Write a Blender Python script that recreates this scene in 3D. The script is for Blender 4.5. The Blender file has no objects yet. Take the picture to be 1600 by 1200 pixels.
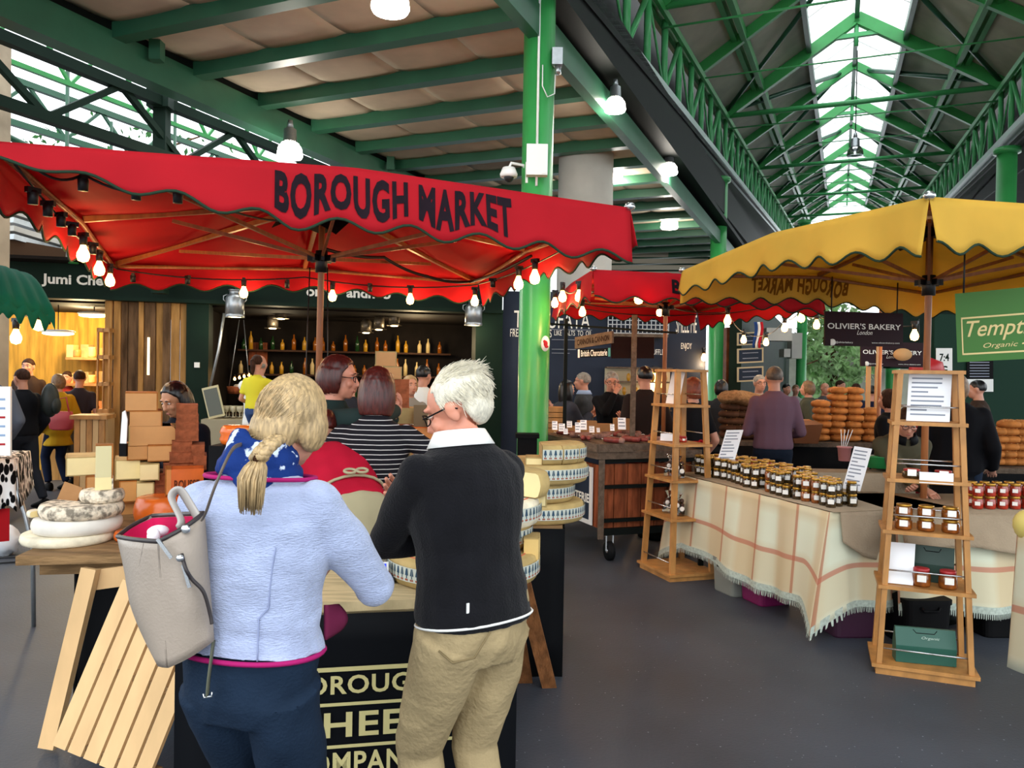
import bpy, math, random
from mathutils import Vector, Matrix, noise
import numpy as np
V = Vector
R = math.radians
random.seed(7)
ORDN = 'first second third fourth fifth sixth seventh eighth ninth tenth eleventh twelfth thirteenth fourteenth fifteenth sixteenth seventeenth eighteenth nineteenth twentieth'.split()
scene = bpy.context.scene
COL = scene.collection

# ------------------------------------------------------------------ camera
EYE = V((0, 0, 1.65))
FPX = 1216.0
cam_data = bpy.data.cameras.new('camera')
cam_data.sensor_width = 36.0
cam_data.lens = 36.0 * FPX / 1600.0
cam_data.clip_start = 0.05
cam_data.clip_end = 400
cam = bpy.data.objects.new('camera', cam_data)
COL.objects.link(cam)
CAM_M = Matrix.Translation(EYE) @ Matrix.Rotation(R(90 - 0.75), 4, 'X') @ Matrix.Rotation(R(1.0), 4, 'Z')
cam.matrix_world = CAM_M
scene.camera = cam

# ------------------------------------------------------------------ sky, daylight, exposure
world = bpy.data.worlds.new('overcast sky')
scene.world = world
world.use_nodes = True
bgn = world.node_tree.nodes['Background']
bgn.inputs['Color'].default_value = (0.90, 0.96, 1.0, 1)
bgn.inputs['Strength'].default_value = 2.7
sun_d = bpy.data.lights.new('soft_daylight', 'SUN')
sun_d.energy = 0.5
sun_d.angle = R(40)
sun_d.color = (1.0, 0.98, 0.95)
sun = bpy.data.objects.new('soft_daylight', sun_d)
sun.rotation_euler = (R(50), 0, R(12))      # high daylight falling in over the photographer's shoulder
COL.objects.link(sun)
scene.view_settings.view_transform = 'Standard'
scene.view_settings.look = 'None'
scene.view_settings.gamma = 1
scene.view_settings.use_curve_mapping = False
scene.view_settings.exposure = 0.12
scene.cycles.max_bounces = 7
scene.cycles.diffuse_bounces = 5
scene.cycles.glossy_bounces = 3
scene.cycles.transmission_bounces = 4
scene.cycles.transparent_max_bounces = 7
scene.cycles.sample_clamp_indirect = 4
scene.cycles.caustics_reflective = False
scene.cycles.caustics_refractive = False

# ------------------------------------------------------------------ places in the market hall
def ray(px, py):
    d = CAM_M.to_3x3() @ V(((px - 800) / FPX, -(py - 600) / FPX, -1))
    return d
def at(px, py, y):
    "the place seen at photo position px, py at distance y in front of the photographer"
    d = ray(px, py); return EYE + d * (y / d.y)
def lv(px, py, z):
    "the place seen at px, py on the level z"
    d = ray(px, py); return EYE + d * ((z - EYE.z) / d.z)
def zat(py, px, y): return at(px, py, y).z
HU = V((math.sin(R(22.8)), math.cos(R(22.8)), 0))       # along the hall
HN = V((math.cos(R(22.8)), -math.sin(R(22.8)), 0))      # across the hall, to the right
def hall(a, n, z): return HU * a + HN * n + V((0, 0, z))
Z = V((0, 0, 1))

# ------------------------------------------------------------------ materials
def lin(c):
    if isinstance(c, str):
        c = c.lstrip('#'); c = [int(c[i:i+2], 16) / 255 for i in (0, 2, 4)]
    return tuple((x / 12.92 if x <= 0.04045 else ((x + 0.055) / 1.055) ** 2.4) for x in c)
MATS = {}
def mat(name, col, rough=0.6, metal=0.0, var=0.0, scale=8.0, bump=0.0, bscale=None, col2=None, kind='noise',
        emit=0.0, trans=0.0, stretch=(1, 1, 1), spec=0.5, sheen=0.0, alpha=1.0, glass=0.0, detail=4.0, lo=0.35, hi=0.65, rings=False):
    if name in MATS: return MATS[name]
    m = bpy.data.materials.new(name); m.use_nodes = True
    nt = m.node_tree; N = nt.nodes; L = nt.links
    b = N['Principled BSDF']; out = N['Material Output']
    c = lin(col)
    b.inputs['Base Color'].default_value = (*c, 1)
    b.inputs['Roughness'].default_value = rough
    b.inputs['Metallic'].default_value = metal
    b.inputs['Specular IOR Level'].default_value = spec if rough < 0.55 or spec != 0.5 else 0.12
    if sheen: b.inputs['Sheen Weight'].default_value = sheen
    if glass: b.inputs['Transmission Weight'].default_value = glass
    if alpha < 1: b.inputs['Alpha'].default_value = alpha
    tc = mp = None
    def coords():
        nonlocal tc, mp
        if tc is None:
            tc = N.new('ShaderNodeTexCoord'); mp = N.new('ShaderNodeMapping')
            mp.inputs['Scale'].default_value = stretch
            L.new(tc.outputs['Object'], mp.inputs['Vector'])
        return mp.outputs['Vector']
    fac = None
    if var or col2:
        if kind == 'noise':
            t = N.new('ShaderNodeTexNoise'); t.inputs['Scale'].default_value = scale; t.inputs['Detail'].default_value = detail
            L.new(coords(), t.inputs['Vector']); fac = t.outputs['Fac']
        elif kind == 'wave':
            t = N.new('ShaderNodeTexWave'); t.inputs['Scale'].default_value = scale; t.inputs['Distortion'].default_value = 6
            t.inputs['Detail'].default_value = 3; t.inputs['Detail Scale'].default_value = 1.2
            if rings: t.wave_type = 'RINGS'
            L.new(coords(), t.inputs['Vector']); fac = t.outputs['Fac']
        elif kind == 'stripe':
            t = N.new('ShaderNodeTexWave'); t.inputs['Scale'].default_value = scale; t.bands_direction = 'Z'; t.inputs['Distortion'].default_value = 0.4
            L.new(coords(), t.inputs['Vector']); fac = t.outputs['Fac']
        elif kind == 'voronoi':
            t = N.new('ShaderNodeTexVoronoi'); t.inputs['Scale'].default_value = scale
            L.new(coords(), t.inputs['Vector']); fac = t.outputs['Distance']
        r = N.new('ShaderNodeValToRGB')
        c2 = lin(col2) if col2 else tuple(x * (1 - var) for x in c)
        c1 = c if col2 else tuple(min(1, x * (1 + var * 0.6)) for x in c)
        r.color_ramp.elements[0].position = lo; r.color_ramp.elements[0].color = (*c2, 1)
        r.color_ramp.elements[1].position = hi; r.color_ramp.elements[1].color = (*c1, 1)
        L.new(fac, r.inputs['Fac']); L.new(r.outputs['Color'], b.inputs['Base Color'])
        colout = r.outputs['Color']
    else: colout = None
    if bump:
        t2 = N.new('ShaderNodeTexNoise'); t2.inputs['Scale'].default_value = bscale or scale * 3; t2.inputs['Detail'].default_value = 5
        L.new(coords(), t2.inputs['Vector'])
        bp = N.new('ShaderNodeBump'); bp.inputs['Strength'].default_value = min(1, bump); bp.inputs['Distance'].default_value = 0.02 * max(1, bump)
        L.new(t2.outputs['Fac'], bp.inputs['Height']); L.new(bp.outputs['Normal'], b.inputs['Normal'])
    if emit:
        b.inputs['Emission Color'].default_value = (*c, 1); b.inputs['Emission Strength'].default_value = emit
    if trans:
        tr = N.new('ShaderNodeBsdfTranslucent'); mx = N.new('ShaderNodeMixShader'); mx.inputs[0].default_value = trans
        if colout: L.new(colout, tr.inputs['Color'])
        else: tr.inputs['Color'].default_value = (*c, 1)
        L.new(b.outputs[0], mx.inputs[1]); L.new(tr.outputs[0], mx.inputs[2]); L.new(mx.outputs[0], out.inputs['Surface'])
    MATS[name] = m
    return m

# ------------------------------------------------------------------ mesh builder
def frame(d, up=None):
    d = d.normalized(); up = up or Z
    if abs(d.dot(up)) > 0.98: up = V((0, 1, 0)) if abs(d.y) < 0.9 else V((1, 0, 0))
    x = d.cross(up).normalized(); y = x.cross(d).normalized()
    return x, y
class MB:
    def __init__(s): s.v = []; s.f = []; s.m = []; s.sm = []; s.cur = 0; s.mats = []; s.smooth = False
    def use(s, m, smooth=None):
        if m not in s.mats: s.mats.append(m)
        s.cur = s.mats.index(m)
        if smooth is not None: s.smooth = smooth
        return s
    def add(s, vs, fs, smooth=None):
        k = len(s.v); s.v += [tuple(v) for v in vs]
        s.f += [[i + k for i in f] for f in fs]
        s.m += [s.cur] * len(fs); s.sm += [s.smooth if smooth is None else smooth] * len(fs)
        return s
    def hexa(s, p):   # eight corners: bottom ring then top ring
        return s.add(p, [(3, 2, 1, 0), (4, 5, 6, 7), (0, 1, 5, 4), (1, 2, 6, 5), (2, 3, 7, 6), (3, 0, 4, 7)], False)
    def bx(s, x0, x1, y0, y1, z0, z1, M=None):
        p = [V((x0, y0, z0)), V((x1, y0, z0)), V((x1, y1, z0)), V((x0, y1, z0)), V((x0, y0, z1)), V((x1, y0, z1)), V((x1, y1, z1)), V((x0, y1, z1))]
        if M: p = [M @ q for q in p]
        return s.hexa(p)
    def bar(s, p0, p1, w, h, up=None):
        p0, p1 = V(p0), V(p1); x, y = frame(p1 - p0, up); x = x * w / 2; y = y * h / 2
        return s.hexa([p0 - x - y, p0 + x - y, p1 + x - y, p1 - x - y, p0 - x + y, p0 + x + y, p1 + x + y, p1 - x + y])
    def loft(s, rings, cap=True, smooth=True, closed=False):
        n = len(rings[0]); vs = [v for r in rings for v in r]; fs = []
        m = len(rings)
        for i in range(m if closed else m - 1):
            a, b = i * n, ((i + 1) % m) * n
            for j in range(n): fs.append((a + j, a + (j + 1) % n, b + (j + 1) % n, b + j))
        if cap and not closed:
            fs.append(tuple(range(n))[::-1]); fs.append(tuple((m - 1) * n + j for j in range(n)))
        return s.add(vs, fs, smooth)
    def tube(s, pts, r, n=8, cap=True, smooth=True, closed=False):
        pts = [V(p) for p in pts]; k = len(pts); rs = r if isinstance(r, (list, tuple)) else [r] * k
        rings = []; px = None
        for i in range(k):
            if closed: d = pts[(i + 1) % k] - pts[i - 1]
            else: d = pts[min(k - 1, i + 1)] - pts[max(0, i - 1)]
            if d.length < 1e-9: d = V((0, 0, 1))
            if px is None: x, y = frame(d)
            else:
                dn = d.normalized(); x = (px - dn * px.dot(dn))
                if x.length < 1e-6: x, y = frame(d)
                x.normalize(); y = dn.cross(x) * -1
                y = x.cross(dn)
            px = x
            q = rs[i]; qx, qy = q if isinstance(q, tuple) else (q, q)
            rings.append([pts[i] + x * (qx * math.cos(t)) + y * (qy * math.sin(t)) for t in [2 * math.pi * j / n for j in range(n)]])
        return s.loft(rings, cap, smooth, closed)
    def cyl(s, p0, p1, r, n=16, smooth=True): return s.tube([p0, p1], r, n, True, smooth)
    def lathe(s, prof, n=24, M=None, a0=0.0, a1=None, smooth=True):
        full = a1 is None; a1 = a0 + 2 * math.pi if full else a1
        k = n if full else n + 1; rings = []
        for i in range(k):
            a = a0 + (a1 - a0) * i / n
            r = [V((q * math.cos(a), q * math.sin(a), z)) for q, z in prof]
            if M: r = [M @ p for p in r]
            rings.append(r)
        m = len(prof); vs = [v for r in rings for v in r]; fs = []
        for i in range(n):
            a, b = i * m, ((i + 1) % k) * m
            for j in range(m - 1): fs.append((a + j, b + j, b + j + 1, a + j + 1))
        if not full and prof[0][0] < 1e-6 and prof[-1][0] < 1e-6:
            fs.append(tuple(range(m))); fs.append(tuple((k - 1) * m + j for j in range(m))[::-1])
        return s.add(vs, fs, smooth)
    def ell(s, c, r, M=None, n=14, m=9, smooth=True):
        if not isinstance(r, (tuple, list)): r = (r, r, r)
        vs = []; fs = []
        c = V(c)
        for i in range(1, m):
            t = math.pi * i / m
            for j in range(n):
                a = 2 * math.pi * j / n
                p = V((r[0] * math.sin(t) * math.cos(a), r[1] * math.sin(t) * math.sin(a), r[2] * math.cos(t)))
                vs.append(c + (M @ p if M else p))
        top = len(vs); p = V((0, 0, r[2])); vs.append(c + (M @ p if M else p)); vs.append(c - (M @ p if M else p))
        for i in range(m - 2):
            for j in range(n): fs.append((i * n + j, (i + 1) * n + j, (i + 1) * n + (j + 1) % n, i * n + (j + 1) % n))
        for j in range(n):
            fs.append((top, j, (j + 1) % n)); fs.append((top + 1, (m - 2) * n + (j + 1) % n, (m - 2) * n + j))
        return s.add(vs, fs, smooth)
    def prism(s, poly, h0, h1, M=None, smooth=False):
        n = len(poly); a = [V((x, y, h0)) for x, y in poly]; b = [V((x, y, h1)) for x, y in poly]
        vs = a + b
        if M: vs = [M @ p for p in vs]
        return s.add(vs, [tuple(range(n))[::-1], tuple(range(n, 2 * n))] + [(i, (i + 1) % n, n + (i + 1) % n, n + i) for i in range(n)], smooth)
    def grid(s, fn, nu, nv, smooth=True, closed=False):
        k = nu if closed else nu + 1
        vs = [fn(i / nu, j / nv) for i in range(k) for j in range(nv + 1)]; fs = []
        for i in range(nu):
            for j in range(nv):
                a = i * (nv + 1) + j; b = ((i + 1) % k) * (nv + 1) + j
                fs.append((a, b, b + 1, a + 1))
        return s.add(vs, fs, smooth)
    def text(s, string, w, h, fn=None, M=None, bold=0.0, mirror=False, cuts=0, space=1.0, shear=0.0, depth=0.0):
        "flat lettering fitted into w by h, centred; fn maps x,y to a place"
        cu = bpy.data.curves.new('t', 'FONT'); cu.body = string; cu.offset = bold; cu.resolution_u = 3; cu.space_character = space; cu.shear = shear
        cu.align_x = 'CENTER'; cu.space_line = 0.9
        ob = bpy.data.objects.new('t', cu); me = ob.to_mesh()
        vs = [V(v.co) for v in me.vertices]; fs = [list(p.vertices) for p in me.polygons]
        ob.to_mesh_clear(); bpy.data.objects.remove(ob); bpy.data.curves.remove(cu)
        if not vs: return s
        x0 = min(v.x for v in vs); x1 = max(v.x for v in vs); y0 = min(v.y for v in vs); y1 = max(v.y for v in vs)
        for v in vs:
            v.x = ((v.x - x0) / (x1 - x0) - 0.5) * w; v.y = ((v.y - y0) / (y1 - y0) - 0.5) * h; v.z = 0
            if mirror: v.x = -v.x
        for c in range(cuts):   # split long triangles so that lettering follows a curved cloth
            nf = []; mid = {}
            def mp_(a, b):
                k = (min(a, b), max(a, b))
                if k not in mid: vs.append((vs[a] + vs[b]) / 2); mid[k] = len(vs) - 1
                return mid[k]
            for f in fs:
                if len(f) != 3: nf.append(f); continue
                a, b, c_ = f; ab, bc, ca = mp_(a, b), mp_(b, c_), mp_(c_, a)
                nf += [[a, ab, ca], [ab, b, bc], [ca, bc, c_], [ab, bc, ca]]
            fs = nf
        if fn: vs = [fn(v.x, v.y) for v in vs]
        elif M: vs = [M @ v for v in vs]
        return s.add(vs, fs, False)
    def mesh(s, name, m=None):
        me = bpy.data.meshes.new(name); me.from_pydata(s.v, [], s.f); me.update()
        ms = s.mats if s.mats else ([m] if m else [])
        for q in ms: me.materials.append(q)
        if s.mats: me.polygons.foreach_set('material_index', s.m)
        me.polygons.foreach_set('use_smooth', s.sm)
        return me

ROOTM = {}
def put(o, parent=None):
    COL.objects.link(o)
    if parent is not None: o.parent = parent
    return o
def tag(o, label, cat, group=None, kind=None):
    if label: o['label'] = label
    if cat: o['category'] = cat
    if group: o['group'] = group
    if kind: o['kind'] = kind
    return o
def thing(name, label, cat, loc=(0, 0, 0), rz=0.0, group=None):
    o = bpy.data.objects.new(name, None); o.empty_display_size = 0.1
    o.location = loc; o.rotation_euler = (0, 0, rz); put(o); tag(o, label, cat, group)
    ROOTM[o.name] = Matrix.Translation(V(loc)) @ Matrix.Rotation(rz, 4, 'Z')
    return o
def part(name, mb, m=None, parent=None, world=False, label=None, mesh=None, solid=0.0, subd=0):
    me = mesh or mb.mesh(name, m)
    if mesh and m and not me.materials: me.materials.append(m)
    if world and parent is not None:
        r = parent
        while r.name not in ROOTM and r.parent: r = r.parent
        me.transform(ROOTM[r.name].inverted())
    o = bpy.data.objects.new(name, me); put(o, parent)
    if label: o['label'] = label
    if solid:
        md = o.modifiers.new('thickness', 'SOLIDIFY'); md.thickness = solid; md.offset = 0
    return o
def solo(name, mb, m, label, cat, group=None, kind=None, loc=None, mesh=None, solid=0.0):
    me = mesh or mb.mesh(name, m)
    if loc is None and len(me.vertices):
        co = np.empty(len(me.vertices) * 3); me.vertices.foreach_get('co', co); co = co.reshape(-1, 3)
        c = (co.min(0) + co.max(0)) / 2; loc = (c[0], c[1], co[:, 2].min())
    me.transform(Matrix.Translation(-V(loc)))
    o = bpy.data.objects.new(name, me); o.location = loc; put(o); tag(o, label, cat, group, kind)
    if solid:
        md = o.modifiers.new('thickness', 'SOLIDIFY'); md.thickness = solid; md.offset = 0
    return o
def struct(name, mb, m, solid=0.0):
    me = mb.mesh(name, m); o = bpy.data.objects.new(name, me); put(o); o['kind'] = 'structure'
    if solid:
        md = o.modifiers.new('thickness', 'SOLIDIFY'); md.thickness = solid; md.offset = 0
    return o
def dup(root, loc, rz=0.0, label=None, group=None, scale=None):
    r = root.copy(); COL.objects.link(r); r.location = loc; r.rotation_euler = (root.rotation_euler[0], root.rotation_euler[1], rz)
    if label: r['label'] = label
    if group: r['group'] = group
    if scale: r.scale = scale
    for ch in list(root.children):
        c = ch.copy(); COL.objects.link(c); c.parent = r
        for g in list(ch.children):
            d = g.copy(); COL.objects.link(d); d.parent = c
    return r
TMP = bpy.data.scenes.new('tmp')
def fuse(mb, voxel, smooth=4):
    "melt overlapping closed shapes into one continuous skin"
    me = mb.mesh('f'); o = bpy.data.objects.new('f', me); TMP.collection.objects.link(o)
    md = o.modifiers.new('r', 'REMESH'); md.mode = 'VOXEL'; md.voxel_size = voxel; md.use_smooth_shade = True
    if smooth:
        sm = o.modifiers.new('s', 'SMOOTH'); sm.iterations = smooth; sm.factor = 0.5
    vl = TMP.view_layers[0]; vl.update()
    res = bpy.data.meshes.new_from_object(o.evaluated_get(vl.depsgraph), depsgraph=vl.depsgraph)
    bpy.data.objects.remove(o); bpy.data.meshes.remove(me)
    res.materials.clear()
    res.polygons.foreach_set('use_smooth', [True] * len(res.polygons))
    return res
def wrinkle(me, fn):
    "push every vertex along its normal by fn(place, normal)"
    n = len(me.vertices); ns = [V(x.vector) for x in me.vertex_normals]
    for i, v in enumerate(me.vertices): v.co = v.co + ns[i] * fn(v.co, ns[i])
    me.update()
# ------------------------------------------------------------------ the market's materials
green = mat('green_paint', '#3a9a50', 0.35, var=0.08, scale=3, spec=0.5)
greenL = mat('light_green_paint', '#4fae6a', 0.35)
greenD = mat('dark_green_paint', '#2a5c43', 0.4, var=0.15, scale=2)
greenB = mat('bottle_green_joinery', '#0e2219', 0.6, var=0.2, scale=2)
blackS = mat('black_steel', '#0a100e', 0.6, spec=0.12)
black = mat('matt_black', '#0b0b0d', 0.7, var=0.2, scale=6)
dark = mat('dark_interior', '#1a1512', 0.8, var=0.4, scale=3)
cream = mat('cream_ceiling_fabric', '#c9b9a2', 0.75, var=0.1, scale=2.5, bump=0.25, bscale=4)
roofp = mat('roof_lining', '#ded3c3', 0.8, var=0.12, scale=1.5)
white = mat('white_paint', '#e8e8e4', 0.5)
silver = mat('galvanised_metal', '#a8adb0', 0.35, metal=0.8, var=0.1, scale=20)
steel = mat('brushed_steel', '#c9ccce', 0.25, metal=0.9)
stone = mat('pale_stone', '#b7a790', 0.85, var=0.15, scale=3, bump=0.3)
concrete = mat('pale_concrete', '#bdbab2', 0.8, var=0.1, scale=2, bump=0.2)
navy = mat('navy_board', '#2a3242', 0.6, var=0.1, scale=2)
pine = mat('pale_pine', '#d9b382', 0.6, var=0.12, scale=2, stretch=(3, 3, 1), bump=0.1)
oak = mat('honey_oak', '#b98245', 0.5, var=0.25, scale=4, stretch=(3, 3, 1.2), bump=0.1)
oldwood = mat('weathered_wood', '#66574a', 0.8, var=0.3, scale=5, stretch=(4, 1, 4), bump=0.5)
plankwood = mat('old_plank', '#8a6c4a', 0.75, var=0.4, scale=4, stretch=(1, 4, 6), bump=0.4)
redwood = mat('reddish_board', '#8c4a2c', 0.65, var=0.45, scale=4, stretch=(5, 5, 1), bump=0.3)
mastw = mat('varnished_mast', '#a5673d', 0.4, var=0.2, scale=4, stretch=(8, 8, 1))
warmwood = mat('warm_plank', '#b8894f', 0.7, var=0.4, scale=2.5, stretch=(4, 4, 0.6), bump=0.3)
barkwood = mat('rough_bark_plank', '#6e543c', 0.85, var=0.5, scale=3, stretch=(4, 4, 0.7), bump=0.6)
redc = mat('red_canvas', '#c8232f', 0.75, var=0.12, scale=1.5, trans=0.42, bump=0.15, bscale=3)
yelc = mat('yellow_canvas', '#ecc455', 0.75, var=0.12, scale=1.5, trans=0.42, bump=0.15, bscale=3)
grnc = mat('green_canvas', '#12604c', 0.75, var=0.12, scale=2, trans=0.2)
hemg = mat('dark_green_hem', '#26382a', 0.8)
ink = mat('black_ink', '#1c1119', 0.8, var=0.2, scale=20)
inkb = mat('brown_show_through', '#8a5a14', 0.8, trans=0.3)
letter = mat('white_lettering', '#f1efe6', 0.6)
gold = mat('cream_lettering', '#cdbd88', 0.6)
paper = mat('white_paper', '#f2f4f8', 0.7)
card = mat('kraft_card', '#a77a50', 0.85, var=0.1, scale=10)
glassb = mat('warm_bulb', '#ffb45a', 0.3, emit=26)
glassw = mat('cool_bulb', '#fff6e8', 0.3, emit=22)
rubber = mat('black_rubber', '#111214', 0.6)
cord = mat('black_cable', '#0d0d0f', 0.5)
clear = mat('clear_glass', '#f4f8f6', 0.05, glass=1.0, spec=0.5)
skin = mat('light_skin', '#c98f77', 0.5, var=0.1, scale=9)
skinr = mat('ruddy_skin', '#cf8a70', 0.5, var=0.15, scale=14)
skina = mat('tan_skin', '#b98462', 0.5, var=0.08, scale=9)
skind = mat('brown_skin', '#6f4a38', 0.5)
# ------------------------------------------------------------------ floor
fl = MB().use(mat('asphalt', '#41464f', 0.5, var=0.28, scale=0.9, detail=9, bump=0.12, bscale=60, spec=0.4))
fl.add([V((-30, -8, 0)), V((40, -8, 0)), V((40, 62, 0)), V((-30, 62, 0))], [(0, 1, 2, 3)])
struct('floor', fl, None)

# ------------------------------------------------------------------ left bay: fabric ceiling on green beams
NL, NR, ZC = -6.9, -2.72, 5.02
mb = MB().use(cream)
bays = [1.5 + 1.08 * i for i in range(36)]
for i in range(len(bays) - 1):
    a0, a1 = bays[i], bays[i + 1]
    for j in range(4):
        n0 = NL + (NR - NL) * j / 4; n1 = NL + (NR - NL) * (j + 1) / 4
        def sag(u, v, a0=a0, a1=a1, n0=n0, n1=n1):
            return hall(a0 + (a1 - a0) * v, n0 + (n1 - n0) * u, ZC + 0.16 - 0.03 * (math.sin(math.pi * v) ** 0.6) - 0.028 * (math.sin(math.pi * u) ** 0.3))
        mb.grid(sag, 8, 5)
struct('ceiling', mb, None, solid=0.01)
mb = MB()
mb.bar(hall(-1, (NL + NR) / 2, ZC + 0.32), hall(42, (NL + NR) / 2, ZC + 0.32), NR - NL + 0.4, 0.1)
mb.bar(hall(-1, NL - 0.06, ZC + 0.2), hall(42, NL - 0.06, ZC + 0.2), 0.12, 0.34)
struct('trim_1', mb, blackS)
mb = MB()
for a in bays:
    mb.bar(hall(a, NL, ZC + 0.06), hall(a, NR, ZC + 0.06), 0.16, 0.16)
struct('trim_2', mb, greenD)
mb = MB()      # deep edge beams of the bay
mb.bar(hall(-1, NL - 0.1, 4.9), hall(42, NL - 0.1, 4.9), 0.22, 0.34)
mb.bar(hall(-1, NR - 0.04, 5.02), hall(42, NR - 0.04, 5.02), 0.12, 0.3)
for a in (1.5, 6.2, 10.9): mb.bar(hall(a, NL + 0.12, 4.92), hall(a, NL + 0.12, 5.25), 0.12, 0.12)
struct('trim_3', mb, greenD)

SL = 0.085
def zr(a): return SL * (a - 19.8)
NT, NT2 = -2.72, 3.12
mb = MB()      # black box gutter between the bay and the glazed roof
for a in range(0, 44, 4):
    mb.bar(hall(a, NT, 5.5 + 0.045 * a / 2 + 0.02), hall(a + 4, NT, 5.5 + 0.045 * (a + 4) / 2 + 0.02), 0.2, 0.75)
struct('trim_4', mb, blackS)
# ------------------------------------------------------------------ glazed roof
def eave(a): return 8.2 + zr(a)
def ridge(a): return 10.1 + zr(a)
mb = MB().use(roofp)
A0, A1 = 0, 52
NM = 0.2
for sgn, ne in ((-1, NT), (1, NT2)):
    def q(a, t, ne=ne): return hall(a, ne + (NM - ne) * t, eave(a) + (ridge(a) - eave(a)) * t + 0.14)
    p = [q(A0, -0.1), q(A1, -0.1), q(A1, 0.65), q(A0, 0.65)]
    mb.add(p + [v + V((0, 0, 0.05)) for v in p], [(0, 1, 2, 3), (7, 6, 5, 4), (0, 4, 5, 1), (1, 5, 6, 2), (2, 6, 7, 3), (3, 7, 4, 0)])
struct('trim_5', mb, None)
mb = MB()
for sgn, ne in ((-1, NT), (1, NT2)):
    def q(a, t, ne=ne): return hall(a, ne + (NM - ne) * t, eave(a) + (ridge(a) - eave(a)) * t + 0.17)
    p = [q(A0, 0.65), q(A1, 0.65), q(A1, 1.0), q(A0, 1.0)]
    mb.add(p, [(0, 1, 2, 3)])
milky = mat('milky_roof_glass', '#ffffff', 0.2, trans=0.9)
struct('window_1', mb, milky, solid=0.012)
mb = MB()      # dark cladding behind the lattice girders
for a in range(0, 52, 4):
    for n in (NT - 0.5, NT2 + 0.5):
        mb.bar(hall(a, n, eave(a) - 0.75), hall(a + 4, n, eave(a + 4) - 0.75), 0.04, 2.3)
struct('wall_left', mb, blackS)
mb = MB()      # low dark roof beyond the right girder
mb.bar(hall(0, 6.2, 5.9), hall(52, 6.2, 8.4), 5.2, 0.08)
struct('trim_6', mb, dark)

def lattice(n, label, z_off=0.0):
    t = thing('lattice_girder', label, 'roof girder', hall(3, n, 5.5), 0, 'green lattice girders beside the glazed roof')
    lo = lambda a: 6.0 + SL * (a - 9.7) + z_off
    up = lambda a: 7.4 + SL * (a - 12.7) + z_off + 0.02
    mb = MB()
    for dn in (-0.07, 0.07): mb.bar(hall(2, n + dn, up(2)), hall(50, n + dn, up(50)), 0.06, 0.12)
    part('top_chord', mb, green, t, True)
    mb = MB(); mb.bar(hall(2, n, lo(2)), hall(50, n, lo(50)), 0.2, 0.12)
    part('bottom_chord', mb, mat('pale_gutter_metal', '#b5c4c0', 0.4, metal=0.3), t, True)
    mb = MB(); mb.bar(hall(2, n + 0.1, lo(2) - 0.17), hall(50, n + 0.1, lo(50) - 0.17), 0.05, 0.05)
    part('gutter_pipe', mb, blackS, t, True)
    k = 0; a = 3.0
    while a < 49:
        mb = MB(); mb.cyl(hall(a, n, lo(a)), hall(a, n, up(a)), 0.055, 8); part('post', mb, greenL, t, True)
        b = a + 1.2
        if k % 2 == 0:
            mb = MB(); mb.cyl(hall(a, n, lo(a)), hall(b, n, up(b)), 0.045, 8)
        else:
            mb = MB(); mb.cyl(hall(a, n, up(a)), hall(b, n, lo(b)), 0.02, 6)
        part('diagonal', mb, greenL, t, True)
        a = b; k += 1
    return t
lattice(NT, 'green lattice girder along the left side of the skylight, above the green columns')
lattice(NT2, 'green lattice girder along the right side of the skylight, above the yellow canopy', -0.05)

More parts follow.
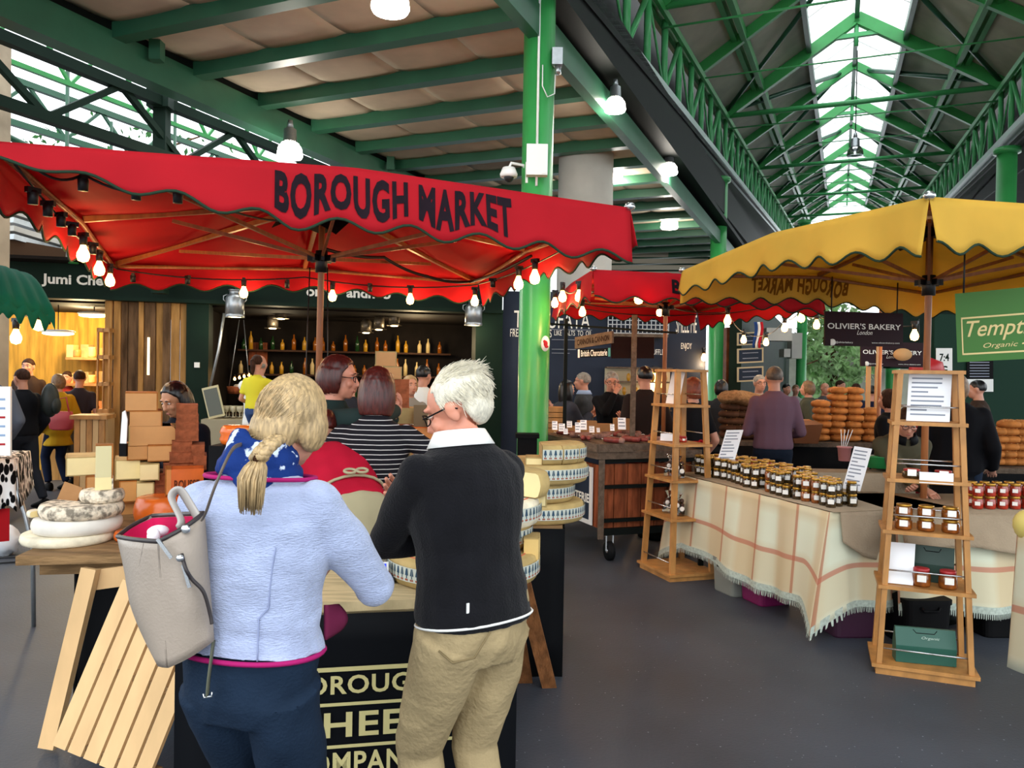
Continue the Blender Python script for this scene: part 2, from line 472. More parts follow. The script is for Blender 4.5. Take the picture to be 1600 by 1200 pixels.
spots = [4.4, 12.2, 19.8, 27.6, 35.2, 43.0, 50.5]
ORD = ['nearest green roof frame, just overhead', 'second green roof frame', 'third green roof frame', 'fourth green roof frame', 'fifth green roof frame', 'sixth green roof frame', 'farthest green roof frame']
for i, a in enumerate(spots):
    t = thing('roof_frame', ORD[i] + ' carrying the glazed ridge roof', 'roof frame', hall(a, NM, ridge(a)), 0, 'green roof frames under the skylight')
    for ne in (NT, NT2):
        mb = MB(); mb.bar(hall(a, ne, eave(a) - 0.05), hall(a, NM, ridge(a) - 0.05), 0.16, 0.26); part('rafter', mb, green, t, True)
        mb = MB(); e = hall(a, ne, eave(a)); r = hall(a, NM, ridge(a)); p = e.lerp(r, 0.28); mb.bar(p + V((0, 0, -0.1)), e.lerp(r, 0.45) + V((0, 0, 0.02)), 0.1, 0.2); part('haunch', mb, greenD, t, True)
        if i + 1 < len(spots):
            b = (a + spots[i + 1]) / 2
            mb = MB(); mb.cyl(e, hall(b, NM + (ne - NM) * 0.12, ridge(b) - 0.22), 0.06, 8); part('brace', mb, greenD, t, True)
            mb = MB(); b2 = spots[i + 1]; mb.cyl(hall(b2, ne, eave(b2)), hall(b, NM + (ne - NM) * 0.12, ridge(b) - 0.22), 0.05, 8); part('brace', mb, greenD, t, True)
    mb = MB(); mb.cyl(hall(a, NT, eave(a) - 0.1), hall(a, NT2, eave(a) - 0.1), 0.06, 10); part('tie_tube', mb, greenL, t, True)
    mb = MB(); mb.cyl(hall(a + 0.2, NT, eave(a) - 0.35), hall(a + 0.2, NT2, eave(a) - 0.35), 0.018, 6); part('tie_rod', mb, greenL, t, True)
    mb = MB(); mb.bar(hall(a, NM - 0.5, ridge(a) - 0.45), hall(a, NM + 0.5, ridge(a) - 0.45), 0.1, 0.1); mb.cyl(hall(a, NM, ridge(a)), hall(a, NM, ridge(a) - 0.7), 0.05, 8); part('king_post', mb, greenL, t, True)
    if i + 1 < len(spots):   # an extra light frame half way
        b = (a + spots[i + 1]) / 2
        t2 = thing('roof_frame', 'slender green rafter pair just beyond the ' + ORD[i].split(',')[0].replace('green roof frame', 'main roof frame'), 'roof frame', hall(b, NM, ridge(b)), 0, 'green roof frames under the skylight')
        for ne in (NT, NT2):
            mb = MB(); mb.bar(hall(b, ne, eave(b) - 0.02), hall(b, NM, ridge(b) - 0.02), 0.12, 0.2); part('rafter', mb, green, t2, True)
        mb = MB(); mb.cyl(hall(b, NT, eave(b) - 0.2), hall(b, NT2, eave(b) - 0.2), 0.015, 6); part('tie_rod', mb, greenL, t2, True)
for k, (tt, lab) in enumerate(((0.26, 'lower left'), (0.65, 'upper left'), (0.26, 'lower right'), (0.65, 'upper right'), (1.0, 'ridge'))):
    ne = NT if k < 2 else NT2
    mb = MB()
    for dn in ((-0.09, 0.09) if tt < 0.5 else (0,)):
        n = ne + (NM - ne) * tt + dn
        f = lambda a: eave(a) + (ridge(a) - eave(a)) * tt + 0.02
        mb.bar(hall(0, n, f(0)), hall(52, n, f(52)), 0.1, 0.2)
    solo('roof_purlin', mb, green if tt < 0.5 else greenD, 'green %s purlin running along the glazed roof' % lab, 'purlin', 'purlins of the glazed roof')
# glazing bars across the skylight
mb = MB()
for i in range(26):
    a = i * 2.0
    for ne in (NT, NT2): mb.bar(hall(a, ne + (NM - ne) * 0.65, eave(a) + (ridge(a) - eave(a)) * 0.65 + 0.15), hall(a, NM, ridge(a) + 0.15), 0.03, 0.04)
struct('trim_7', mb, white)

# ------------------------------------------------------------------ columns
def column(a, n, r, h, label, m=green, extra=None):
    p = hall(a, n, 0)
    t = thing('green_column', label, 'column', p, 0, 'round green iron columns')
    mb = MB(); mb.lathe([(0, 0), (r * 1.25, 0), (r * 1.25, 0.12), (r, 0.22), (r, h), (0, h)], 28); part('shaft', mb, m, t)
    mb = MB(); mb.lathe([(r * 0.9, h - 0.1), (r * 1.35, h - 0.08), (r * 1.35, h + 0.02), (0, h + 0.02)], 24); part('capital', mb, m, t)
    return t
c1 = hall(7.1, -2.74, 0); c1 = V((0.21, 7.62, 0))
t = thing('green_column', 'large round green column in the centre, beside the red canopy', 'column', c1, 0, 'round green iron columns')
mb = MB(); mb.lathe([(0, 0), (0.2, 0), (0.2, 0.12), (0.152, 0.22), (0.152, 6.3), (0, 6.3)], 32); part('shaft', mb, green, t)
mb = MB(); mb.cyl((-0.01, -0.16, 6.2), (-0.01, -0.16, 3.45), 0.012, 8); mb.tube([(0.03, -0.16, 4.6), (0.03, -0.165, 4.4), (0.08, -0.15, 4.3), (0.15, -0.1, 4.35), (0.16, -0.06, 4.7)], 0.006, 6); part('conduit', mb, white, t)
mb = MB(); mb.bx(0.12, 0.22, -0.14, -0.04, 4.62, 4.78); mb.cyl((0.18, -0.09, 4.62), (0.18, -0.09, 4.54), 0.03, 10); part('sensor_box', mb, silver, t)
b1 = at(839, 251, 7.42)
mb = MB(); mb.bx(-0.1, 0.1, -0.05, 0.05, -0.145, 0.145, Matrix.Translation(b1)); mb.bx(0.05, 0.085, -0.056, -0.05, -0.135, -0.11, Matrix.Translation(b1))
t2 = solo('junction_box', mb, white, 'white electrical box strapped high on the central green column', 'electrical box')
cp = at(795, 272, 7.5)
t = thing('security_camera', 'white dome security camera on the left of the central green column', 'camera', cp)
mb = MB(); mb.lathe([(0, 0.07), (0.06, 0.06), (0.085, 0.0), (0.08, -0.03), (0, -0.03)], 20); part('housing', mb, white, t)
mb = MB(); mb.ell((0, 0, -0.03), 0.05); part('dome_lens', mb, cord, t)
mb = MB(); mb.tube([(0, 0, 0.05), (0.02, 0.02, 0.11), (0.14, 0.05, 0.1), (0.19, 0.08, 0.0)], 0.015, 8); mb.bx(0.16, 0.2, 0.0, 0.1, -0.08, 0.12); part('bracket', mb, white, t)
sp = at(852, 537, 7.42)
t = thing('round_sign', 'small round white sign with a red figure on the central green column', 'sign', sp)
Mf = Matrix.Rotation(R(90), 4, 'X')
mb = MB(); mb.lathe([(0, -0.008), (0.055, -0.008), (0.055, 0.008), (0, 0.008)], 24, Mf @ Matrix.Diagonal((0.75, 1.35, 1, 1))); part('disc', mb, white, t)
mb = MB(); mb.ell((0.003, -0.012, 0.0), (0.02, 0.004, 0.03)); mb.ell((-0.008, -0.012, 0.02), (0.014, 0.004, 0.016)); mb.ell((0.012, -0.012, -0.028), (0.018, 0.004, 0.014)); part('red_figure', mb, mat('sign_red', '#a8242c', 0.6), t)
p = at(1118, 600, 18.9)
solo('litter_bin', MB().bx(0.06, 0.24, 7.15, 7.3, 0, 1.06).bx(0.04, 0.26, 7.13, 7.32, 1.06, 1.1), black, 'black litter bin at the foot of the central green column', 'bin')
column(18.9 * 0.9219 + p.x * 0.3875, p.x * 0.9219 - 18.9 * 0.3875, 0.19, 6.45, 'second green column in the left row, behind the bread stall')
p = at(1572, 300, 15.6); column(p.y * 0.9219 + p.x * 0.3875, p.x * 0.9219 - p.y * 0.3875, 0.18, 6.3, 'green column on the right rising behind the yellow canopy')
for px, d, lab in ((1252, 24, 'slim green column beyond the bread stall, beside the foliage'), (1395, 22, 'distant green column behind the small bakery sign')):
    p = at(px, 560, d); column(p.y * 0.9219 + p.x * 0.3875, p.x * 0.9219 - p.y * 0.3875, 0.15 if px < 1300 else 0.19, 6.5, lab)
p = at(913, 400, 12.3)
mb = MB(); mb.lathe([(0, 0), (0.43, 0), (0.43, 6.25), (0, 6.25)], 40, Matrix.Translation((p.x, p.y, 0))); struct('trim_8', mb, concrete)
mb = MB(); mb.lathe([(0, 6.2), (0.5, 6.2), (0.5, 6.5), (0, 6.5)], 30, Matrix.Translation((p.x, p.y, 0))); struct('trim_9', mb, blackS)
# stone pier at the left edge
p = at(12, 300, 8.2)
x_ = -0.647 * 8.9; mb = MB(); mb.bx(x_ - 0.8, x_, 8.2, 8.9, 0, 5.4); struct('trim_10', mb, stone)

# ------------------------------------------------------------------ left background: open bay with iron lattice and foliage
def side_truss(n, z0, z1, step, label, m, a0=2.0, a1=19, th=0.12, rod=0.07):
    t = thing('side_truss', label, 'iron truss', hall(a0, n, z0), 0, 'iron trusses across the open left side')
    mb = MB(); mb.bar(hall(a0, n, z1), hall(a1, n, z1), th, th); part('top_chord', mb, m, t, True)
    mb = MB(); mb.bar(hall(a0, n, z0), hall(a1, n, z0), th, th); part('bottom_chord', mb, m, t, True)
    a = a0; k = 0
    while a + step <= a1:
        mb = MB(); mb.bar(hall(a, n, z0 if k % 2 else z1), hall(a + step, n, z1 if k % 2 else z0), rod, rod); part('diagonal', mb, m, t, True)
        a += step; k += 1
    return t
side_truss(-8.0, 4.35, 5.02, 0.95, 'black iron truss crossing the bright opening at top left', greenB, 3.0, 19)
side_truss(-9.4, 5.35, 6.1, 0.6, 'pale green lattice truss behind the black truss at top left', green, 3, 21, 0.06, 0.04)
side_truss(-12.5, 5.6, 6.3, 0.7, 'far green lattice truss against the sky at top left', greenD, 6, 26, 0.1, 0.05)
pc = at(253, 190, 10.0)
mb = MB(); mb.bar((pc.x, pc.y, 2.6), (pc.x, pc.y, 5.2), 0.16, 0.16); mb.bar((pc.x, pc.y, 4.95), (pc.x, pc.y, 5.3), 0.28, 0.28)
solo('iron_post', mb, greenB, 'black iron post rising above the red canopy at left', 'post')
mb = MB()
for k, (n, rr) in enumerate(((-10.5, 2.6), (-12.0, 3.2))):
    for cc in (6.5, 11.5, 16.5):
        mb.tube([hall(cc + rr * math.cos(x), n, 3.2 + rr * 0.62 * math.sin(x)) for x in [math.pi * i / 16 for i in range(17)]], 0.045, 6)
    for a in range(4, 20, 2): mb.bar(hall(a, n, 2.6), hall(a, n, 6.0), 0.04, 0.04)
solo('arched_glazing_bars', mb, greenD, 'thin arched green bars of the glazed gable at far left', 'glazing bars')
leafm = mat('leaf_green', '#3c6b3a', 0.6, var=0.5, scale=3, trans=0.3)
def foliage(name, label, c, r, count, size, m, cat='tree', trunk=None, kindm=None):
    t = thing(name, label, cat, (c[0], c[1], 0))
    mb = MB()
    for i in range(count):
        while True:
            q = V((random.uniform(-1, 1), random.uniform(-1, 1), random.uniform(-1, 1)))
            if q.length < 1: break
        k = 0.6 + 0.4 * noise.noise(q * 2.3 + V(c))
        q = q.normalized() * (q.length ** 0.5) * (0.75 + 0.5 * noise.noise(q.normalized() * 2 + V(c)))
        p = V(c) + V((q.x * r[0], q.y * r[1], q.z * r[2]))
        a = V((random.gauss(0, 1), random.gauss(0, 1), random.gauss(0, 1))).normalized(); b = a.cross(V((random.gauss(0, 1), 1, random.gauss(0, 1)))).normalized()
        s = size * random.uniform(0.6, 1.4)
        mb.add([p - a * s, p + b * s * 0.45, p + a * s, p - b * s * 0.45], [(0, 1, 2, 3)])
    part('foliage', mb, m, t, True)
    mb = MB(); mb.tube([(c[0], c[1], 0), (c[0] + 0.1, c[1], c[2] * 0.5), (c[0], c[1], c[2] + r[2] * 0.3)], [0.16, 0.12, 0.05], 8)
    for i in range(5):
        q = V((random.uniform(-1, 1) * r[0], random.uniform(-1, 1) * r[1], random.uniform(-0.2, 0.7) * r[2]))
        mb.tube([(c[0], c[1], c[2] * 0.6), V(c) + q * 0.5, V(c) + q], [0.06, 0.04, 0.015], 6)
    part('trunk', mb, barkwood, t, True)
    return t
p = at(150, 175, 19); foliage('climbing_plant', 'sparse climbing plant against the sky at top left', (p.x, p.y, 6.4), (4.2, 0.8, 1.6), 500, 0.09, leafm)
p = at(1290, 545, 30); foliage('leafy_tree', 'leafy green tree beyond the bread stall', (p.x + 0.3, p.y, 2.6), (1.9, 1.2, 2.6), 2600, 0.15, mat('bright_leaf', '#b4d49a', 0.6, var=0.5, scale=2.0, trans=0.4))
# ------------------------------------------------------------------ lamps and bulbs
def point(name, loc, watts, col, parent=None, r=0.04):
    d = bpy.data.lights.new(name, 'POINT'); d.energy = watts; d.color = col; d.shadow_soft_size = r
    o = bpy.data.objects.new(name, d); o.location = loc; COL.objects.link(o)
    if parent is not None: o.parent = parent
    return o
WARM = (1.0, 0.62, 0.28)
BULB = None
def festoon_bulb(loc, label, lit=True, watts=7.0, size=1.0, group='festoon bulbs under the canopies', tilt=0.0):
    t = thing('festoon_bulb' if lit else 'bulb_socket', label, 'light bulb' if lit else 'bulb socket', loc, random.uniform(0, 3), group)
    mb = MB(); mb.lathe([(0, 0.0), (0.016, 0.0), (0.022, -0.012), (0.02, -0.06), (0, -0.06)], 12); mb.bx(-0.03, 0.03, -0.012, 0.012, -0.012, 0.012)
    part('socket', mb, cord, t)
    if lit:
        mb = MB(); mb.lathe([(0, -0.055), (0.014, -0.06), (0.02, -0.078), (0.032, -0.105), (0.034, -0.125), (0.026, -0.148), (0, -0.158)], 16)
        part('glass', mb, glassb, t)
        point('bulb_light', (0, 0, -0.2), watts, WARM, t, 0.03)
    t.scale = (size,) * 3
    return t

def canopy(name, label, C, apex_z, hub_z, cloth, valf, nwave, mast, mastr, txt=None, group='square market canopies', bow=0.04, hem=hemg, vent=True, masttop=None):
    """C: four corners front-left, front-right, back-right, back-left. valf(edge, t) gives the valance depth."""
    C = [V(c) for c in C]; cen = sum(C, V()) / 4; apex = V((cen.x, cen.y, apex_z)); hub = V((cen.x, cen.y, hub_z))
    t = thing(name, label, 'canopy', (mast[0], mast[1], 0), 0, group)
    mids = [(C[i] + C[(i + 1) % 4]) / 2 + V((0, 0, bow)) for i in range(4)]
    mb = MB()
    per = []
    for i in range(4): per += [C[i], mids[i]]
    for i in range(8):
        a, b = per[i], per[(i + 1) % 8]
        def f(u, v, a=a, b=b):
            e = a.lerp(b, u); p = apex.lerp(e, v); s = math.sin(math.pi * u) * v * 0.035 + 0.05 * math.sin(math.pi * v)
            return p - V((0, 0, s))
        mb.grid(f, 6, 8)
    part('roof_cloth', mb, cloth, t, True, solid=0.004)
    surf = []
    for i in range(4):
        A, B, Mi = C[i], C[(i + 1) % 4], mids[i]
        out = (B - A).cross(Z).normalized(); out.z = 0
        L = (B - A).length
        def edge(u, A=A, B=B, Mi=Mi):
            return A.lerp(Mi, u * 2) if u < 0.5 else Mi.lerp(B, u * 2 - 1)
        def S(u, v, i=i, edge=edge, out=out, L=L):
            d = valf(i, u); w = nwave
            scal = 0.028 * math.cos(2 * math.pi * w * u) * v
            rip = 0.018 * math.sin(2 * math.pi * w * u * 0.5 + i) * v + 0.01 * math.sin(11 * u + 3 * i) * v
            return edge(u) + out * (0.03 * v + rip) + V((0, 0, 0.004 - d * v + scal * min(1, d / 0.2)))
        surf.append((S, out))
        mb = MB(); mb.grid(S, int(nwave * 10), 6)
        part('valance', mb, cloth, t, True, solid=0.004)
        mb = MB(); k = int(nwave * 10); mb.tube([S(j / k, 1.0) for j in range(k + 1)], 0.0065, 5)
        part('hem', mb, hem, t, True)
    # timber frame: perimeter rails, ribs and struts
    for i in range(4):
        mb = MB(); off = V((0, 0, -0.035))
        ins = lambda p: p + (cen - p).normalized() * 0.05 + off
        mb.tube([ins(C[i]), ins(mids[i]), ins(C[(i + 1) % 4])], 0.016, 6); part('edge_rail', mb, mastw, t, True)
    for p in per:
        q = p + (apex - p) * 0.04 + V((0, 0, -0.03))
        mb = MB(); mb.bar(apex + V((0, 0, -0.1)), q, 0.028, 0.035); part('rib', mb, mastw, t, True)
        m = apex.lerp(p, 0.62) + V((0, 0, -0.1))
        mb = MB(); mb.bar(hub, m, 0.016, 0.022); part('strut', mb, mastw, t, True)
    mb = MB(); top = V((mast[0], mast[1], 0)); mb.tube([top, V((hub.x, hub.y, hub_z)), apex + V((0, 0, -0.02))], mastr, 12); part('mast', mb, mastw, t, True)
    mb = MB(); mb.cyl(hub + V((0, 0, -0.09)), hub + V((0, 0, 0.05)), mastr * 1.9, 14)
    for i in range(8):
        d = per[i] - cen; d.z = 0; d.normalize(); mb.bar(hub, hub + d * 0.09, 0.02, 0.04)
    part('hub', mb, cord, t, True)
    mb = MB(); mb.lathe([(0, 0), (0.24, 0), (0.24, 0.06), (0.05, 0.1), (0.05, 0.3), (0, 0.3)], 20, Matrix.Translation(top)); part('base', mb, blackS, t, True)
    for i in (0, 1):
        mb = MB(); mb.ell(C[i] + V((0, 0, 0.01)), (0.028, 0.028, 0.022)); part('corner_knob', mb, steel, t, True)
    if vent:   # dark vent cloth tied under the peak
        mb = MB(); cz = apex_z - 0.22
        pts = [V((0.30, 0.02, -0.02)), V((0.13, 0.2, 0.05)), V((-0.06, 0.26, -0.03)), V((-0.28, 0.08, 0.04)), V((-0.26, -0.12, -0.06)), V((-0.05, -0.22, 0.0)), V((0.12, -0.16, -0.1)), V((0.24, -0.14, 0.02))]
        k = len(pts)
        mb.grid(lambda u, v: V((cen.x, cen.y, cz)) + V((0, 0, 0.10)) * (1 - v) + (pts[int(u * k) % k] * 1.1) * v, k, 3, closed=True)
        part('vent_cloth', mb, mat('dark_vent_cloth', '#1b1411', 0.8), t, True, solid=0.004)
    if txt:
        for (ei, u0, u1, v0, v1, string, m, off) in txt:
            S, out = surf[ei]
            def fn(x, y, S=S, out=out):
                u = u0 + (u1 - u0) * (x + 0.5); v = v0 + (v1 - v0) * (0.5 - y)
                return S(u, v) + out * off
            mb = MB(); mb.text(string, 1.0, 1.0, fn, bold=0.042, cuts=2, space=1.12); part('lettering', mb, m, t, True)
    return t, surf, C, cen

HZ = 2.5
FL, FR = lv(-14, 222, HZ), lv(984, 326, HZ)
BL, BR = lv(172, 410, HZ), lv(747, 437, HZ)
ap = (FL + FR + BL + BR) / 4
red1, rs1, rc1, rcen = canopy('market_canopy', 'large red square canopy lettered BOROUGH MARKET over the cheese stall', [FL, FR, BR, BL], 2.84, 2.38, redc,
    lambda i, u: (0.07 + 0.19 * min(1, u / 0.4)) if i == 0 else (0.2 if i != 1 else 0.22), 8.5, at(494, 600, ap.y), 0.021,
    txt=[(0, 0.375, 0.765, 0.14, 0.84, 'BOROUGH MARKET', ink, 0.006)], bow=0.05)
# the cheese stall's festoon lights
def string_cable(pts, label, n=10, drop=0.05, r=0.006):
    P = []
    for i in range(len(pts) - 1):
        a, b = V(pts[i]), V(pts[i + 1])
        for k in range(n): u = k / n; P.append(a.lerp(b, u) - V((0, 0, drop * 4 * u * (1 - u))))
    P.append(V(pts[-1])); mb = MB(); mb.tube(P, r, 5)
    return solo('light_cable', mb, cord, label, 'cable')
def inside(p, cen=rcen, k=0.10, dz=-0.06):
    d = (V((cen.x, cen.y, 0)) - V((p.x, p.y, 0))).normalized(); return p + d * k + V((0, 0, dz))
i = inside
string_cable([i(FL), i(BL), i((BL + BR) / 2), i(BR), i(FR)], 'black festoon cable looped inside the edge of the large red canopy')
def on_edge(A, B, u): return inside(A.lerp(B, u)) - V((0, 0, 0.04))
for A, B, u, lit, lab in (
    (FL, BL, 0.42, 1, 'lit bulb nearest the camera on the left edge of the large red canopy'),
    (FL, BL, 0.63, 1, 'second lit bulb on the left edge of the large red canopy'),
    (FL, BL, 0.84, 1, 'third lit bulb, at the back end of the left edge of the large red canopy'),
    (BL, BR, 0.33, 1, 'lit bulb above the left silver milk churn, back of the large red canopy'),
    (BL, BR, 0.58, 1, 'lit bulb just right of the mast at the back of the large red canopy'),
    (BL, BR, 0.81, 1, 'lit bulb at the back of the large red canopy, left of the right churn'),
    (BR, FR, 0.03, 1, 'lit bulb at the back right corner of the large red canopy'),
    (BR, FR, 0.50, 1, 'lit bulb on the right edge of the large red canopy beside the green column'),
    (BR, FR, 0.62, 1, 'lit bulb nearer the camera on the right edge of the large red canopy')):
    festoon_bulb(on_edge(A, B, u), lab, True, 5)
for k_, (A, B, u) in enumerate(((FL, BL, 0.08), (FL, BL, 0.16), (FL, BL, 0.24), (FL, BL, 0.32), (FL, BL, 0.53), (BL, BR, 0.04), (BL, BR, 0.18), (BL, BR, 0.45), (BL, BR, 0.69), (BR, FR, 0.25))):
    festoon_bulb(on_edge(A, B, u), 'unlit black socket on the cable inside the large red canopy, %s from the left' % ORDN[k_], False)
for k_, (px, py, d) in enumerate(((130, 276, 3.3), (213, 291, 3.4), (278, 296, 3.4))):
    festoon_bulb(at(px, py, d), 'dark socket hanging behind the front valance of the red canopy, %s from the left' % ORDN[k_], False, group='dark sockets behind the front valance')
string_cable([at(40, 248, 3.1), at(130, 272, 3.3), at(278, 292, 3.45), at(470, 345, 4.6)], 'black cable behind the front valance of the large red canopy')
string_cable([rcen + V((0, 0, 0.0)) - V((0, 0, 0.05)), at(600, 402, 5.6), at(668, 432, 6.0), at(735, 440, 6.4), at(830, 400, 5.4)], 'thick black power cable sagging under the right side of the large red canopy', drop=0.02, r=0.012)
mb = MB()
a = V((rcen.x, rcen.y, 2.3))
for dx in (-0.07, 0.045): mb.tube([a + V((dx, -0.02, 0.02)), a + V((dx * 1.2, -0.02, -0.55)), a + V((dx * 1.25, -0.02, -1.1))], 0.004, 5)
solo('pull_cord', mb, cord, 'thin dark cords hanging beside the mast of the red canopy', 'cord')

# second red canopy
c2 = [V((0.64, 6.3, 2.5)), V((2.85, 7.22, 2.5)), V((2.3, 9.75, 2.5)), V((0.47, 8.75, 2.5))]
red2, rs2, rc2, rcen2 = canopy('market_canopy', 'smaller red canopy over the charcuterie cart, behind the yellow canopy', c2, 2.72, 2.36, redc, lambda i, u: 0.24 if i != 2 else 0.2, 6.5,
    (1.565, 8.0, 0), 0.022, txt=[(0, 0.31, 0.345, 0.25, 0.8, 'B', ink, 0.006)], bow=0.03, vent=False)
for px, py, d, lab in ((867, 470, 8.2, 'lit bulb at the left tip of the smaller red canopy, beside the green column'), (879, 460, 7.3, 'upper left lit bulb of the pair under the smaller red canopy'), (905, 459, 6.9, 'upper right lit bulb of the pair under the smaller red canopy'),
    (910, 484, 8.3, 'low lit bulb over the navy TARTUFATA board'), (998, 462, 6.6, 'lit bulb under the front edge of the smaller red canopy, left of its mast'), (1031, 484, 8.5, 'low lit bulb just left of the mast of the smaller red canopy'),
    (1137, 497, 8.0, 'lit bulb under the smaller red canopy by the second green column')):
    q = at(px, py, d); festoon_bulb(q + V((0, 0, 0.1)), lab, True, 5, 1.1)
for px, py, d, lab in ((1162, 527, 11.0, 'left bare bulb in front of the chalk boards'), (1197, 531, 11.5, 'right bare bulb in front of the chalk boards'), (1226, 508, 10.0, 'lit bulb left of the maroon bakery sign'), (1252, 492, 9.0, 'lit bulb over the bread piles, at the edge of the yellow canopy'), (1276, 503, 9.5, 'lit bulb touching the top left of the maroon bakery sign'), (1429, 519, 8.0, 'lit bulb between the two maroon bakery signs')):
    festoon_bulb(at(px, py, d) + V((0, 0, 0.1)), lab, True, 6, 1.2)
string_cable([at(867, 460, 8.2), at(910, 474, 8.3), at(1031, 474, 8.5), at(1137, 487, 8.0)], 'black festoon cable at the back of the smaller red canopy')
string_cable([at(1137, 487, 8.0), at(1162, 518, 11.0), at(1197, 522, 11.5), at(1226, 499, 10.0), at(1252, 483, 9.0), at(1276, 494, 9.5), at(1429, 509, 8.0)], 'black festoon cable running over the bread stall')
string_cable([at(879, 450, 7.3), at(905, 449, 6.9), at(998, 451, 6.6)], 'black festoon cable at the front of the smaller red canopy')
string_cable([c2[0] + V((0.1, 0.1, -0.08)), c2[3] + V((0.1, -0.1, -0.08)), c2[2] + V((-0.1, -0.1, -0.08)), c2[1] + V((-0.1, 0.1, -0.08))], 'black festoon cable inside the smaller red canopy')

# yellow canopy
yN, yL, yF = lv(1452, 309, HZ), lv(1066, 424, HZ), lv(1452, 454, HZ)
yR = yN + yF - yL
yel, ys, yc, ycen = canopy('market_canopy', 'large yellow canopy over the jar tables at right', [yL, yN, yR, yF], 2.86, 2.34, yelc, lambda i, u: 0.24 if i != 0 else 0.19 + 0.06 * u, 8.5,
    ((yN.x + yF.x) / 2, (yN.y + yF.y) / 2, 0), 0.023, txt=[(3, 0.36, 0.75, 0.15, 0.72, 'BOROUGH MARKET', inkb, -0.008), (0, 0.25, 0.7, 0.25, 0.7, 'BOROUGH MARKET', inkb, -0.02)] [:1], bow=0.07)
# green awning at the far left
mb = MB()
A, B = at(-60, 425, 5.6), at(84, 470, 6.4)
gt = thing('green_awning', 'dark green scalloped awning at the far left edge', 'awning', (A.x, A.y, 0))
P0 = at(-70, 395, 6.0); P1 = at(30, 425, 7.0); P2 = at(86, 492, 6.2); P3 = at(-70, 452, 5.4)
def aw(u, v):
    e = P0.lerp(P1, u); f = P3.lerp(P2, u); return e.lerp(f, v) + V((0, 0, 0.10 * math.sin(math.pi * v) + 0.02 * math.sin(u * 40) * v))
mb.grid(aw, 30, 8); part('awning_cloth', mb, grnc, gt, True, solid=0.005)
mb = MB(); mb.grid(lambda u, v: aw(u, 1) + V((0, 0, -v * (0.1 + 0.035 * math.cos(u * 50)))), 60, 2); part('valance', mb, grnc, gt, True, solid=0.005)
mb = MB(); mb.tube([P3 + V((0, 0.1, -0.05)), P2 + V((-0.1, 0.1, -0.04))], 0.02, 6); mb.tube([P2 + V((-0.15, 0.1, -0.05)), P1 + V((0, 0, -0.05))], 0.02, 6); mb.cyl((P3.x - 0.2, P3.y + 0.3, 0), (P3.x - 0.2, P3.y + 0.3, 2.4), 0.03, 10)
mb.bar((P3.x - 0.2, P3.y + 0.3, 2.3), P2 + V((-0.1, 0.1, -0.06)), 0.03, 0.03)
part('awning_frame', mb, blackS, gt, True)
festoon_bulb(at(60, 497, 6.3) + V((0, 0, .1)), 'bright bulb hanging under the tip of the green awning', True, 8, 1.3, group=None)
festoon_bulb(at(25, 520, 6.0) + V((0, 0, .1)), 'second bulb under the green awning, beside the stone pier', True, 8, 1.2, group=None)

# ------------------------------------------------------------------ hanging lamps of the hall
def bell_lamp(loc, label, s=1.0, watts=60, ztop=None, lit=True, group='bell lamps hung from the market ceiling'):
    t = thing('bell_lamp', label, 'pendant lamp', loc, 0, group)
    mb = MB(); mb.lathe([(0.05, 0.30), (0.08, 0.28), (0.09, 0.12), (0.12, 0.1), (0, 0.1)], 18); mb.lathe([(0, 0.4), (0.03, 0.4), (0.045, 0.3), (0, 0.3)], 12); part('housing', mb, silver, t)
    mb = MB(); mb.lathe([(0.09, 0.12), (0.15, 0.04), (0.165, -0.06), (0.15, -0.09), (0, -0.1)], 22); part('glass_bell', mb, glassw if lit else clear, t)
    L = (ztop or (loc[2] + 1)) - loc[2]
    mb = MB(); mb.cyl((0, 0, 0.38), (0, 0, L), 0.012, 6); part('hanger', mb, blackS, t)
    t.scale = (s, s, s)
    if lit: point('lamp_light', (0, 0, -0.2), watts, (1, 0.93, 0.82), t, 0.15)
    return t
bell_lamp(at(610, 2, 6.0), 'large bright bell lamp cut by the top edge, above the red canopy', 0.9, 40, 5.0)
bell_lamp(at(453, 236, 10.2), 'bright bell lamp hanging behind the front edge of the red canopy', 1.0, 40, 4.9)
bell_lamp(at(1046, 350, 17), 'bell lamp hanging in the gap between the green columns, lower one', 1.15, 60, 5.2)
bell_lamp(at(1045, 265, 13), 'bell lamp hanging under the black gutter beam, upper one', 0.9, 60, 5.2)
bell_lamp(at(960, 276, 13.5), 'bell lamp half hidden by the grey concrete column, lower one', 0.9, 60, 5.0)
bell_lamp(at(961, 165, 9.5), 'bell lamp at the top corner of the grey concrete column', 0.8, 50, 5.0)
bell_lamp(at(1336, 238, 21), 'unlit bell lamp hanging from the ridge of the glazed roof', 1.3, 0, 10, False)
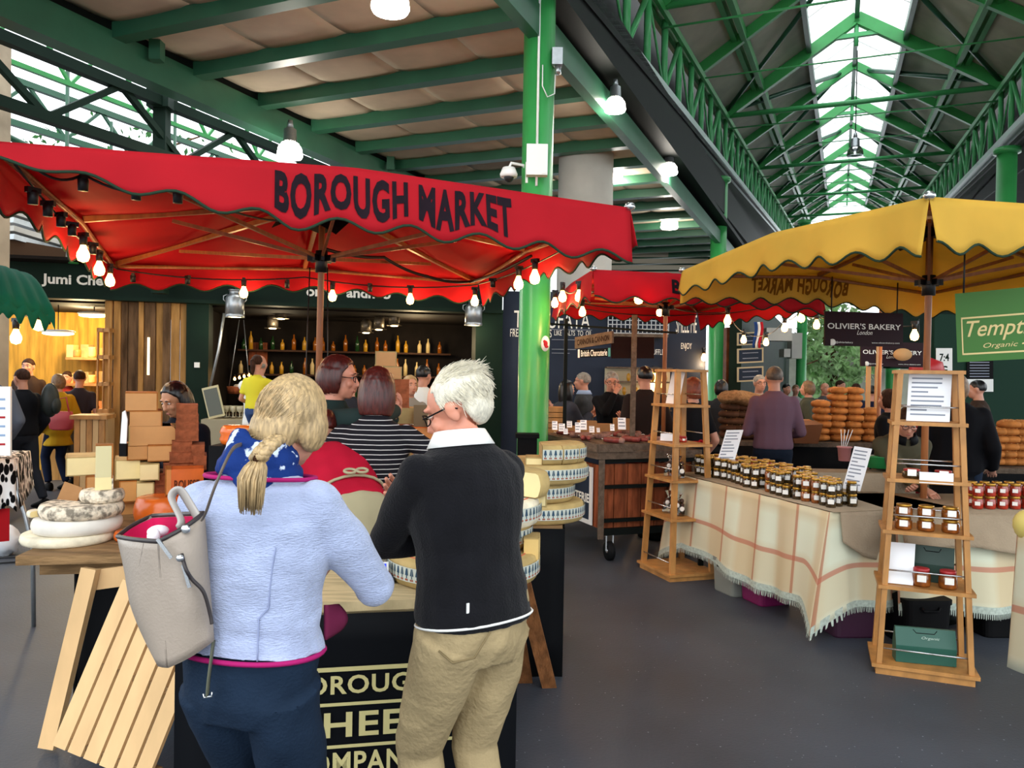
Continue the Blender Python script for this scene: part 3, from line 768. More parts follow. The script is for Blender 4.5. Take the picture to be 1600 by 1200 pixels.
# ------------------------------------------------------------------ people
def ik(a, b, l1, l2, pole):
    d = b - a; L = min(d.length, (l1 + l2) * 0.999); dn = d.normalized(); b = a + dn * L
    x = (l1 * l1 - l2 * l2 + L * L) / (2 * L); h = math.sqrt(max(0, l1 * l1 - x * x))
    p = pole - dn * pole.dot(dn)
    if p.length < 1e-4: p = V((0, -1, 0))
    return a + dn * x + p.normalized() * h, b
def ring(c, x, y, rx, ry, n=16, sq=2.2):
    out = []
    for j in range(n):
        t = 2 * math.pi * j / n; ct, st = math.cos(t), math.sin(t)
        out.append(c + x * (rx * math.copysign(abs(ct) ** (2 / sq), ct)) + y * (ry * math.copysign(abs(st) ** (2 / sq), st)))
    return out
def person(label, x, y, H=1.75, heading=0.0, lean=0.0, w=1.0, fat=1.0, top='shirt', tops=None, bottoms=None, shoes=None, skinm=None, hair=None, hairstyle='short',
           lh=None, rh=None, lw=None, le=None, rw=None, re_=None, ho=(0, 0, 0), lpole=None, rpole=None, head=(0, 0, 0), glasses=None, apron=None, sleeve='long', hem=None, step=0.12, near=False, group=None, z0=0.0, seated=False,
           bald=False, legs=True, collar=None, scarf=None, vox=None, curl=0.6, name='person', face=True, twist=0.0, neckf=0.0, wrinkles=0.0, skirt=False, longhair=0.2, beard=None):
    """heading: degrees turned from facing away (+Y) towards the right of the photo (clockwise). lh, rh: wrists in the body's own frame, in units of body height."""
    hd = R(-heading)
    t = thing(name, label, 'person', (x, y, z0), hd, group)
    tops = tops or black; bottoms = bottoms or mat('dark_jeans', '#1b2638', 0.8); shoes = shoes or black; skinm = skinm or skin
    vox = vox or (0.011 if near else 0.022)
    n = 20 if near else 12
    hip = V((0, 0, 0.52 * H)); Rl = Matrix.Rotation(-R(lean), 3, 'X') @ Matrix.Rotation(-R(twist), 3, 'Z')
    up = Rl @ Z; fw = Rl @ V((0, 1, 0)); rt = Rl @ V((1, 0, 0))
    if seated: hip = V((0, 0, 0.47))
    def tors(h): return hip + up * (h * H) if h > 0 else hip + Z * (h * H)
    W = 0.01 * H / 1.75 * w * 100; D = fat * H / 1.75
    prof = [(-0.065, .125, .095), (-0.03, .165, .115), (0.02, .17, .118), (0.07, .155, .108), (0.12, .152, .108), (0.17, .168, .118), (0.22, .180, .116), (0.250, .172, .105), (0.278, .128, .088), (0.297, .082, .07), (0.312, .06, .06)]
    if w < 0.97: prof = [(a, b * (1.03 if a < 0.05 else 0.97), c) for a, b, c in prof]
    sh = {s: tors(0.247) + rt * (s * 0.162 * W) for s in (-1, 1)}
    WI = (Matrix.Translation((x, y, z0)) @ Matrix.Rotation(hd, 4, 'Z')).inverted()
    neck = tors(0.30)
    hx, hy, hz = (R(q) for q in head)      # turn (to the right), nod (down), tilt (to the right)
    Rh = Matrix.Rotation(-hx, 3, 'Z') @ Matrix.Rotation(-hy, 3, 'X') @ Matrix.Rotation(hz, 3, 'Y')
    Rh = Matrix.Rotation(-R(lean) * 0.4, 3, 'X') @ Rh
    hs = 0.128 * H / 1.75 * 0.95 / 0.125
    hc = neck + (up * 0.5 + Z * 0.5).normalized() * 0.085 + (Rh @ V((0, 0.03 + neckf, 0.06))) + WI.to_3x3() @ V(ho) 
    HM = Matrix.Translation(hc) @ Rh.to_4x4() @ Matrix.Scale(hs, 4)
    def hp(x_, y_, z_): return HM @ V((x_, y_, z_))
    def torso(mb, k, z_lo=-0.065, z_hi=0.305):
        rings = []
        for a, b, c in prof:
            if a < z_lo - 1e-6 or a > z_hi + 1e-6: continue
            rings.append(ring(tors(a), rt if a > 0 else V((1, 0, 0)), (fw if a > 0 else V((0, 1, 0))), b * W + k, c * D + k, n))
        mb.loft(rings)
    elb = {}; wr = {}
    for s, tgt, pole in ((-1, lh, lpole), (1, rh, rpole)):
        tgt = V(tgt) * H if tgt else V((s * 0.135 * w, 0.05, 0.50)) * H
        if seated and not (lh if s < 0 else rh): tgt = V((s * 0.1, 0.25, 0.45)) * H
        pole = V(pole) if pole else V((s * 0.35, -1, -0.2))
        wwd, wel = (lw, le) if s < 0 else (rw, re_)
        if wwd: tgt = WI @ V(wwd)
        if wel: pole = (WI @ V(wel)) - (sh[s] + tgt) / 2
        elb[s], wr[s] = ik(sh[s] - up * 0.01, tgt, 0.165 * H, 0.145 * H, pole)
    q = H / 1.75
    def arm(mb, s, k, upto=1.0):
        a, e, b = sh[s], elb[s], wr[s]
        if upto < 1: mb.tube([a, a.lerp(e, 0.5), a.lerp(e, upto * 2)], [.056 * q + k, .052 * q + k, .05 * q + k * 1.3], n); mb.ell(a, .058 * q + k, n=n); return
        mb.tube([a, a.lerp(e, 0.5), e], [.056 * q + k, .050 * q + k, .043 * q + k], n); mb.ell(a, .058 * q + k, n=n); mb.ell(e, .044 * q + k, n=n)
        mb.tube([e, e.lerp(b, 0.35), b], [.043 * q + k, .042 * q + k, (.03 if k else .027) * q + k], n)
    ft = {}
    for s in (-1, 1):
        if seated: kn, an = hip + V((s * 0.1, 0.42, 0.02)), V((s * 0.11, 0.44, 0.09))
        else:
            an = V((s * 0.085 * w, -s * step * 0.5 * 1, 0.085)); kn, an = ik(hip + V((s * 0.085 * W, 0, -0.02)), an, 0.245 * H, 0.24 * H, V((0, 1, 0)))
        ft[s] = (kn, an)
    def leg(mb, s, k):
        h0 = hip + V((s * 0.088 * W, 0, -0.03)); kn, an = ft[s]
        mb.tube([h0, h0.lerp(kn, 0.5), kn], [(.088 * W + k, .095 * D + k), (.076 * W + k, .08 * D + k), .056 * q + k], n); mb.ell(kn, .057 * q + k, n=n)
        mb.tube([kn, kn.lerp(an, 0.3), an.lerp(kn, 0.08)], [.056 * q + k, .056 * q + k, .04 * q + k * 1.4], n)
    # body: one skin from head to ankles
    mb = MB(); torso(mb, -0.022 if near else -0.012)
    mb.tube([neck - up * 0.05, neck + up * 0.03, hp(0, -0.02, -0.05)], [.07 * q, .056 * q, .054 * q], n)
    mb.ell(hp(0, -0.015, 0.03), (.077 * hs, .096 * hs, .088 * hs), Rh, 20, 14)
    mb.ell(hp(0, 0.022, -0.045), (.060 * hs, .066 * hs, .072 * hs), Rh, 16, 12)
    mb.ell(hp(0, 0.058, -0.088), (.030 * hs, .026 * hs, .022 * hs), Rh)
    if face:
        mb.tube([hp(0, 0.078, 0.03), hp(0, 0.092, 0.0), hp(0, 0.106, -0.025), hp(0, 0.088, -0.038)], [.009 * hs, .011 * hs, .0155 * hs, .012 * hs], 8)
        for s in (-1, 1):
            mb.ell(hp(s * 0.036, 0.066, -0.022), (.026 * hs, .02 * hs, .024 * hs), Rh); mb.ell(hp(s * 0.028, 0.079, 0.035), (.026 * hs, .012 * hs, .009 * hs), Rh)
        mb.ell(hp(0, 0.082, -0.064), (.024 * hs, .012 * hs, .010 * hs), Rh)
    for s in (-1, 1):
        Re = Rh @ Matrix.Rotation(R(s * -20), 3, 'Z') @ Matrix.Rotation(R(-12), 3, 'X')
        mb.ell(hp(s * 0.079, -0.008, -0.008), (.010 * hs, .02 * hs, .034 * hs), Re); mb.ell(hp(s * 0.082, -0.012, 0.008), (.011 * hs, .02 * hs, .02 * hs), Re)
    for s in (-1, 1):
        arm(mb, s, -0.004)
        if legs and not seated or seated: leg(mb, s, -0.018)
    hands = MB()
    for s in (-1, 1):
        e, b = elb[s], wr[s]; d = (b - e).normalized()
        side = d.cross(fw if abs(d.dot(fw)) < 0.9 else up).normalized(); nrm = side.cross(d).normalized()
        if nrm.dot(hip + up * 0.2 * H + fw * 0.2 - b) < 0: nrm = -nrm     # the palm turns to the body
        pr = [(0, .026, .020), (.03, .036, .017), (.065, .041, .014), (.088, .038, .012)]
        mb.loft([ring(b + d * (l * q), side, nrm, rx * q, ry * q, 10) for l, rx, ry in pr])
        thumb = side if (side.dot(fw) > 0) else -side
        for k in range(4):
            off = (-1.5 + k) * 0.0195 * q; base = b + d * (0.08 * q) + thumb * (-off)
            ln = (0.078, 0.085, 0.078, 0.06)[k] * q; c = curl
            p1 = base + (d * math.cos(c * .5) + nrm * math.sin(c * .5)) * ln * 0.45; p2 = p1 + (d * math.cos(c * 1.3) + nrm * math.sin(c * 1.3)) * ln * 0.32; p3 = p2 + (d * math.cos(c * 2) + nrm * math.sin(c * 2)) * ln * 0.25
            hands.tube([base - d * 0.01, p1, p2, p3], [.0095 * q, .0088 * q, .008 * q, .0062 * q], 7)
        tb = b + d * 0.03 * q + thumb * 0.03 * q
        hands.tube([tb - thumb * 0.012, tb + (d * 0.7 + thumb * 0.6) * 0.03 * q, tb + (d * 1.0 + thumb * 0.45 + nrm * 0.3) * 0.058 * q], [.013 * q, .011 * q, .008 * q], 7)
    me = fuse(mb, vox * 0.55 if near else (vox * 0.62), 3)
    hm = hands.mesh('h')
    import bmesh
    bm = bmesh.new(); bm.from_mesh(me); bm.from_mesh(hm); bm.to_mesh(me); bm.free()
    me.polygons.foreach_set('use_smooth', [True] * len(me.polygons)); me.materials.append(skinm)
    part('body', None, None, t, mesh=me)
    # clothes
    hemv = hem if hem is not None else (-0.01 if top != 'coat' else -0.12)
    mb = MB(); k = {'shirt': 0.006, 'jumper': 0.014, 'jacket': 0.02, 'coat': 0.028, 'tee': 0.006}[top]
    rings = []
    pr = [p for p in prof if p[0] > hemv + 0.015]
    hw, hdp = (np.interp(hemv, [a for a, b, c in prof], [b for a, b, c in prof]), np.interp(hemv, [a for a, b, c in prof], [c for a, b, c in prof]))
    if hemv < -0.03: hw, hdp = .178, .13
    fl = 1.03 if top in ('jacket', 'coat') else 1.0
    pr = [(hemv, hw * fl, hdp * fl)] + pr
    for a, b, c in pr:
        kk = k * (0.6 if a > 0.295 else 1); rings.append(ring(tors(a), rt if a > 0 else V((1, 0, 0)), fw if a > 0 else V((0, 1, 0)), b * W + kk, c * D + kk, n))
    mb.loft(rings)
    for s in (-1, 1): arm(mb, s, k * 0.75, 1.0 if sleeve == 'long' else 0.36)
    me = fuse(mb, vox * 0.75, 4 if near else 2)
    if wrinkles:
        def wf(p, nn):
            a = noise.noise(V((p.x * 3.2, p.y * 3.2, p.z * 8)) + V((x * 9, 3, 1))); b2 = noise.noise(V((p.x * 7 + p.z * 4, p.y * 7, p.z * 15)))
            return wrinkles * (a * 0.9 + 0.5 * b2 - 0.5 * abs(noise.noise(V((p.x * 5, p.y * 5, p.z * 7)))))
        wrinkle(me, wf)
    part({'tee': 'tee_shirt', 'shirt': 'shirt', 'jumper': 'jumper', 'jacket': 'jacket', 'coat': 'coat'}[top], None, tops, t, mesh=me)
    mb = MB(); torso(mb, 0.004, -0.066, 0.07 if not seated else 0.02)
    for s in (-1, 1): leg(mb, s, 0.012 if near else 0.008)
    me = fuse(mb, vox * 0.85, 4 if near else 2)
    if wrinkles:
        wrinkle(me, lambda p, nn: min(wrinkles, .011) * 1.3 * (noise.noise(V((p.x * 4 + 9, p.y * 4, p.z * 6 + p.x * 6))) - 0.6 * abs(noise.noise(V((p.x * 6, p.y * 6, p.z * 9 - p.x * 9))))))
    part('trousers', None, bottoms, t, mesh=me)
    for s in (-1, 1):
        kn, an = ft[s]; mb = MB(); g = V((an.x, an.y, 0)); yv = V((0, 1, 0)); xv = V((1, 0, 0))
        prs = [(-0.07, .028, .03), (-0.05, .038, .055), (0.0, .042, .06), (0.06, .043, .045), (0.12, .048, .032), (0.17, .045, .024), (0.2, .028, .015)]
        mb.loft([[g + yv * (l * q) + xv * (rx * math.cos(2 * math.pi * j / 12)) + Z * (ry * (1 + math.sin(2 * math.pi * j / 12))) for j in range(12)] for l, rx, ry in prs])
        part('shoe', mb, shoes, t)
    # hair
    if not bald or hairstyle != 'none':
        hm_ = hair or mat('brown_hair', '#3a2419', 0.6, var=0.5, scale=30, stretch=(4, 4, 0.7))
        mb = MB()
        def shell(rx, ry, rz, cy, cz, cut):   # scalp cap open at the face
            rings = []
            nn = 24
            for i_ in range(11):
                th = math.pi * 0.5 * (-0.5 + 1.5 * i_ / 10)
                rings.append([])
                for j in range(nn):
                    a = 2 * math.pi * j / nn; zz = math.sin(th); cr = max(0.02, math.cos(th))
                    yy = cr * math.sin(a)
                    front = max(0, yy)
                    zlow = cut(front, math.cos(a) * cr)
                    z_ = max(zz, zlow) if zz < zlow else zz
                    cr2 = math.sqrt(max(0.0004, 1 - z_ * z_))
                    rings[-1].append(hp(rx * cr2 * math.cos(a), cy + ry * cr2 * math.sin(a), cz + rz * z_))
            mb.loft(rings)
        if hairstyle == 'short': shell(.083, .102, .095, -0.018, 0.032, lambda f, c: -0.5 + 0.9 * min(1, f * 1.4))
        elif hairstyle == 'bald': shell(.080, .100, .06, -0.02, 0.0, lambda f, c: -0.5 + 1.2 * min(1, f * 2))
        elif hairstyle == 'cap':
            shell(.088, .106, .1, -0.014, 0.032, lambda f, c: 0.1)
        elif hairstyle in ('bob', 'long', 'ponytail'):
            shell(.090, .108, .103, -0.02, 0.032, lambda f, c: -0.6 + 1.25 * min(1, f * 1.5))
            if hairstyle != 'ponytail':
                Lh = longhair if hairstyle == 'long' else 0.10
                rings = []
                for i_ in range(9):
                    u = i_ / 8; zz = 0.05 - u * (0.05 + Lh); sp = 1.0 + 0.12 * math.sin(u * 3) - (0.25 * u * u if hairstyle == 'bob' else 0.1 * u * u)
                    c = []
                    for j in range(20):
                        a = R(150 + 240 * j / 19); c.append(hp(.092 * sp * math.cos(a), -0.022 + .106 * sp * math.sin(a), zz))
                    for j in range(20):
                        a = R(390 - 240 * j / 19); c.append(hp(.074 * math.cos(a), -0.02 + .07 * math.sin(a), zz))
                    rings.append(c)
                mb.loft(rings)
            else:
                mb.tube([hp(0, -0.11, 0.06), hp(0, -0.155, 0.03), hp(0.01, -0.16, -0.06), hp(0, -0.15, -0.17), hp(0, -0.14, -0.22)], [.022, .03, .03, .022, .006], 10)
        if not near or hairstyle not in ('none',):
            me = fuse(mb, 0.007 if near else 0.011, 2) if hairstyle not in ('x',) else mb.mesh('hair')
            wrinkle(me, lambda p, nn: 0.004 * noise.noise(V((p.x * 60, p.y * 60, p.z * 9))))
            if hairstyle == 'none': bpy.data.meshes.remove(me)
            else: part('hair' if hairstyle != 'cap' else 'cap', None, hm_, t, mesh=me)
    if face and not seated or face:
        mb = MB(); ev = mat('eye_dark', '#140d0a', 0.3); ew = mat('eye_white', '#d8cfc6', 0.3)
        for s in (-1, 1):
            mb.use(ew, True); mb.ell(hp(s * 0.031, 0.0765, 0.012), (.013 * hs, .009 * hs, .006 * hs), Rh, 10, 6); mb.use(ev, True); mb.ell(hp(s * 0.031, 0.0835, 0.012), (.006 * hs, .003 * hs, .0055 * hs), Rh, 8, 6)
            mb.tube([hp(s * 0.014, 0.091, 0.034), hp(s * 0.03, 0.092, 0.039), hp(s * 0.047, 0.082, 0.034)], [.002, .0035, .0015], 5)
        part('eyes', mb, None, t)
        mb = MB(); mb.ell(hp(0, 0.0925, -0.064), (.02 * hs, .004 * hs, .005 * hs), Rh, 10, 6); part('lips', mb, mat('lips', '#a3564c', 0.4), t)
    if beard:
        mb = MB(); mb.ell(hp(0, 0.05, -0.085), (.05 * hs, .05 * hs, .04 * hs), Rh, 14, 9); part('beard', mb, beard, t)
    if glasses:
        mb = MB()
        for s in (-1, 1):
            mb.tube([hp(s * (0.033 + 0.025 * math.cos(a)), 0.1 - abs(0.01 * math.cos(a)), 0.008 + 0.018 * math.sin(a)) for a in [2 * math.pi * i_ / 14 for i_ in range(14)]], 0.0022 * hs, 5, closed=True, cap=False)
            mb.tube([hp(s * 0.058, 0.094, 0.014), hp(s * 0.075, 0.06, 0.012), hp(s * 0.083, -0.005, 0.012), hp(s * 0.083, -0.03, -0.005)], 0.0026 * hs, 6)
        mb.tube([hp(-0.009, 0.101, 0.012), hp(0, 0.105, 0.015), hp(0.009, 0.101, 0.012)], 0.002, 5)
        part('glasses', mb, glasses, t)
    if collar:
        mb = MB(); rr = []
        for u in range(21):
            a = R(100 + 340 * u / 20); c = tors(0.297); d = rt * math.cos(a) + fw * math.sin(a)
            b_ = c + rt * (math.cos(a) * .073 * q) + fw * (math.sin(a) * .07 * q)
            rr.append((b_ - up * 0.005, b_ + up * 0.042 + d * -0.004, b_ + up * 0.04 + d * 0.006, b_ + d * 0.032 - up * 0.008))
        mb.grid(lambda u, v: rr[int(round(u * 20))][int(round(v * 3))], 20, 3); part('collar', mb, collar, t, solid=0.003)
    if apron:
        ac, full = apron
        mb = MB()
        def af(u, v):
            a = R(90 + (u - 0.5) * (200)); h_ = (0.20 if full else 0.09) - v * ((0.20 if full else 0.09) + 0.24)
            c = tors(max(h_, 0.0)) + Z * min(0, h_ * H); ww = np.interp(h_, [p[0] for p in prof], [p[1] for p in prof]); dd = np.interp(h_, [p[0] for p in prof], [p[2] for p in prof])
            if h_ < 0: ww, dd = .19, .135
            nar = 1.0 if h_ < 0.1 else 0.75
            a = R(90 + (u - 0.5) * 200 * nar); return c + (rt * (ww * W + 0.022) * math.cos(a)) + fw * ((dd * D + 0.028) * math.sin(a))
        mb.grid(af, 16, 12); part('apron', mb, ac, t, solid=0.003)
        mb = MB(); mb.tube([tors(0.09) + rt * ((.165 * W + 0.015) * math.cos(a)) + fw * ((.115 * D + 0.015) * math.sin(a)) for a in [2 * math.pi * i_ / 24 for i_ in range(24)]], 0.008, 5, closed=True)
        for s in (-1, 1): mb.tube([tors(0.09) - fw * (.14 * D + .01) + rt * (s * (.03 + .028 * math.cos(a_))) + up * (.016 * math.sin(a_)) for a_ in [2 * math.pi * i_ / 12 for i_ in range(12)]], 0.007, 6, closed=True)
        part('apron_tie', mb, ac, t)
    T = dict(root=t, hp=hp, tors=tors, rt=rt, fw=fw, up=up, sh=sh, elb=elb, wr=wr, HM=HM, hs=hs, W=W, D=D, q=q, ft=ft, hip=hip)
    return T
# ------------------------------------------------------------------ the cheese stall: counters and trestles
TZ = 0.82
E1 = V((math.cos(R(11.4)), math.sin(R(11.4)), 0)); E2 = V((-E1.y, E1.x, 0))
fr = V((0.03, 2.93, 0)); fl_ = fr - E1 * 1.2
t = thing('front_counter', 'scrubbed wooden counter top of the cheese stall, above the black banner', 'counter', fl_ + E1 * 0.6)
def slab(mb, pts, z0, z1): mb.add([V((p.x, p.y, z0)) for p in pts] + [V((p.x, p.y, z1)) for p in pts], [tuple(range(len(pts)))[::-1], tuple(range(len(pts), 2 * len(pts)))] + [(i, (i + 1) % len(pts), len(pts) + (i + 1) % len(pts), len(pts) + i) for i in range(len(pts))])
scrub = mat('scrubbed_counter_wood', '#c9b48a', 0.6, var=0.2, scale=3, stretch=(2, 14, 2), bump=0.15)
ftop = [fl_ - E2 * 0.02, fr - E2 * 0.02 + E1 * 0.03, fr + E2 * 0.66 + E1 * 0.14, fl_ + E2 * 0.66]
mb = MB(); slab(mb, ftop, TZ - 0.035, TZ); part('counter_top', mb, scrub, t, True)
mb = MB(); slab(mb, [fl_ + E1 * 0.02, fr - E1 * 0.02, fr - E1 * 0.02 + E2 * 0.04, fl_ + E1 * 0.02 + E2 * 0.04], TZ - 0.1, TZ - 0.035); part('rail', mb, scrub, t, True)
for s in (0.08, 1.0):
    mb = MB(); p = fl_ + E1 * s + E2 * 0.3; mb.bar(p + V((0, 0, TZ - 0.04)), p + E2 * -0.15, 0.06, 0.06); mb.bar(p + V((0, 0, TZ - 0.04)), p + E2 * 0.25, 0.06, 0.06); part('leg', mb, pine, t, True)
# black banner with the cheese company's name
t = thing('stall_banner', 'black banner reading BOROUGH CHEESE COMPANY in cream letters under the counter', 'banner', fl_ - E2 * 0.0)
mb = MB(); mb.grid(lambda u, v: fl_ + E1 * (1.2 * u) - E2 * (0.035 + 0.004 * math.sin(u * 9)) + V((0, 0, 0.01 + (TZ - 0.05) * v)), 12, 8); part('panel', mb, mat('black_banner_cloth', '#07090e', 0.6), t, True, solid=0.006)
def ban(px, py, off=0.045):
    "place on the banner plane seen at px, py"
    d = ray(px, py); n = E2; o = fl_ - E2 * off; k = (o - EYE).dot(n) / d.dot(n); return EYE + d * k
def bx_(px, py): q = ban(px, py) - fl_; return q.dot(E1), q.z
Bl = mat('banner_lettering', '#cfc389', 0.6)
def bline(string, xl, xr, yt, yb):
    a, z1 = bx_(xl, yt); b, z0 = bx_(xr, yb); cx, cz = (a + b) / 2, (z0 + z1) / 2
    mb = MB(); mb.text(string, b - a, z1 - z0, lambda x, y: fl_ + E1 * (cx + x) - E2 * 0.046 + V((0, 0, cz + y)), bold=0.022, space=1.08); part('lettering', mb, Bl, t, True)
l0, zt = bx_(508, 1047); 
def bandbar(y500, th):
    a, z = bx_(520, y500); mb = MB(); o = fl_ - E2 * 0.045
    p = [o + E1 * 0.32 + V((0, 0, z)), o + E1 * 1.0 + V((0, 0, z)), o + E1 * 1.0 + V((0, 0, z + th)), o + E1 * 0.32 + V((0, 0, z + th))]
    mb.add(p, [(0, 1, 2, 3)]); part('rule', mb, Bl, t, True)
bandbar(1050, 0.016); bandbar(1104, 0.012); bandbar(1170, 0.012)
bline('BOROUGH', 452, 672, 1060, 1076); bline('CHEESE', 450, 700, 1118, 1140); bline('COMPANY', 452, 660, 1181, 1199)
# left table of planks with pine trestle
lt = [V((-2.14, 3.36, 0)), V((-1.28, 3.52, 0)), V((-1.28, 4.72, 0)), V((-2.32, 4.72, 0))]
t = thing('plank_table', 'rough plank table at the left, carrying the pale cheese wheels', 'table', lt[0])
for i in range(3):
    u0, u1 = i / 3, (i + 1) / 3
    mb = MB(); slab(mb, [lt[0].lerp(lt[3], u0 + 0.004), lt[1].lerp(lt[2], u0 + 0.004), lt[1].lerp(lt[2], u1), lt[0].lerp(lt[3], u1)], TZ - 0.04, TZ); part('plank', mb, plankwood, t, True)
mb = MB(); mb.bar(lt[0].lerp(lt[1], 0.06) + V((0, 0.1, TZ - 0.07)), lt[1] + V((0, 0.1, TZ - 0.07)), 0.05, 0.06); part('trestle_beam', mb, plankwood, t, True)
Lf = lv(75, 1168, 0.02); Lt = lv(142, 888, TZ - 0.06)
for a, b, w in ((Lt, Lf, 0.066), (Lt + V((-0.03, 0.45, 0)), lv(112, 1120, 0.02) + V((0.1, 0.3, 0)), 0.055)):
    mb = MB(); mb.bar(b, a, w, 0.045, V((0, 1, 0))); part('leg', mb, pine, t, True)
mb = MB(); mb.bar(Lt + V((0.2, 0, 0)), Lf + V((0.75, 0.9, 0)), 0.06, 0.045, V((0, 1, 0))); part('leg', mb, pine, t, True)
mb = MB(); mb.bar(V((Lt.x - 0.02, Lt.y + 0.03, 0.70)), V((Lt.x + 0.32, Lt.y + 0.1, 0.74)), 0.03, 0.09); part('brace', mb, pine, t, True)
bk = mat('black_table_cloth', '#06070a', 0.75)
t = thing('black_table_skirt', 'black cloth hung round the legs of the left plank table', 'table skirt', V((-2.14, 3.9, 0)))
mb = MB(); P = [lt[3] + V((0.03, -0.1, 0)), lt[0] + V((0.02, 0.06, 0)), ]
mb.grid(lambda u, v: (lt[3] + V((0.02, -0.1, 0))).lerp(V((-2.10, 3.75, 0)), u) + V((0.012 * math.sin(u * 20), 0, 0.01 + 0.76 * v)), 16, 4)
mb.grid(lambda u, v: V((-2.10, 3.75, 0)).lerp(V((-1.3, 3.92, 0)), u) + V((0, 0.02 * math.sin(u * 16), 0.01 + 0.76 * v)), 16, 4); part('cloth', mb, bk, t, True, solid=0.005)
# slatted pine panel leaning by the table
p00, p10 = lv(88, 1163, 0.02), lv(215, 1203, 0.02)
t = thing('slatted_panel', 'pale pine slatted panel leaning diagonally under the left table', 'wooden panel', p00)
def spt(px, py, d): return at(px, py, d)
q0, q1, q2 = at(86, 1163, 3.05), at(236, 1226, 2.9), at(196, 905, 3.2)
ex = (q1 - q0); ey = (q2 - q0); nrm = ex.cross(ey).normalized()
if nrm.y > 0: nrm = -nrm
for i in range(6):
    a, b = i / 6 + 0.006, (i + 1) / 6 - 0.022
    mb = MB(); low = (lambda u: 0.0); 
    A_, B_ = q0 + ex * a, q0 + ex * b; tl = 1.0
    pts = [A_, B_, B_ + ey * tl, A_ + ey * tl]
    mb.hexa([p - nrm * 0.0 for p in pts] + [p + nrm * 0.018 for p in pts]); part('slat', mb, pine, t, True)
for v_ in (0.06, 0.5, 0.93):
    mb = MB(); mb.bar(q0 + ey * v_ - nrm * 0.013, q0 + ex + ey * v_ - nrm * 0.013, 0.05, 0.024); part('batten', mb, plankwood, t, True)
# trestle under the right end
t = thing('trestle', 'old wooden trestle with splayed legs under the right end of the counter', 'trestle', (0.05, 3.7, 0))
mb = MB(); mb.bar((-0.25, 3.62, TZ - 0.07), (0.1, 3.68, TZ - 0.07), 0.05, 0.07); part('beam', mb, plankwood, t, True)
lg = mat('worn_brown_leg', '#8d5c38', 0.7, var=0.35, scale=5, stretch=(5, 5, 1), bump=0.3)
for a, b in (((0.04, 3.70, 0.76), (0.225, 4.10, 0.0)), ((-0.02, 3.72, 0.76), (0.10, 4.16, 0.0)), ((-0.22, 3.62, 0.76), (-0.36, 3.42, 0.0))):
    mb = MB(); mb.bar(b, a, 0.075, 0.05, V((0, 1, 0))); part('leg', mb, lg, t, True)
bt = [V((-0.86, 4.22, 0)), V((0.29, 4.24, 0)), V((0.33, 4.95, 0)), V((-0.9, 4.98, 0))]
t = thing('back_table', 'back table of the cheese stall, draped in black, under the wheel stacks', 'table', bt[0])
mb = MB(); slab(mb, bt, TZ - 0.05, TZ - 0.01); part('table_top', mb, plankwood, t, True)
for p in bt:
    mb = MB(); c = sum(bt, V()) / 4; p2 = p.lerp(c, 0.1); mb.bar(p2, p2 + V((0, 0, TZ - 0.05)), 0.05, 0.05); part('leg', mb, pine, t, True)
t = thing('black_table_skirt', 'black cloth hanging to the floor behind the right trestle legs', 'table skirt', bt[1])
mb = MB(); path = [bt[3] + V((0, -.05, 0)), bt[0] + V((-0.01, -0.01, 0)), bt[1] + V((0.01, -0.01, 0)), bt[2] + V((0.01, 0, 0))]
for i in range(3): mb.grid(lambda u, v, i=i: path[i].lerp(path[i + 1], u) + V((0, -0.01 * math.sin(u * 25) * (1 - v), 0.0 + (TZ - 0.01) * v)), 14, 4)
part('cloth', mb, bk, t, True, solid=0.005)

# ------------------------------------------------------------------ cheeses
paste = mat('cheese_paste', '#e3c077', 0.45, var=0.08, scale=6)
paste2 = mat('pale_cheese_paste', '#ecd79c', 0.45, var=0.08, scale=6)
paste3 = mat('tan_cheese_paste', '#c98f50', 0.5, var=0.1, scale=6)
paste4 = mat('orange_cheese_paste', '#cf7f38', 0.45, var=0.08, scale=6)
rindb = mat('brown_rind', '#a8672f', 0.7, var=0.35, scale=9, bump=0.2)
rindr = mat('red_brown_rind', '#9a5434', 0.7, var=0.5, scale=14, bump=0.3)
rindt = mat('tan_rind', '#b39a66', 0.65, var=0.25, scale=8, bump=0.15)
rindg = mat('grey_mottled_rind', '#c9bba6', 0.85, var=0.6, scale=26, bump=0.5, lo=0.4, hi=0.55)
rindp = mat('pale_rind', '#e2d7bd', 0.75, var=0.2, scale=12, bump=0.2)
rindw = mat('white_bloomy_rind', '#dcd6cc', 0.8, var=0.12, scale=7, bump=0.15)
rindo = mat('glossy_orange_wax', '#d9651f', 0.22, var=0.2, scale=5)
lab_w = mat('label_band_paper', '#bfc3b8', 0.6); lab_b = mat('label_motif_blue', '#2f4a5e', 0.6); lab_r = mat('label_motif_red', '#96503c', 0.6)
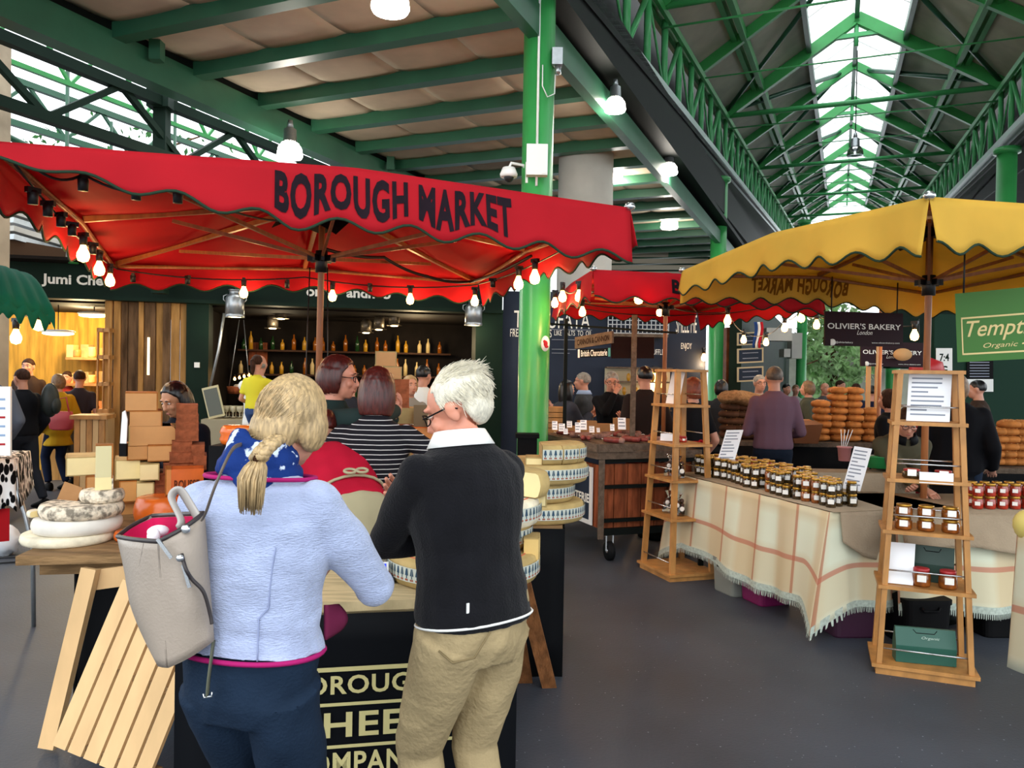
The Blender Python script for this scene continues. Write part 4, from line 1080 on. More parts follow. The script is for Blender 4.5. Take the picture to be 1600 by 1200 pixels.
def wheel(name, label, c, r, h, rind, face=None, band=False, a0=0.0, a1=None, group=None, rot=0.0, inner=None, dome=0.0, logo=False, spoke=0.0, cat='cheese'):
    t = thing(name, label, cat, c, rot, group)
    b = min(0.02, h * 0.25); bulge = h * 0.07
    prof = [(0, 0), (r - b, 0), (r - b * 0.3, b * 0.3), (r + bulge * 0.5, h * 0.3), (r + bulge, h * 0.5), (r + bulge * 0.5, h * 0.7), (r - b * 0.3, h - b * 0.3), (r - b, h), (r * 0.5, h + dome), (0, h + dome)]
    mb = MB(); mb.lathe(prof, 40, None, a0, a1); part('rind', mb, rind, t)
    if a1 is not None:
        for s, a in ((1, a0), (-1, a1)):
            mb = MB(); k = 0.006; d = V((math.cos(a), math.sin(a), 0)); nn = V((d.y, -d.x, 0)) * s
            pts = [d * (q * 0.97) + V((0, 0, z * 0.94 + h * 0.03)) + nn * 0.002 for q, z in prof]
            mb.add(pts, [tuple(range(len(pts)))]); part('cut_face', mb, face or paste, t)
    if face and a1 is None and not band: pass
    if band:
        lo, hi = h * 0.28, h * 0.80; mb = MB().use(lab_w, True); n = 60; A0 = a0; A1 = a1 or a0 + 2 * math.pi
        R1 = r + bulge + 0.0015
        mb.grid(lambda u, v: V((R1 * math.cos(A0 + (A1 - A0) * u), R1 * math.sin(A0 + (A1 - A0) * u), lo + (hi - lo) * v)), n, 1)
        m = int((A1 - A0) * r / 0.026); R2 = R1 + 0.001
        for i in range(m):
            u = A0 + (A1 - A0) * (i + 0.5) / m
            def q(du, dz0, dz1, mm, du2=None):
                mb.use(mm, False); w = du; p = []
                for a, z in ((u - w, dz0), (u + w, dz0), (u + (du2 or w), dz1), (u - (du2 or w), dz1)): p.append(V((R2 * math.cos(a), R2 * math.sin(a), lo + (hi - lo) * z)))
                mb.add(p, [(0, 1, 2, 3)])
            g = 0.0085 / r
            q(g, 0.45, 0.8, lab_b, g * 0.6); q(g * 0.5, 0.8, 0.93, lab_b); q(g * 0.9, 0.08, 0.22, lab_r); q(g * 0.3, 0.25, 0.45, lab_b); q(g * 0.12, 0.1, 0.9, mat('label_edge', '#8e958c', .6)) if i % 2 else None
        part('label_band', mb, None, t)
    if logo:
        mb = MB(); pk = mat('pink_stamp', '#c4604a', 0.6)
        for rr in (0.28, 0.42, 0.5, 0.85): mb.tube([V((r * rr * math.cos(a), r * rr * math.sin(a), h + dome * (1 - rr) + 0.001)) for a in [2 * math.pi * i / 36 for i in range(36)]], 0.0028, 4, closed=True)
        part('stamp', mb, pk, t)
    return t
def block(label, x0, y0, x1, y1, d, dep, face=paste3, rind=rindb, side='r', name='cheese_block', group='cut cheeses piled on the left table', txt=None, yaw=0.0, cat='cheese', tipr=0.0, roundr=False):
    "a cut block of cheese whose front fills the photo place x0..x1, y0..y1 at distance d"
    a, b = at(x0, y1, d), at(x1, y0, d); w = b.x - a.x; h = b.z - a.z; az = math.atan2(-(a.x + b.x) / 2, d); yaw += math.degrees(az); w *= math.cos(az); d += abs(math.sin(az)) * w / 2 + 0.01
    t = thing(name, label, cat, (a.x + w / 2, d, a.z), R(yaw), group)
    k = 0.006; mb = MB()
    if roundr:
        poly = [(-w / 2, 0), (w / 2 - 0.03, 0)] + [(w / 2 - 0.03 + 0.03 * math.sin(q), h / 2 - h / 2 * math.cos(q)) for q in [math.pi * i / 8 for i in range(1, 8)]] + [(w / 2 - 0.03, h), (-w / 2, h)]
        mb.prism([(x, -z) for x, z in poly], 0, dep, Matrix.Rotation(R(-90), 4, 'X'))
    else: mb.bx(-w / 2, w / 2, 0, dep, k, h - k)
    part('paste', mb, face, t)
    mb = MB(); mb.bx(-w / 2 - 0.001, w / 2 - (0.03 if roundr else -0.001), -0.002 if side == 'f' else 0.003, dep + 0.004, 0, k * 1.2); mb.bx(-w / 2 - 0.001, w / 2 - (0.03 if roundr else -0.001), -0.002 if side == 'f' else 0.003, dep + 0.004, h - k * 1.2, h)
    if side in ('r', 'b'): mb.bx(w / 2 - 0.001, w / 2 + 0.006, 0, dep, 0, h)
    if side in ('l', 'b'): mb.bx(-w / 2 - 0.006, -w / 2 + 0.001, 0, dep, 0, h)
    if side == 'f': mb.bx(-w / 2, w / 2, -0.004, 0.001, 0, h)
    mb.bx(-w / 2, w / 2, dep, dep + 0.006, 0, h); part('rind', mb, rind, t)
    if txt:
        mb = MB(); mb.text(txt, w * 0.8, h * 0.35, M=Matrix.Translation((0, -0.006, h * 0.42)) @ Matrix.Rotation(R(90), 4, 'X'), bold=0.02); part('stamped_text', mb, mat('brown_stamp', '#5b2a12', 0.6), t)
    return t
# wheels at the left end
cx = at(118, 850, 3.72)
wheel('cheese_half', 'flat cream cheese slab at the very bottom of the left stack', (cx.x - 0.02, 3.70, TZ), 0.2, 0.045, rindp, paste2, a0=R(170), a1=R(385), group='pale cheeses stacked at the left end', cat='cheese')
wheel('round_cheese', 'smooth whitish cheese wheel, second from the bottom of the left stack', (cx.x + 0.01, 3.72, TZ + 0.045), 0.19, 0.072, rindw, group='pale cheeses stacked at the left end')
zc = TZ + 0.117
wheel('cheese_half', 'grey speckled half cheese with a dark mottled rind, third in the left stack', (cx.x + 0.03, 3.72, zc), 0.18, 0.065, rindg, paste2, a0=R(160), a1=R(400), group='pale cheeses stacked at the left end', cat='cheese')
wheel('cheese_wedge', 'thin white wedge poking out on the left under the speckled half cheese', (cx.x - 0.14, 3.68, zc), 0.06, 0.03, rindp, paste2, a0=R(150), a1=R(250), cat='cheese')
zd = zc + 0.065
wheel('cheese_wedge', 'smaller mottled cheese piece on top of the speckled half cheese', (cx.x + 0.115, 3.74, zd), 0.095, 0.06, rindg, paste2, a0=R(150), a1=R(395), group='pale cheeses stacked at the left end', cat='cheese')
ze = zd + 0.09
block('pale cut cheese block with a spotted rind, second from top of the left stack', 145, 745, 172, 776, 3.68, 0.1, paste2, rindg, 'r')
block('tall pale green cheese wedge standing on the top of the left stack', 146, 696, 172, 749, 3.68, 0.08, mat('grey_green_paste', '#cfc394', 0.5), rindb, 'r')
wheel('cheese_wedge', 'speckled cheese lying behind the left stack beside a brown card', (at(95, 795, 4.05).x, 4.05, zat(803, 95, 4.05)), 0.09, 0.055, rindg, paste, cat='cheese')
block('brown supporting cheese under the speckled one at the back left', 70, 804, 118, 826, 4.0, 0.3, rindt, rindt, 'r', group=None)
a = at(108, 785, 3.98)
mb = MB(); mb.bx(-0.05, 0.05, -0.002, 0.002, 0, 0.10, Matrix.Translation((a.x, 3.95, a.z)) @ Matrix.Rotation(R(-10), 4, 'X') @ Matrix.Rotation(R(18), 4, 'Y'))
solo('card_sign', mb, card, 'plain brown card standing behind the pale wheels at left', 'card')
D = 4.3
pile = [
 ('brown base block under the cut cheeses, behind the pale wheels', 150, 786, 212, 809, D, paste3, rindb, 'r'),
 ('long cream slab with a pale rind, leftmost of the cut cheeses', 100, 716, 150, 745, D, paste2, rindt, 'l'),
 ('upright tan cheese piece below the long cream slab', 133, 745, 150, 787, D, paste3, rindb, 'l'),
 ('low cream cheese block at the foot of the pile with striped rind', 185, 753, 211, 786, D, paste3, rindb, 'l'),
 ('square cream cheese block at the foot of the pile, left of the brown rinds', 211, 755, 237, 787, D - .03, paste2, rindt, 'r'),
 ('wide cream cheese block in the middle of the pile, left half', 178, 720, 216, 751, D, paste2, rindt, 'l'),
 ('tilted cream cheese block in the middle of the pile, right half', 216, 726, 245, 752, D - .05, paste2, rindt, 'r'),
 ('tan cheese block under the long rounded one, left', 197, 697, 228, 720, D, paste3, rindb, 'l'),
 ('cream cheese block under the long rounded one, right', 228, 697, 265, 722, D - .02, paste3, rindb, 'r'),
 ('long tan cheese block with a rounded right end', 198, 668, 273, 697, D, paste3, rindt, 'l'),
 ('tan cheese block second from the top of the tall pile', 199, 643, 249, 668, D, paste3, rindb, 'r'),
 ('orange tan cheese block at the very top of the tall pile', 192, 614, 242, 643, D, paste3, rindb, 'r')]
for i, (lab, x0, y0, x1, y1, d, f, r_, s) in enumerate(pile): block(lab, x0, y0, x1, y1, d, 0.26 if i not in (6, 8) else 0.2, f, r_, s, roundr=(i == 9))
tower = [('top', 273, 633, 307, 649), ('second', 273, 649, 308, 661), ('third', 272, 661, 308, 673), ('fourth', 271, 673, 308, 690), ('fifth', 266, 690, 298, 707), ('small side', 297, 696, 318, 713), ('wide seventh', 262, 707, 300, 724), ('right seventh', 300, 713, 321, 735), ('eighth', 252, 724, 300, 740), ('ninth', 240, 740, 262, 758), ('tenth', 238, 758, 262, 787), ('bottom', 212, 787, 262, 809)]
for k, (o_, x0, y0, x1, y1) in enumerate(tower):
    block('red brown rinded cheese, %s piece of the tower before the dark haired woman' % o_, x0, y0, x1, y1, D + 0.02, 0.2, rindr, rindr, 'f', group='red brown cheeses in a tower', txt=None)
wheel('round_cheese', 'orange waxed cheese wheel lying low behind the handbag', (at(252, 800, 4.1).x, 4.12, TZ), 0.135, 0.15, rindo, group='orange waxed cheeses')
block('orange waxed cheese with a cut side, upper one above the handbag', 264, 735, 314, 775, 4.1, 0.16, rindo, rindo, 'r', group='orange waxed cheeses', txt='ROUSSE', name='orange_cheese')
block('pale cut front of orange cheese beside the upper waxed one', 258, 733, 266, 775, 4.09, 0.14, paste4, rindb, 'l', group='orange waxed cheeses')
wheel('round_cheese', 'small orange waxed cheese low between the pale wheels and the handbag', (at(205, 820, 3.75).x, 3.72, TZ), 0.06, 0.05, rindo, group='orange waxed cheeses')
wheel('round_cheese', 'hidden brown support cheese under the orange block', (at(300, 800, 4.25).x, 4.3, TZ), 0.12, 0.15, rindb)
# knife-shaped sign
a = at(193, 713, 4.22)
t = thing('cheese_knife', 'slim white pointed cheese tool with a black lower end, standing in the pile', 'knife', a)
mb = MB(); mb.prism([(-0.018, 0.07), (0.016, 0.07), (0.02, 0.2), (0.008, 0.25), (-0.008, 0.24)], -0.004, 0.004, Matrix.Rotation(R(90), 4, 'X')); part('blade', mb, white, t)
mb = MB(); mb.bx(-0.02, 0.018, -0.01, 0.01, 0, 0.07); part('handle', mb, black, t)
# fluted orange terrine right of the tower
a = at(373, 695, 3.9)
t = thing('fluted_cheese', 'glossy orange fluted cheese behind the woman in the pale blue jacket', 'cheese', a)
mb = MB(); mb.loft([ring(V((0, 0, z)), V((1, 0, 0)), V((0, 1, 0)), .085 + .012 * w_, .07 + .012 * w_, 24) for z, w_ in ((0, -1), (.01, 0), (.03, .6), (.05, 0), (.065, .6), (.085, 0), (.098, -1))]); part('wax', mb, rindo, t)
mb = MB(); mb.bx(-0.11, 0.12, 0.0, 0.3, -0.45, 0); solo('display_riser', MB().bx(a.x - 0.12, a.x + 0.13, 3.82, 4.1, TZ, a.z), black, 'black display box under the orange fluted cheese', 'box')
solo('cheese_shelf', MB().bx(-1.5, -1.26, 3.75, 4.4, TZ, TZ + 0.01), plankwood, 'thin board under the black display box', 'board')
# right-hand wheels: front stack on the counter
G1 = 'label banded wheels on the counter'
wc = V((-0.185, 3.2, TZ))
wheel('round_cheese', 'large label banded cheese wheel resting on the counter, bottom of the front stack', wc, 0.305, 0.105, rindt, band=True, group=G1, logo=True)
z1 = TZ + 0.107
wheel('cheese_half', 'cut half wheel sandwiched in the front stack, right end above the bottom wheel', (-0.12, 3.3, z1), 0.21, 0.105, rindt, paste, a0=R(-60), a1=R(60), group=G1, band=True, cat='cheese', rot=R(-8))
block('cream cut face of the sandwiched cheese beside the man in the dark jumper', 818, 842, 842, 884, 3.12, 0.12, paste, rindt, 'r', group=G1)
z2 = z1 + 0.107
wheel('round_cheese', 'large label banded wheel, second up of the front stack', (-0.16, 3.26, z2), 0.285, 0.105, rindp, band=True, group=G1, logo=True)
z3 = z2 + 0.108
wheel('cheese_wedge', 'cut wedge on top of the front stack at the right of the dark jumper', (0.0, 3.26, z3), 0.16, 0.105, rindt, paste2, a0=R(-40), a1=R(95), group=G1, cat='cheese')
block('pale yellow cut face at the top of the front stack', 822, 756, 853, 793, 3.22, 0.08, paste2, rindt, 'r', group=G1)
for k, (x0, y0, x1, y1, d) in enumerate(((605, 832, 650, 864, 3.1), (622, 822, 655, 834, 3.3))):
    block(('pale yellow wedge lying on the counter wheel at the left of the man', 'thin pale slice behind the yellow wedge at the left of the man')[k], x0, y0, x1, y1, d, 0.1, paste2, rindp, 'l', group=None)
# back right stack of wheels
G2 = 'label banded wheels in the tall right stack'
bc = at(835, 832, 4.58)
ord_ = ['bottom', 'second', 'third']
for k in range(3):
    wheel('round_cheese', 'whole label banded cheese wheel in the tall right stack, %s from the floor side' % ord_[k], (bc.x + (0.0, -0.03, 0.01)[k], 4.58, TZ - 0.01 + k * 0.112), 0.285 + (0, -0.03, 0.008)[k], 0.11, rindt, band=True, group=G2)
zt_ = TZ - 0.01 + 3 * 0.112
for k in range(5):
    a = R(-88 + k * 26)
    wheel('cheese_wedge', 'label banded cut wedge on top of the tall right stack, %s' % ['cut face to the left', 'next to the cut face', 'middle one', 'second from the right', 'rightmost'][k], (bc.x + 0.02, 4.58, zt_), 0.27, 0.108, rindt, paste2, a0=a, a1=a + R(24), band=True, group=G2, cat='cheese')
block('pale yellow cut cheese leaning at the left of the top wedges', 822, 716, 862, 742, 4.34, 0.16, paste2, rindt, 'l', group=G2)
# stack behind the striped woman
G3 = 'cheeses stacked on the back table'
bl = [('small tan cheese block at the very top of the stack beside the dark red hair', 587, 549, 618, 573, 4.7, paste3, rindt),
 ('tan cheese block second from the top beside the dark red hair', 590, 573, 626, 593, 4.65, paste3, rindt),
 ('red brown rinded cheese in the stack beside the dark red hair', 604, 593, 639, 616, 4.6, rindr, rindr),
 ('patterned brown rinded cheese in the stack beside the dark red hair', 606, 616, 639, 638, 4.6, rindr, rindr),
 ('pale banded cheese under the brown ones, beside the striped shoulder', 612, 638, 653, 662, 4.6, rindt, rindt),
 ('brown cheese box low in the stack behind the striped sleeve', 610, 662, 640, 700, 4.6, rindr, rindr),
 ('label banded cheese low in the stack behind the striped sleeve', 610, 700, 640, 760, 4.6, rindt, rindt),
 ('bottom support cheese behind the striped woman', 606, 760, 680, 808, 4.6, rindb, rindb),
 ('bright orange cheese block right of the striped sleeve', 641, 668, 678, 703, 4.5, paste4, rindo),
 ('pale orange cheese block under the bright orange one', 641, 703, 674, 738, 4.5, paste3, rindt),
 ('brown cheese under the pale orange block', 641, 738, 700, 806, 4.5, rindb, rindb),
 ('cream cheese sliver at the right of the orange blocks', 675, 690, 690, 738, 4.5, paste2, rindt),
 ('brown paper wrapped cheese near the man\'s chin', 692, 672, 730, 806, 4.6, rindr, rindr)]
for lab, x0, y0, x1, y1, d, f, r_ in bl: block(lab, x0, y0, x1, y1, d, 0.2, f, r_, 'f' if f in (rindr, rindt, rindb) else 'b', group=G3, name='cheese_block')
a = at(670, 668, 4.55); mb = MB(); mb.bx(-0.09, 0.09, 0, 0.012, 0, 0.13, Matrix.Translation(a))
solo('cardboard_sheet', mb, mat('grey_cardboard', '#7d6a50', 0.85), 'plain grey brown cardboard standing behind the orange cheese', 'cardboard')
a = at(688, 672, 4.48); t = thing('paper_label', 'beige printed paper label standing by the man\'s chin', 'label', a)
mb = MB(); mb.bx(-0.075, 0.075, 0, 0.003, 0, 0.085); part('paper', mb, mat('beige_paper', '#cbb193', 0.8), t)
mb = MB(); mb.lathe([(0, -.002), (0.014, -.002), (0.014, 0), (0, 0)], 14, Matrix.Translation((0, 0, 0.05)) @ Matrix.Rotation(R(90), 4, 'X')); [mb.bx(-0.05, 0.05, -0.002, 0, 0.012 + i * 0.008, 0.015 + i * 0.008) for i in range(2)]; part('print', mb, rindr, t)
# scales, wrapping and slips on the counter
a = lv(588, 905, TZ)
t = thing('weighing_scale', 'weighing scale with a blue lit display on the counter', 'scale', (a.x, a.y, TZ), R(10))
mb = MB(); mb.bx(-0.1, 0.07, -0.08, 0.14, 0, 0.035); part('base', mb, mat('dark_plastic', '#1d2430', 0.4), t)
mb = MB(); mb.bx(-0.12, 0.04, 0.0, 0.2, 0.035, 0.05); part('plate', mb, steel, t)
mb = MB(); mb.bx(-0.03, 0.045, -0.11, -0.07, 0.0, 0.055, Matrix.Rotation(R(-20), 4, 'X')); part('display_housing', mb, white, t)
mb = MB(); mb.bx(-0.022, 0.037, -0.112, -0.108, 0.008, 0.048, Matrix.Rotation(R(-20), 4, 'X')); part('display', mb, mat('blue_display', '#1636c8', 0.3, emit=0.8), t)
a = lv(590, 880, TZ); t = thing('card_reader', 'small red brown card reader behind the scale', 'card reader', (a.x + 0.02, a.y + 0.06, TZ + 0.001), R(8)); mb = MB(); mb.bx(-0.03, 0.03, -0.05, 0.06, 0.0, 0.03); part('case', mb, steel, t); mb = MB(); mb.bx(-0.026, 0.026, -0.046, 0.056, 0.03, 0.034); part('keypad', mb, mat('dull_red_plastic', '#6e2a26', 0.5), t)
a = lv(612, 875, TZ); solo('paper_slip', MB().bx(a.x - 0.02, a.x + 0.05, a.y, a.y + 0.1, TZ, TZ + 0.003), paper, 'white slip of paper lying on the counter by the scale', 'paper')
# ------------------------------------------------------------------ the two customers in front
def strands(name, T, m, n, f_root, length, comb, r=0.0022, seg=4, spread=0.35, parent=None, seed=1, fallin=0.0):
    """many fine tapering locks growing from the scalp; f_root(u,v)->(place, normal) in head space, comb(place)->direction in head space"""
    rnd = random.Random(seed); mb = MB(); mb.smooth = True; HM = T['HM']
    for i in range(n):
        r_ = f_root(rnd)
        if r_ is None: continue
        p, nn = r_; L = length(p) * rnd.uniform(0.7, 1.2)
        d = comb(p) + V((rnd.gauss(0, spread), rnd.gauss(0, spread), rnd.gauss(0, spread)))
        d = (d - nn * d.dot(nn) * 0.8).normalized(); pts = [p - nn * 0.003]; rs = [r]
        dd = (d + nn * 0.25).normalized()
        for k in range(seg):
            pts.append(pts[-1] + dd * L / seg); dd = (dd + comb(pts[-1]) * 0.25 - nn * fallin).normalized(); rs.append(r * (1 - 0.8 * (k + 1) / seg))
        mb.tube([HM @ q for q in pts], [max(0.0004, q) for q in rs], 3, cap=False)
    part(name, mb, m, parent or T['root'])
fleece = mat('pale_blue_boiled_wool', '#a9b4d4', 0.95, var=0.14, scale=10, stretch=(1, 1, 3), bump=0.5, bscale=90, sheen=0.4)
denim = mat('blue_denim', '#1b2a3d', 0.85, var=0.5, scale=2.6, bump=0.25, bscale=120, lo=0.3, hi=0.8)
magenta = mat('magenta_trim', '#a31d63', 0.7)
blond = mat('blond_hair', '#b3976c', 0.5, var=0.4, scale=40, stretch=(3, 3, 0.5))
HW = 1.69
W1 = person('woman in a pale blue wool jacket with a blond plait, seen from behind', -0.655, 1.98, HW, heading=14, lean=4, w=1.04, fat=1.04, top='jacket', tops=fleece, bottoms=denim,
    shoes=black, hair=blond, hairstyle='none', rh=(0.09, 0.235, 0.60), rpole=(1.0, -0.6, -0.5), lh=(-0.06, 0.22, 0.60), lpole=(-0.7, -1, -0.5), head=(4, 22, 5), hem=0.035, ho=(0.045, 0.02, -0.005), near=True, wrinkles=0.016, vox=0.010, face=True)
T = W1; t = T['root']; hp = T['hp']
mb = MB()   # scalp volume of drawn-back hair
hh = MB(); hh.ell(hp(0, -0.028, 0.03), (.083, .102, .098), T['HM'].to_3x3().normalized(), 26, 18); [hh.ell(hp(s_ * 0.068, 0.0, -0.012), (.027, .054, .06), T['HM'].to_3x3().normalized()) for s_ in (-1, 1)]; hh.ell(hp(-0.008, -0.07, -0.04), (.068, .056, .066), T['HM'].to_3x3().normalized(), 20, 14)
me = fuse(hh, 0.006, 6)
HI = T['HM'].inverted()
def hw(p, nn):
    q = HI @ p; a = math.atan2(q.x, -(q.y + 0.02)); return 0.0012 * math.sin(40 * a + 6 * noise.noise(q * 10)) + 0.003 * noise.noise(q * 9) - (0.05 if q.y > 0.055 and q.z < 0.055 else 0)
wrinkle(me, hw)
hair_o = part('hair', None, blond, t, mesh=me)
def root_b(rnd):
    a = rnd.uniform(0, 2 * math.pi); z_ = rnd.uniform(-0.9, 1); c = math.sqrt(1 - z_ * z_); n_ = V((c * math.cos(a), c * math.sin(a), z_))
    if n_.y > 0.5 - max(0, -z_) and n_.z < 0.4: return None
    return V((0, -0.028, 0.03)) + V((n_.x * .083, n_.y * .102, n_.z * .098)), n_
strands('hair_strands', T, mat('light_blond_strands', '#cfb488', 0.5, var=0.35, scale=60), 3400, root_b, lambda p: 0.10, lambda p: (V((-0.035, -0.11, -0.10)) - p).normalized(), r=0.0013, spread=0.07, seed=3, fallin=0.3)
# plait and brushed-out tail lying over the scarf
tb = T['tors'](0.285) - T['fw'] * (0.125) + T['rt'] * (-0.045)
RW = ROOTM[t.name].inverted()
top_ = RW @ at(436, 684, 1.84)
mb = MB(); pathp = [top_, RW @ at(422, 694, 1.80), RW @ at(410, 706, 1.785), RW @ at(404, 716, 1.785)]
def along(u):
    k = u * (len(pathp) - 1); i_ = min(len(pathp) - 2, int(k)); return pathp[i_].lerp(pathp[i_ + 1], k - i_)
for s in range(3):
    pts = []; 
    for i_ in range(30):
        u = i_ / 29; ph = u * 12 + s * 2 * math.pi / 3; pts.append(along(u) + T['rt'] * (0.013 * math.sin(ph)) + T['fw'] * (0.008 * math.sin(2 * ph)))
    mb.tube(pts, 0.0105, 8)
part('plait', mb, blond, hair_o)
e = pathp[-1]; mb = MB(); mb.tube([e + Z * 0.012, e - Z * 0.008], 0.014, 12); part('hair_tie', mb, mat('brown_hair_tie', '#3b2415', .6), hair_o)
mb = MB(); rnd = random.Random(5)
for i_ in range(260):
    a = rnd.uniform(0, 2 * math.pi); rr = math.sqrt(rnd.random()); d = T['rt'] * (math.cos(a) * rr) + T['fw'] * (math.sin(a) * rr * 0.6); L = 0.125 * rnd.uniform(0.75, 1.05)
    q0_ = e + d * 0.010; q1_ = e + d * 0.034 - T['fw'] * 0.012 - Z * L * 0.45 - T['rt'] * 0.01; q2_ = e + d * 0.03 - T['fw'] * 0.005 - Z * L - T['rt'] * 0.016
    mb.tube([q0_, q0_.lerp(q1_, 0.5) + d * 0.006, q1_, q2_], [.003, .0034, .003, .0008], 4)
mb.smooth = True; part('hair_tail', mb, blond, hair_o)
# scarf wound round the neck
sc = mat('navy_scarf_pattern', '#15306f', 0.8, col2='#c8d4e8', kind='noise', scale=20, lo=0.37, hi=0.40, bump=0.3, bscale=40)
mb = MB()
for k, (rx, ry, h_, rr, tl) in enumerate(((.072, .078, .325, .034, -0.06), (.086, .094, .302, .034, -0.09), (.064, .07, .342, .03, -0.03))):
    c = T['tors'](h_); pts = []
    for i_ in range(28):
        a = 2 * math.pi * i_ / 28; pts.append(c + T['rt'] * (rx * math.cos(a)) + T['fw'] * (ry * math.sin(a)) + T['up'] * (tl * 0.16 * math.cos(a) * 2 + 0.012 * math.sin(3 * a + k)))
    mb.tube(pts, [(rr * 0.62 * (1 + .15 * math.sin(i_ * 1.7)), rr * (1 + .12 * math.cos(i_ * 2.3))) for i_ in range(28)], 12, closed=True, cap=False)
me = fuse(mb, 0.007, 2); wrinkle(me, lambda p, nn: 0.006 * noise.noise(V((p.x * 9, p.y * 9, p.z * 55))))
part('scarf', None, sc, t, mesh=me)
# jacket trim, seams, cuff
def tring(h_, k, n=40, z=0.0, a0=0, a1=360):
    prof = [(-0.065, .178, .13), (-0.03, .178, .13), (0.02, .17, .118), (0.07, .155, .108), (0.12, .152, .108), (0.17, .168, .118), (0.22, .185, .118), (0.262, .182, .105), (0.288, .135, .085), (0.305, .075, .065)]
    ww = np.interp(h_, [p[0] for p in prof], [p[1] for p in prof]) * T['W'] + k; dd = np.interp(h_, [p[0] for p in prof], [p[2] for p in prof]) * T['D'] + k
    return [T['tors'](h_) + Z * z + (T['rt'] if h_ > 0 else V((1, 0, 0))) * (ww * math.copysign(abs(math.cos(R(a))) ** (2 / 2.2), math.cos(R(a)))) + (T['fw'] if h_ > 0 else V((0, 1, 0))) * (dd * math.copysign(abs(math.sin(R(a))) ** (2 / 2.2), math.sin(R(a)))) for a in [a0 + (a1 - a0) * i_ / n for i_ in range(n)]]
mb = MB(); mb.tube(tring(0.035, 0.021), 0.0065, 6, closed=True, cap=False); mb.tube(tring(0.293, 0.026), 0.006, 6, closed=True, cap=False); part('trim', mb, magenta, t)
mb = MB()
for aa in (232, 305):
    mb.tube([tring(h_, 0.0215, 1, 0, aa + (8 if h_ < 0.1 else 0) * (1 if aa < 270 else -1))[0] for h_ in np.linspace(0.04, 0.2, 12)], 0.0022, 5)
part('seams', mb, mat('jacket_seam', '#8d97b8', 0.9), t)
# second jacket edge hanging on the right (open front, wine lining)
mb = MB()
mb.grid(lambda u, v: RW @ at(508 + 34 * u * (0.6 + 0.4 * math.sin(v * 3.0)), 945 + 55 * v - 14 * u * v, 2.02 + 0.1 * u), 6, 8); part('open_jacket_front', mb, mat('wine_lining', '#6a2140', 0.9), t, solid=0.008)

# handbag on her left shoulder
taupe = mat('taupe_leather', '#9a8d80', 0.42, var=0.12, scale=5, bump=0.12, bscale=160)
pinkl = mat('pink_bag_lining', '#c2184f', 0.8, var=0.3, scale=6)
bag = thing('handbag', 'taupe leather tote bag with a pink lining hanging from the woman\'s left shoulder', 'handbag', at(265, 1030, 1.95))
def B3(px, py, d): return at(px, py, d)
front = [(184, 838), (262, 858), (331, 868)]
topL, topM, topR = B3(184, 838, 1.95), B3(248, 846, 1.80), B3(318, 802, 1.86)
backT = B3(238, 806, 2.08)
bl_, bm_, br_ = B3(214, 960, 1.95), B3(256, 1040, 1.80), B3(332, 1002, 1.86)
Bf = [(topL, topM, topR, backT), None]
def bagring(v):
    s = v
    L_ = topL.lerp(B3(252, 1032, 1.90), s ** 1.15) + V((-0.0, 0, 0)); L_ = topL.lerp(B3(206, 935, 1.93), min(1, s / 0.5)) if s < 0.5 else B3(206, 935, 1.93).lerp(B3(250, 1036, 1.88), (s - 0.5) / 0.5)
    M_ = topM.lerp(B3(262, 1042, 1.80), s); R_ = topR.lerp(B3(333, 1000, 1.84), s)
    K_ = backT.lerp(B3(300, 1000, 1.93), s)
    bulge = 0.02 * math.sin(math.pi * s)
    pts = []
    for a, b, bu in ((L_, M_, 0.01), (M_, R_, 0.016), (R_, K_, 0.005), (K_, L_, 0.01)):
        nn = (b - a).cross(Z).normalized()
        for i_ in range(6): u = i_ / 6; pts.append(a.lerp(b, u) + nn * ((bulge + bu) * math.sin(math.pi * u)))
    return pts
rg = [bagring(i_ / 14) for i_ in range(15)]
mb = MB(); mb.loft(rg, cap=False); mb.add(rg[-1], [tuple(range(24))[::-1]], True); part('body', mb, taupe, bag, True, solid=0.006)
inn = [[p.lerp(sum(r_, V()) / 24, 0.06) - Z * 0.004 for p in r_] for r_ in rg[:6]]
mb = MB(); mb.loft(inn[::-1], cap=False); mb.add([p - Z * 0.0 for p in inn[5]], [tuple(range(24))], True); part('lining', mb, pinkl, bag, True)
mb = MB(); mb.tube(rg[0], 0.006, 6, closed=True, cap=False); part('rim_piping', mb, mat('dark_edge_paint', '#2a2324', .5), bag, True)
mb = MB(); mb.tube([r_[6] for r_ in rg], 0.0035, 5); mb.tube([r_[0] for r_ in rg], 0.0035, 5); mb.tube([r_[9].lerp(r_[8], i_ / 14) for i_, r_ in enumerate(rg)], 0.0028, 5); part('seams', mb, mat('bag_seam', '#5d5249', .5), bag, True)
def on_bag(u, v):
    i_ = min(13, int(v * 14)); r_ = rg[i_]; k = min(5, int(u * 6)); return r_[k].lerp(r_[(k + 1)], u * 6 - k).lerp(rg[i_ + 1][k], (v * 14 - i_) * 0.999)
mb = MB(); c_ = sum(rg[4], V()) / 24
mb.tube([on_bag(0.03, 0.02) , on_bag(0.05, 0.2), on_bag(0.3, 0.26), on_bag(0.62, 0.27), on_bag(0.75, 0.2), on_bag(0.78, 0.02)], 0.0032, 5); mb.tube([on_bag(0.12, 0.02), on_bag(0.15, 0.12), on_bag(0.5, 0.16), on_bag(0.6, 0.02)], 0.0025, 5); part('patch_stitching', mb, mat('bag_seam', '#5d5249', .5), bag, True)
strapm = mat('grey_strap', '#a9a29c', 0.5)
S1 = [topM.lerp(topR, 0.45), B3(283, 812, 1.84), B3(268, 778, 1.86), B3(281, 766, 1.87), B3(299, 792, 1.87), B3(312, 814, 1.86)]
